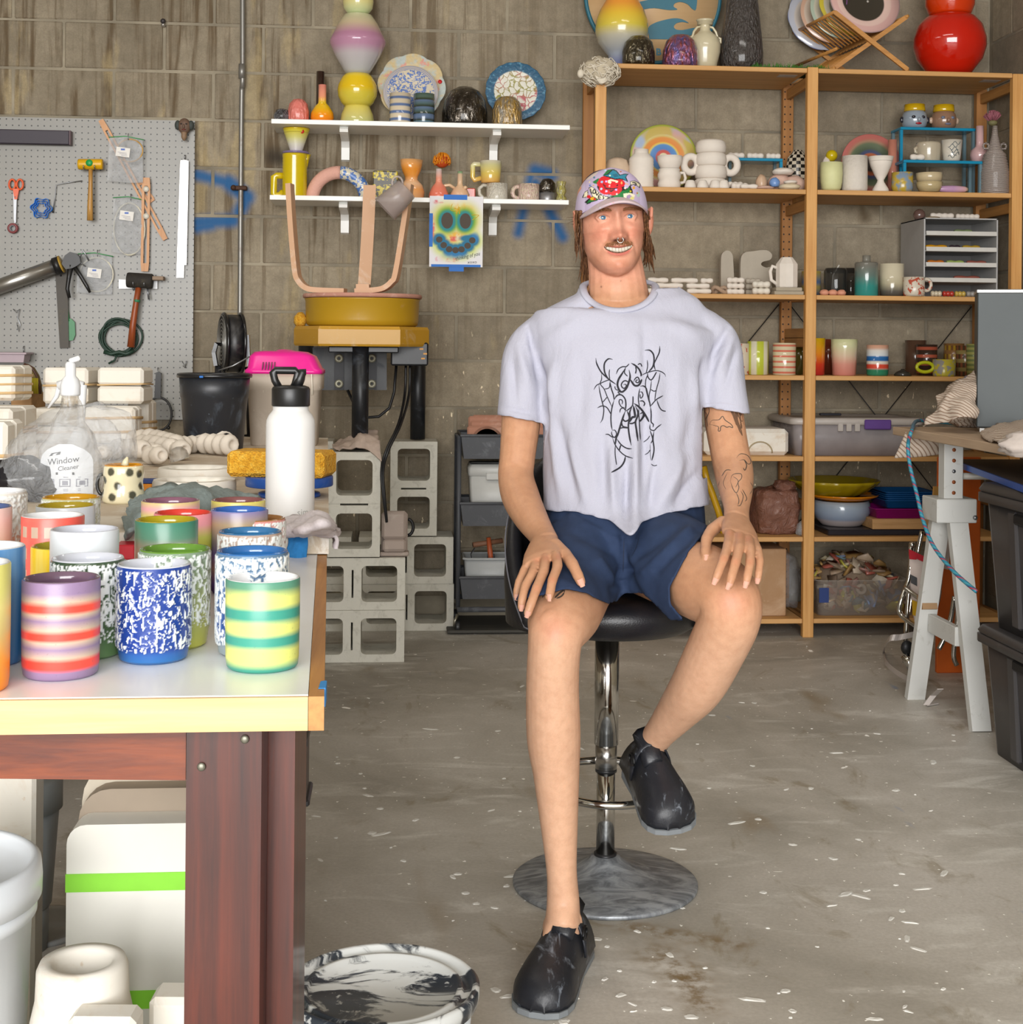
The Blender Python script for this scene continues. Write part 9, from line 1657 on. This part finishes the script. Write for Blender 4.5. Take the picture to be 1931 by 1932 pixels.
limb(sh,[(1060,606,3.15,30,1.2),(1010,636,3.15,36,1.2),(994,664,3.145,42,1.15),(986,705,3.13,44,1.1),(981,760,3.11,44,1.1),(980,830,3.09,46,1.1)],28)
limb(sh,[(1290,602,3.15,30,1.2),(1342,628,3.15,35,1.2),(1357,654,3.145,40,1.15),(1363,700,3.13,42,1.1),(1367,745,3.11,44,1.1),(1372,810,3.09,46,1.1)],28)
limb(sh,[(1118,573,3.15,27,1.7),(1060,600,3.15,30,1.5),(1012,630,3.15,33,1.3)],24);limb(sh,[(1224,566,3.15,27,1.7),(1282,591,3.15,30,1.5),(1335,620,3.15,33,1.3)],24)
mes,cos=remesh(sh,.0045,8);px,py,pd=projn(cos);nrm_=vnorm(mes,cos);disp=np.zeros(len(cos))
def seg_d(px,py,a,b):
 ax,ay=a;bx,by=b;dx,dy=bx-ax,by-ay;t=np.clip(((px-ax)*dx+(py-ay)*dy)/(dx*dx+dy*dy),0,1);return np.hypot(px-ax-t*dx,py-ay-t*dy),t
FOLDS=[((1216,610),(1222,760),9,-.004),((1222,760),(1212,930),10,-.006),((1200,830),(1198,1000),10,.010),((1185,880),(1180,1000),7,-.006),((1052,800),(1095,950),13,-.006),((1075,840),(1110,960),10,.006),((1135,820),(1140,970),11,-.006),((1155,850),(1160,980),8,.005),((1040,770),(1060,940),9,.005),((1240,860),(1225,980),10,-.006),((1300,850),(1240,965),13,.006),((1320,890),(1270,960),10,-.006),((1305,780),(1290,930),12,-.004),((996,618),(1012,680),6,-.006),((1012,680),(1036,760),8,-.008),((1036,760),(1026,830),8,-.006),((1045,690),(1040,790),10,.006),((978,650),(1000,740),9,.005),((965,680),(975,770),8,-.004),((1372,622),(1340,680),7,-.006),((1380,640),(1350,720),7,.005),((1390,660),(1366,740),6,-.004),((1328,680),(1326,770),7,-.007),((1310,700),(1312,800),10,.005),((1100,600),(1010,660),14,.003),((1250,600),(1340,650),14,.003),((1345,780),(1395,762),5,-.002),((950,770),(1015,782),4,-.0025),((1260,700),(1262,840),14,-.003),((1100,690),(1090,830),16,-.003)]
frontm=(pd<3.12)
for a,b,w_,amp in FOLDS:d_,t_=seg_d(px,py,a,b);disp+=frontm*amp*np.exp(-(d_/w_)**2)*np.clip(np.sin(math.pi*np.clip(t_*.86+.12,0,1)),.15,1)
noi=np.array([mnoise.noise(Vector((v[0]*7,v[1]*7,v[2]*3.2)))*.005+mnoise.noise(Vector((v[0]*18+5,v[1]*18,v[2]*9)))*.0022 for v in cos]);cos=cos+nrm_*(disp*2.1+noi*1.3)[:,None];lap=np.clip((py-945)/60,0,1);cos=cos-aF*(.10*lap*lap*np.exp(-((px-1190)/48)**2)*(pd<3.05))[:,None];setco(mes,cos);pre=bpy.data.objects.new('pre',mes);LINK(pre);stt0=bvh_of(pre);bpy.data.objects.remove(pre)
px,py,pd=projn(cos)
hemx=[1000,1018,1045,1090,1150,1168,1180,1192,1204,1216,1270,1335,1352,1370];hemy=[958,962,966,969,983,998,1008,1013,1006,984,969,955,946,940]
bm=bmesh.new();bm.from_mesh(mes);bm.verts.ensure_lookup_table();kill=[]
hy_=np.interp(px,hemx,hemy);slR=783+(px-938)*.20;slL=782-(1411-px)*.155
cut=(py>hy_)&(px>1005)&(px<1352)&(py>900);ra=(px<1030)&(py>slR)&(py<900)&(px<1024.5);la=(px>1325)&(py>slL)&(py<900)&(px>1326.5)
nk=((((px-1169)/68)**2+((py-541)/44)**2<1)&(py>=541))|((np.abs(px-1169)<110)&(py<542))
dead=cut|ra|la|nk;kill=[v for v,k in zip(bm.verts,dead)if k];bmesh.ops.delete(bm,geom=kill,context='VERTS')
bm.verts.ensure_lookup_table();seen=set();best=[]
for v in bm.verts:
 if v in seen:continue
 st_=[v];comp=[];seen.add(v)
 while st_:
  q=st_.pop();comp.append(q)
  for e_ in q.link_edges:
   o_=e_.other_vert(q)
   if o_ not in seen:seen.add(o_);st_.append(o_)
 if len(comp)>len(best):best=comp
bs=set(best);bmesh.ops.delete(bm,geom=[v for v in bm.verts if v not in bs],context='VERTS')
for it in range(6):
 mv={}
 for v in bm.verts:
  if v.is_boundary:
   nb_=[e_.other_vert(v).co for e_ in v.link_edges if e_.is_boundary]
   if len(nb_)==2:mv[v]=v.co*.5+(nb_[0]+nb_[1])*.25
 for v,c_ in mv.items():v.co=c_
bm.to_mesh(mes);bm.free();mes.polygons.foreach_set('use_smooth',[True]*len(mes.polygons))
shm=Mat('white_jersey',None,.9,spec=.2);p=shm.pos();w_=shm.noise(p,500,2);q_=shm.noise(shm.map(p,(1,1,.45)),16,4,.55,.5);shm.col(shm.mix(w_,'#aaaab8','#b4b4c1'));shm.bump(shm.math('ADD',shm.math('MULTIPLY',w_,.12),q_),.42,.012);mes.materials.clear();mes.materials.append(shm.m)
shirt=bpy.data.objects.new('t_shirt',mes);LINK(shirt);shirt.parent=man;mes.transform(Matrix.Translation(-PO));shirt['label']='white t-shirt with a black thorny line print';so_=shirt.modifiers.new('solid','SOLIDIFY');so_.thickness=.0035;so_.offset=-1
stt=bvh_of(shirt)
pts=[]
for t in np.linspace(0,2*math.pi,56,endpoint=False):
 s_=math.sin(t);x=1169+69*math.cos(t)
 if s_>.22:h,nn,r0=cast(stt0,x,541+45*s_);pts.append(h-r0*.001 if h is not None else C(x,541+45*s_,3.1))
 elif s_<-.1:pts.append(C(x,541+14*s_,3.165-.05*s_))
 else:pts.append(None)
n_=len(pts)
for i in range(n_):
 if pts[i]is None:
  a_=next(k for k in range(1,n_)if pts[i-k]is not None and not isinstance(pts[i-k],tuple));b_=next(k for k in range(1,n_)if pts[(i+k)%n_]is not None and not isinstance(pts[(i+k)%n_],tuple));A1,B1=pts[i-a_],pts[(i+b_)%n_];q=A1 .lerp(B1,a_/(a_+b_));t=2*math.pi*i/n_;pts[i]=(C(1169+69*math.cos(t),541+40*math.sin(t),dep(q)),)
pts=[p[0]if isinstance(p,tuple)else p for p in pts]
for _ in range(3):pts=[pts[i]*.5+(pts[i-1]+pts[(i+1)%n_])*.25 for i in range(n_)]
part('collar',MB().tube(pts,[.0088]*n_,10,closed=True,ell=.5),shm.m,shirt)
pr=lambda L:[(x/7.433+1100,y/7.433+640)for x,y in L]
PRINT=[([(185,265),(195,340),(255,455),(330,530),(390,580),(470,635)],9),([(260,470),(265,560),(245,625),(300,700),(345,810),(410,950)],6),([(155,710),(190,650),(245,620),(350,575),(390,580)],6),([(420,285),(360,275),(305,340),(305,450),(345,540),(385,575)],10),([(378,420),(370,480),(378,560)],6),([(380,590),(400,690),(430,780),(440,850)],8),([(225,630),(240,740),(275,890),(295,980),(280,1110),(245,1175)],7),([(300,700),(370,680),(380,610)],6),([(205,965),(270,935),(340,960),(400,1060)],7),([(275,890),(335,820),(345,815)],6),([(470,490),(500,420),(560,385),(610,385),(650,345)],7),([(610,385),(560,470),(500,570),(490,660),(540,740),(610,690),(650,590),(665,520),(650,430)],13),([(600,400),(585,470),(630,520)],7),([(505,720),(460,700),(450,660)],6),([(655,560),(640,600),(600,580),(560,600),(540,650),(575,690),(610,660),(600,630),(570,640)],8),([(490,735),(540,740)],8),([(665,560),(690,600),(730,650),(790,640),(830,560)],13),([(715,600),(730,560),(770,530),(795,580),(775,610),(745,600),(755,570),(775,575)],8),([(680,335),(740,370),(790,420),(820,490),(815,520)],11),([(740,375),(750,430),(740,480)],8),([(770,360),(810,340),(830,385)],7),([(820,510),(900,470),(1020,440),(1100,455),(1150,490),(1165,525)],6),([(870,155),(940,155),(990,210),(1000,300),(980,390),(920,460)],10),([(1080,95),(1075,180),(1030,280),(1000,350),(1020,440)],8),([(905,290),(910,380),(890,470)],6),([(910,470),(915,530),(965,570),(1035,460)],8),([(885,560),(880,650),(905,780),(950,940)],6),([(965,570),(950,700),(930,800),(945,950)],6),([(1085,470),(1070,570),(1030,720),(1010,860)],6),([(950,700),(1000,730),(1030,715)],6),([(915,490),(885,570),(880,650)],6),([(805,660),(850,655),(890,690),(915,800),(950,930)],9),([(800,690),(780,830),(795,940)],7),([(800,740),(830,740),(845,790),(810,830),(805,770)],7),([(795,870),(840,865),(870,900),(855,935)],8),([(950,940),(1000,880),(1040,840),(1130,790)],7),([(1040,850),(1070,940),(1110,995),(1165,1010)],7),([(950,940),(960,1050),(960,1160),(990,1190),(985,1235)],8),([(945,1190),(945,1260),(1000,1280),(1040,1240),(1105,1190)],7),([(1000,1285),(985,1400),(1000,1550),(970,1700)],9),([(945,1280),(980,1400),(955,1460)],7),([(850,1445),(910,1400),(940,1355)],5),([(870,1620),(920,1590),(945,1550)],5),([(960,1750),(1000,1775),(1040,1765)],5),([(945,1470),(948,1600),(955,1700)],3),([(440,850),(480,790),(540,780),(590,830),(605,900),(600,1000)],9),([(440,850),(410,960),(395,1080),(400,1200),(415,1280)],8),([(600,960),(545,950),(510,890),(520,845),(555,860),(555,905),(540,905)],7),([(520,1030),(530,980),(570,965),(600,1000)],7),([(600,1000),(560,1110),(520,1240),(490,1340),(470,1380),(455,1490)],12),([(490,745),(530,775)],7),([(600,1010),(660,970),(700,920),(705,800)],8),([(720,900),(800,960),(870,1050),(930,1160)],13),([(620,1000),(650,1080),(645,1130),(590,1150),(560,1110)],10),([(700,930),(660,1020),(660,1090),(640,1200),(650,1330),(680,1490)],11),([(710,930),(725,1010),(735,1080),(720,1090),(690,1100),(650,1170)],15),([(735,930),(775,1020),(765,1090),(740,1160),(755,1280),(775,1430)],12),([(790,960),(785,1040),(795,1150),(800,1280),(812,1410)],7),([(870,1060),(830,1120),(800,1150)],12),([(800,1050),(840,1030),(850,1060),(830,1110),(800,1140)],8),([(650,1180),(700,1180),(750,1150)],10),([(550,1170),(560,1220),(630,1240)],9),([(500,1260),(560,1240),(635,1245)],8),([(480,1400),(540,1480),(620,1530),(690,1535)],8),([(415,1280),(450,1275),(475,1330),(440,1380),(405,1330),(410,1290)],7),([(315,1335),(360,1335),(410,1370),(470,1375)],7),([(415,1375),(455,1480),(520,1570),(600,1635),(705,1670)],7),([(455,1490),(455,1620),(475,1760)],6),([(535,1480),(510,1560)],9),([(600,1635),(580,1720),(520,1800),(400,1868)],11)]
strips(stt,[(pr(l),w_/7.433*2.1)for l,w_ in PRINT],1,'shirt_print',simple('print_black','#17161f',.8),shirt)
mb_=[(1024,797),(1000,795),(970,790),(941,783)];[strips(stt,[(l_,.8)],1,'hem_stitch',simple('stitch_grey','#b3b0ba',.8),shirt)for l_ in([(940,777),(975,784),(1018,793)],[(1330,762),(1365,760),(1408,768)])]
so=MB()
limb(so,[(1180,940,3.06,148,.76),(1180,985,3.045,152,.78),(1178,1035,3.02,160,.8),(1176,1080,3.0,165,.78)],32)
limb(so,[(1122,1040,3.02,98,.88),(1096,1072,2.93,95,.9),(1080,1100,2.85,89,.92),(1068,1128,2.78,84,.95),(1046,1172,2.66,86,.98)],28)
limb(so,[(1215,1040,3.02,100,.92),(1256,1064,2.94,103,.98),(1290,1088,2.86,104,1.0),(1328,1110,2.79,101,1.0),(1395,1138,2.66,98,1.)],28)
mes,cos=remesh(so,.0045,3);nrm_=vnorm(mes,cos);px,py,pd=projn(cos);disp=np.zeros(len(cos))
for a,b,w_,amp in[((1175,1010),(1180,1075),5,-.008),((1060,990),(1150,1040),9,-.005),((1080,975),(1165,1020),8,.005),((1040,1010),(1130,1085),10,-.004),((1290,985),(1200,1050),9,-.006),((1300,1000),(1215,1080),8,.006),((1320,1000),(1240,1075),8,-.005),((1180,1075),(1160,1110),10,-.010),((1180,1075),(1200,1120),10,-.008),((1130,1060),(1165,1110),8,.006)]:d_,t_=seg_d(px,py,a,b);disp+=amp*np.exp(-(d_/w_)**2)
noi=np.array([mnoise.noise(Vector((v[0]*9,v[1]*9,v[2]*9)))*.004+mnoise.noise(Vector((v[0]*24,v[1]*24,v[2]*24)))*.0018 for v in cos]);cos=cos+nrm_*(disp+noi)[:,None];setco(mes,cos)
def planecut(P,N,side):return(co_-np.array(P))@np.array(N)
px,py,pd=projn(cos);wob=np.array([mnoise.noise(Vector((v[0]*16,v[1]*16,3+v[2]*16)))*3 for v in cos])
nF=vnorm(mes,cos)@aF;hl_=np.interp(py,[980,1005,1040,1080,1110,1140,1170],[1345,1328,1301,1279,1264,1266,1290])+wob
hr_=np.interp(px,[960,985,1017,1068,1110,1149,1165,1200],[1140,1130,1124,1113,1119,1141,1150,1146])+wob
dead=(py<946)|((px>1225)&(px>hl_))|((px<1150)&(py>hr_))|((px>=1150)&(px<1264)&(py>np.interp(px,[1149,1165,1180,1212,1235,1262],[1141,1136,1122,1120,1142,1168])+wob))|(py>1172)
bm=bmesh.new();bm.from_mesh(mes);bmesh.ops.delete(bm,geom=[v for v,k in zip(bm.verts,dead)if k],context='VERTS')
for it in range(5):
 mv={}
 for v in bm.verts:
  if v.is_boundary:
   nb_=[e_.other_vert(v).co for e_ in v.link_edges if e_.is_boundary]
   if len(nb_)==2:mv[v]=v.co*.5+(nb_[0]+nb_[1])*.25
 for v,c_ in mv.items():v.co=c_
bm.to_mesh(mes);bm.free();mes.polygons.foreach_set('use_smooth',[True]*len(mes.polygons))
nv_=Mat('navy_twill',None,.85,spec=.25);p=nv_.pos();n_=nv_.noise(p,30,5);nv_.col(nv_.mix(n_,'#202c44','#30405f'));nv_.bump(nv_.math('ADD',nv_.math('MULTIPLY',nv_.noise(p,600,2),.4),n_),.25,.004);mes.materials.clear();mes.materials.append(nv_.m)
shorts=bpy.data.objects.new('shorts',mes);LINK(shorts);shorts.parent=man;mes.transform(Matrix.Translation(-PO));shorts['label']='navy blue cotton shorts';so_=shorts.modifiers.new('solid','SOLIDIFY');so_.thickness=.003;so_.offset=-1
st2=bvh_of(shorts);strips(st2,[([(1178,1015),(1177,1050),(1176,1080)],1.2),([(1206,1012),(1202,1030),(1192,1050)],.8)],1,'seam',simple('navy_stitch','#141d30',.8),shorts)
ink_=simple('tattoo_ink','#4a4038',.5);t1=lambda L:[(x/3.06+1300,y/3.06+580)for x,y in L]
TAT=[([(120,675),(135,652),(175,648),(195,628),(210,650),(245,675),(255,695),(235,688),(220,692),(200,682),(185,690),(182,712),(170,712),(172,690),(150,682),(120,675)],1.5),([(112,560),(118,600),(105,640),(110,690)],1.2),([(90,600),(105,620),(95,650)],1.),([(275,870),(300,845),(340,855),(360,890),(345,905),(320,880),(290,885)],1.2),([(320,880),(335,910),(325,940),(315,925)],1.8),([(190,975),(215,940),(245,940)],1.3),([(240,1000),(255,965),(300,960),(305,985),(285,1010),(290,1040),(275,1070),(255,1045),(240,1000)],1.3),([(255,975),(285,1000),(270,1040)],1.),([(275,1070),(290,1110),(285,1140)],1.3),([(300,1060),(315,1090),(300,1140),(280,1145)],1.3),([(310,1050),(335,1100),(325,1120)],1.3),([(355,1010),(372,1040),(352,1080)],1.1),([(180,1000),(165,1050),(175,1090)],.8),([(225,950),(200,1010),(215,1050)],.8)]
strips(bt,[(t1(l),w_)for l,w_ in TAT],1,'tattoo',ink_,man,.0006,1.5)
shade=[([(240,555),(250,600),(270,640),(290,690),(310,740)],5),([(260,556),(275,610),(290,650),(305,700)],6),([(285,570),(300,620),(308,660)],5),([(245,580),(262,630),(280,680)],4)];strips(bt,[(t1(l),w_)for l,w_ in shade],1,'tattoo',simple('tattoo_shade','#6b4f3c',.5),man,.0005,2)
t2_=lambda L:[(x/3.329+900,y/3.329+700)for x,y in L];strips(bt,[(t2_([(412,1425),(425,1400),(440,1410)]),2.2),(t2_([(490,1425),(520,1395),(548,1375)]),3.5),(t2_([(500,1428),(530,1415),(548,1395)]),3.),(t2_([(548,1395),(552,1375)]),1.5)],1,'tattoo',ink_,man,.0006,1.5)
lea=Mat('black_leather',None,.42);p=lea.obj();a_=lea.noise(lea.map(p,(1,1,1)),22,6,.6,.6);b_=lea.noise(lea.map(p,(40,9,30)),1.,6,.65,1.);lea.col(lea.mix(lea.rng(b_,.58,.72,0,.6,True),lea.mix(a_,'#15161a','#2a2c33'),'#8d95a0'));lea.bump(lea.math('ADD',a_,lea.math('MULTIPLY',b_,.5)),.4,.004);lea=lea.m
cork=simple('cork','#b98e5f',.85,var=.12,scale=120,bump=.4);sole_m=simple('grey_sole','#7d8286',.7,var=.12,scale=40);buck_m=simple('buckle_black','#1a1a1c',.35,.5);suede=simple('footbed_suede','#b08a62',.9)
def clog(H,D,N,L,label,flip):
 X=D.cross(N).normalized();Nn=X.cross(D).normalized();T=lambda x,y,z:H+X*x*flip+D*y+Nn*z
 tw_=[0,.04,.12,.25,.4,.55,.7,.82,.91,.97,1.];hw=[.012,.025,.033,.034,.035,.042,.0495,.0515,.045,.032,.01];cx_=[0,0,0,.0,.001,.003,.005,.004,.002,.000,-.001]
 def out(k,z,grow=0.,tr=0.):pts=[T(cx_[i]+hw[i]*k+grow,t*L+tr,z)for i,t in enumerate(tw_)]+[T(cx_[i]-hw[i]*k-grow,t*L+tr,z)for i,t in reversed(list(enumerate(tw_)))];return pts
 c_=empty('clog',H+D*.1,label,'shoe','black clogs')
 part('sole',MB().loft([out(1.,0,.002,.002),out(1.03,.002,.0045,.004),out(1.03,.012,.0045,.004)],True,False),sole_m,c_)
 half=lambda k,z:[T(cx_[i]+hw[i]*k,t*L,z)for i,t in enumerate(tw_[:5])]+[T(cx_[i]-hw[i]*k,t*L,z)for i,t in reversed(list(enumerate(tw_[:5])))]
 part('cork_midsole',MB().loft([half(1.0,.0121),half(1.0,.026),half(1.04,.036),half(.98,.039),half(.88,.031)],True,False),cork,c_,'tan cork footbed edge');part('footbed',MB().loft([out(.86,.012,0,-.006),out(.8,.027,0,-.008)],True,False),suede,c_)
 secs=[];
 for t,h in((.29,.098),(.36,.101),(.44,.097),(.52,.089),(.60,.079),(.68,.071),(.76,.064),(.82,.059),(.87,.054),(.91,.049),(.945,.043),(.97,.036),(.99,.028),(1.004,.018),(1.014,.004)):
  w_=np.interp(min(t,1),tw_,hw)*1.03+.0035;cc_=np.interp(t,tw_,cx_);r_=[]
  for k in range(17):
   a=math.pi*k/16;q=2.3;r_.append(T(cc_+w_*np.sign(math.cos(a))*abs(math.cos(a))**(2/q),t*L+(.0 if t>.5 else-.055*(1-math.sin(a))*(.52-t)/.22),(.0115 if t>.4 else.02)+h*abs(math.sin(a))**(2/q)))
  secs.append(r_)
 mb=MB();mb.loft(secs,False,True,False);u_=part('upper',mb,lea,c_);sm=u_.modifiers.new('solid','SOLIDIFY');sm.thickness=.004;sm.offset=-1
 st=[]
 for k in range(13):
  a=math.pi*(.06+.88*k/12);t=.44;w_=np.interp(t,tw_,hw)*1.04+.006;q=2.3;st.append(T(w_*np.sign(math.cos(a))*abs(math.cos(a))**(2/q),t*L-.012,.018+.0985*abs(math.sin(a))**(2/q)))
 part('strap',MB().ribbon(st,D,.026,.004,True),lea,c_)
 part('tongue_flap',MB().loft([[T(x+.008,t*L,z)for x,z in((-.036,.100+dz),(-.026,.112+dz),(-.010,.116+dz),(.004,.114+dz),(.002,.106+dz),(-.028,.096+dz))]for t,dz in((.25,.016),(.31,.008),(.42,.002),(.56,-.014))],True,True),lea,c_)
 b_=st[10 if flip>0 else 10];part('buckle',MB().tube([b_+D*(.015*math.cos(t))+Nn*(.012*math.sin(t))-X*flip*.003 for t in[2*math.pi*i/12 for i in range(12)]],.0026,6,closed=True),buck_m,c_);r_=st[3];part('rivet',MB().sphere(r_+X*flip*.0015+Nn*.002,.0055,12,8),simple('rivet','#3a3c40',.3,.8),c_)
 return c_
Hr=PZ(1092,1792,0);Tr=PZ(1014,1922,0);Dv=(Tr-Hr);clog(Hr-Dv.normalized()*.012,Dv.normalized(),Vector((0,0,1)),Dv.length+.012,'black leather clog worn on the foot resting on the floor',1)
Hl,Tl=C(1196,1448,3.03),C(1272,1574,2.80);Dv=(Tl-Hl);clog(Hl,Dv.normalized(),(-_F*.62+_U*.62+_R*.12),Dv.length,'black leather clog worn on the raised foot on the stool footrest',-1)
bs_=PZ(1142,1668,0);chr_=simple('chrome','#c9c7c2',.12,1.,var=.02);stool=empty('bar_stool',(bs_.x,bs_.y,0),'black leather swivel bar stool with chrome column and dusty round base','stool')
M=Mat('dusty_base',None,.35,.5);p=M.obj();r_=M.noise(M.map(p,(9,26,5)),1.,7,.65,1.2);rad=M.vm('LENGTH',M.map(p,(1,1,0)));M.col(M.mix(M.rng(r_,.4,.6,.25,1),'#565a60',M.mix(M.noise(p,20,4),'#8f949a','#c0c4c8')));M.rough(.5);M.bump(r_,.2,.002)
part('base',MB().lathe([(0,0),(.197,0),(.200,.003),(.2,.008),(.196,.011),(.15,.018),(.10,.028),(.06,.042),(.036,.056),(.03,.064),(0,.064)],72,bs_),M.m,stool)
cx0=C(1147,1300,3.1);zc0=lambda y:C(1147,y,3.1).z
def col(r0,z0_,z1_,nm,mat):part(nm,MB().lathe([(0,z0_),(r0,z0_),(r0,z1_),(0,z1_)],32,(bs_.x,bs_.y,0)),mat,stool)
col(.0245,.062,.069,'base_collar',simple('black_ring','#202022',.4));col(.0200,.067,zc0(1450),'lower_column',chr_);col(.0235,zc0(1455),zc0(1449),'clamp_ring',MATS['black_ring']);col(.0235,zc0(1450),zc0(1402),'footrest_sleeve',simple('satin_chrome','#b9b7b4',.25,1.));col(.0265,zc0(1403),.556,'upper_column',chr_)
zf=zc0(1462);rg_=[Vector((bs_.x+.135*math.cos(t),bs_.y-.045+.125*math.sin(t),zf+.012*math.sin(t)))for t in np.linspace(R(120),R(420),40)];rg_=[Vector((bs_.x,bs_.y+.01,zf+.03))]+rg_+[Vector((bs_.x,bs_.y+.01,zf+.03))];part('footrest_ring',MB().tube(rg_,.0085,12),chr_,stool)
part('height_lever',MB().tube([Vector((bs_.x,bs_.y,.545)),Vector((bs_.x+.12,bs_.y+.05,.545))],.005,8),chr_,stool)
lth=Mat('stool_leather',None,.38,spec=.5);p=lth.obj();n_=lth.noise(p,18,5);lth.col(lth.mix(n_,'#131316','#232328'));lth.bump(lth.math('ADD',n_,lth.math('MULTIPLY',lth.vor(p,320),.3)),.25,.003);lth=lth.m
sc_=Vector((bs_.x+.004,bs_.y-.005,0));mbx=MB().lathe([(0,.555),(.12,.555),(.165,.562),(.19,.578),(.203,.60),(.2,.62),(.185,.632),(.15,.637),(0,.632)],56);mbx.disp(lambda v:Vector((v.x*1.02+sc_.x,v.y*.98+sc_.y-.01,v.z)));part('seat',mbx,lth,stool)
rows=[]
for i in range(41):
 a=216-252*i/40;ar=R(a);off=abs(a-90)/126;h=.60+.31*(1-min(1,max(0,(off-.30)/.66))**1.25)if off<.96 else.605;tl=.05*(1-off);
 ro,ri=.225,.19;bz=.572;r_=[]
 for(rr0,z)in((ro,bz),(ro+.004,bz+(h-bz)*.5),(ro-.002,h-.012),(ro-.012,h),(ri+.012,h),(ri+.002,h-.012),(ri+.004,bz+(h-bz)*.5),(ri+.01,bz)):
  k=1+tl*(z-bz);r_.append(Vector((sc_.x+rr0*math.cos(ar)*k,sc_.y+rr0*math.sin(ar)*k,z)))
 rows.append(r_)
part('back_shell',MB().loft(rows),lth,stool)
pt_=[Vector((sc_.x+.2275*math.cos(R(a)),sc_.y+.2275*math.sin(R(a)),.60+.31*(1-min(1,max(0,(abs(a-90)/126-.30)/.66))**1.25)-.02))for a in np.linspace(214,150,20)];part('piping',MB().tube(pt_,.0018,6),simple('stitch_pale','#6f6f76',.6),stool)
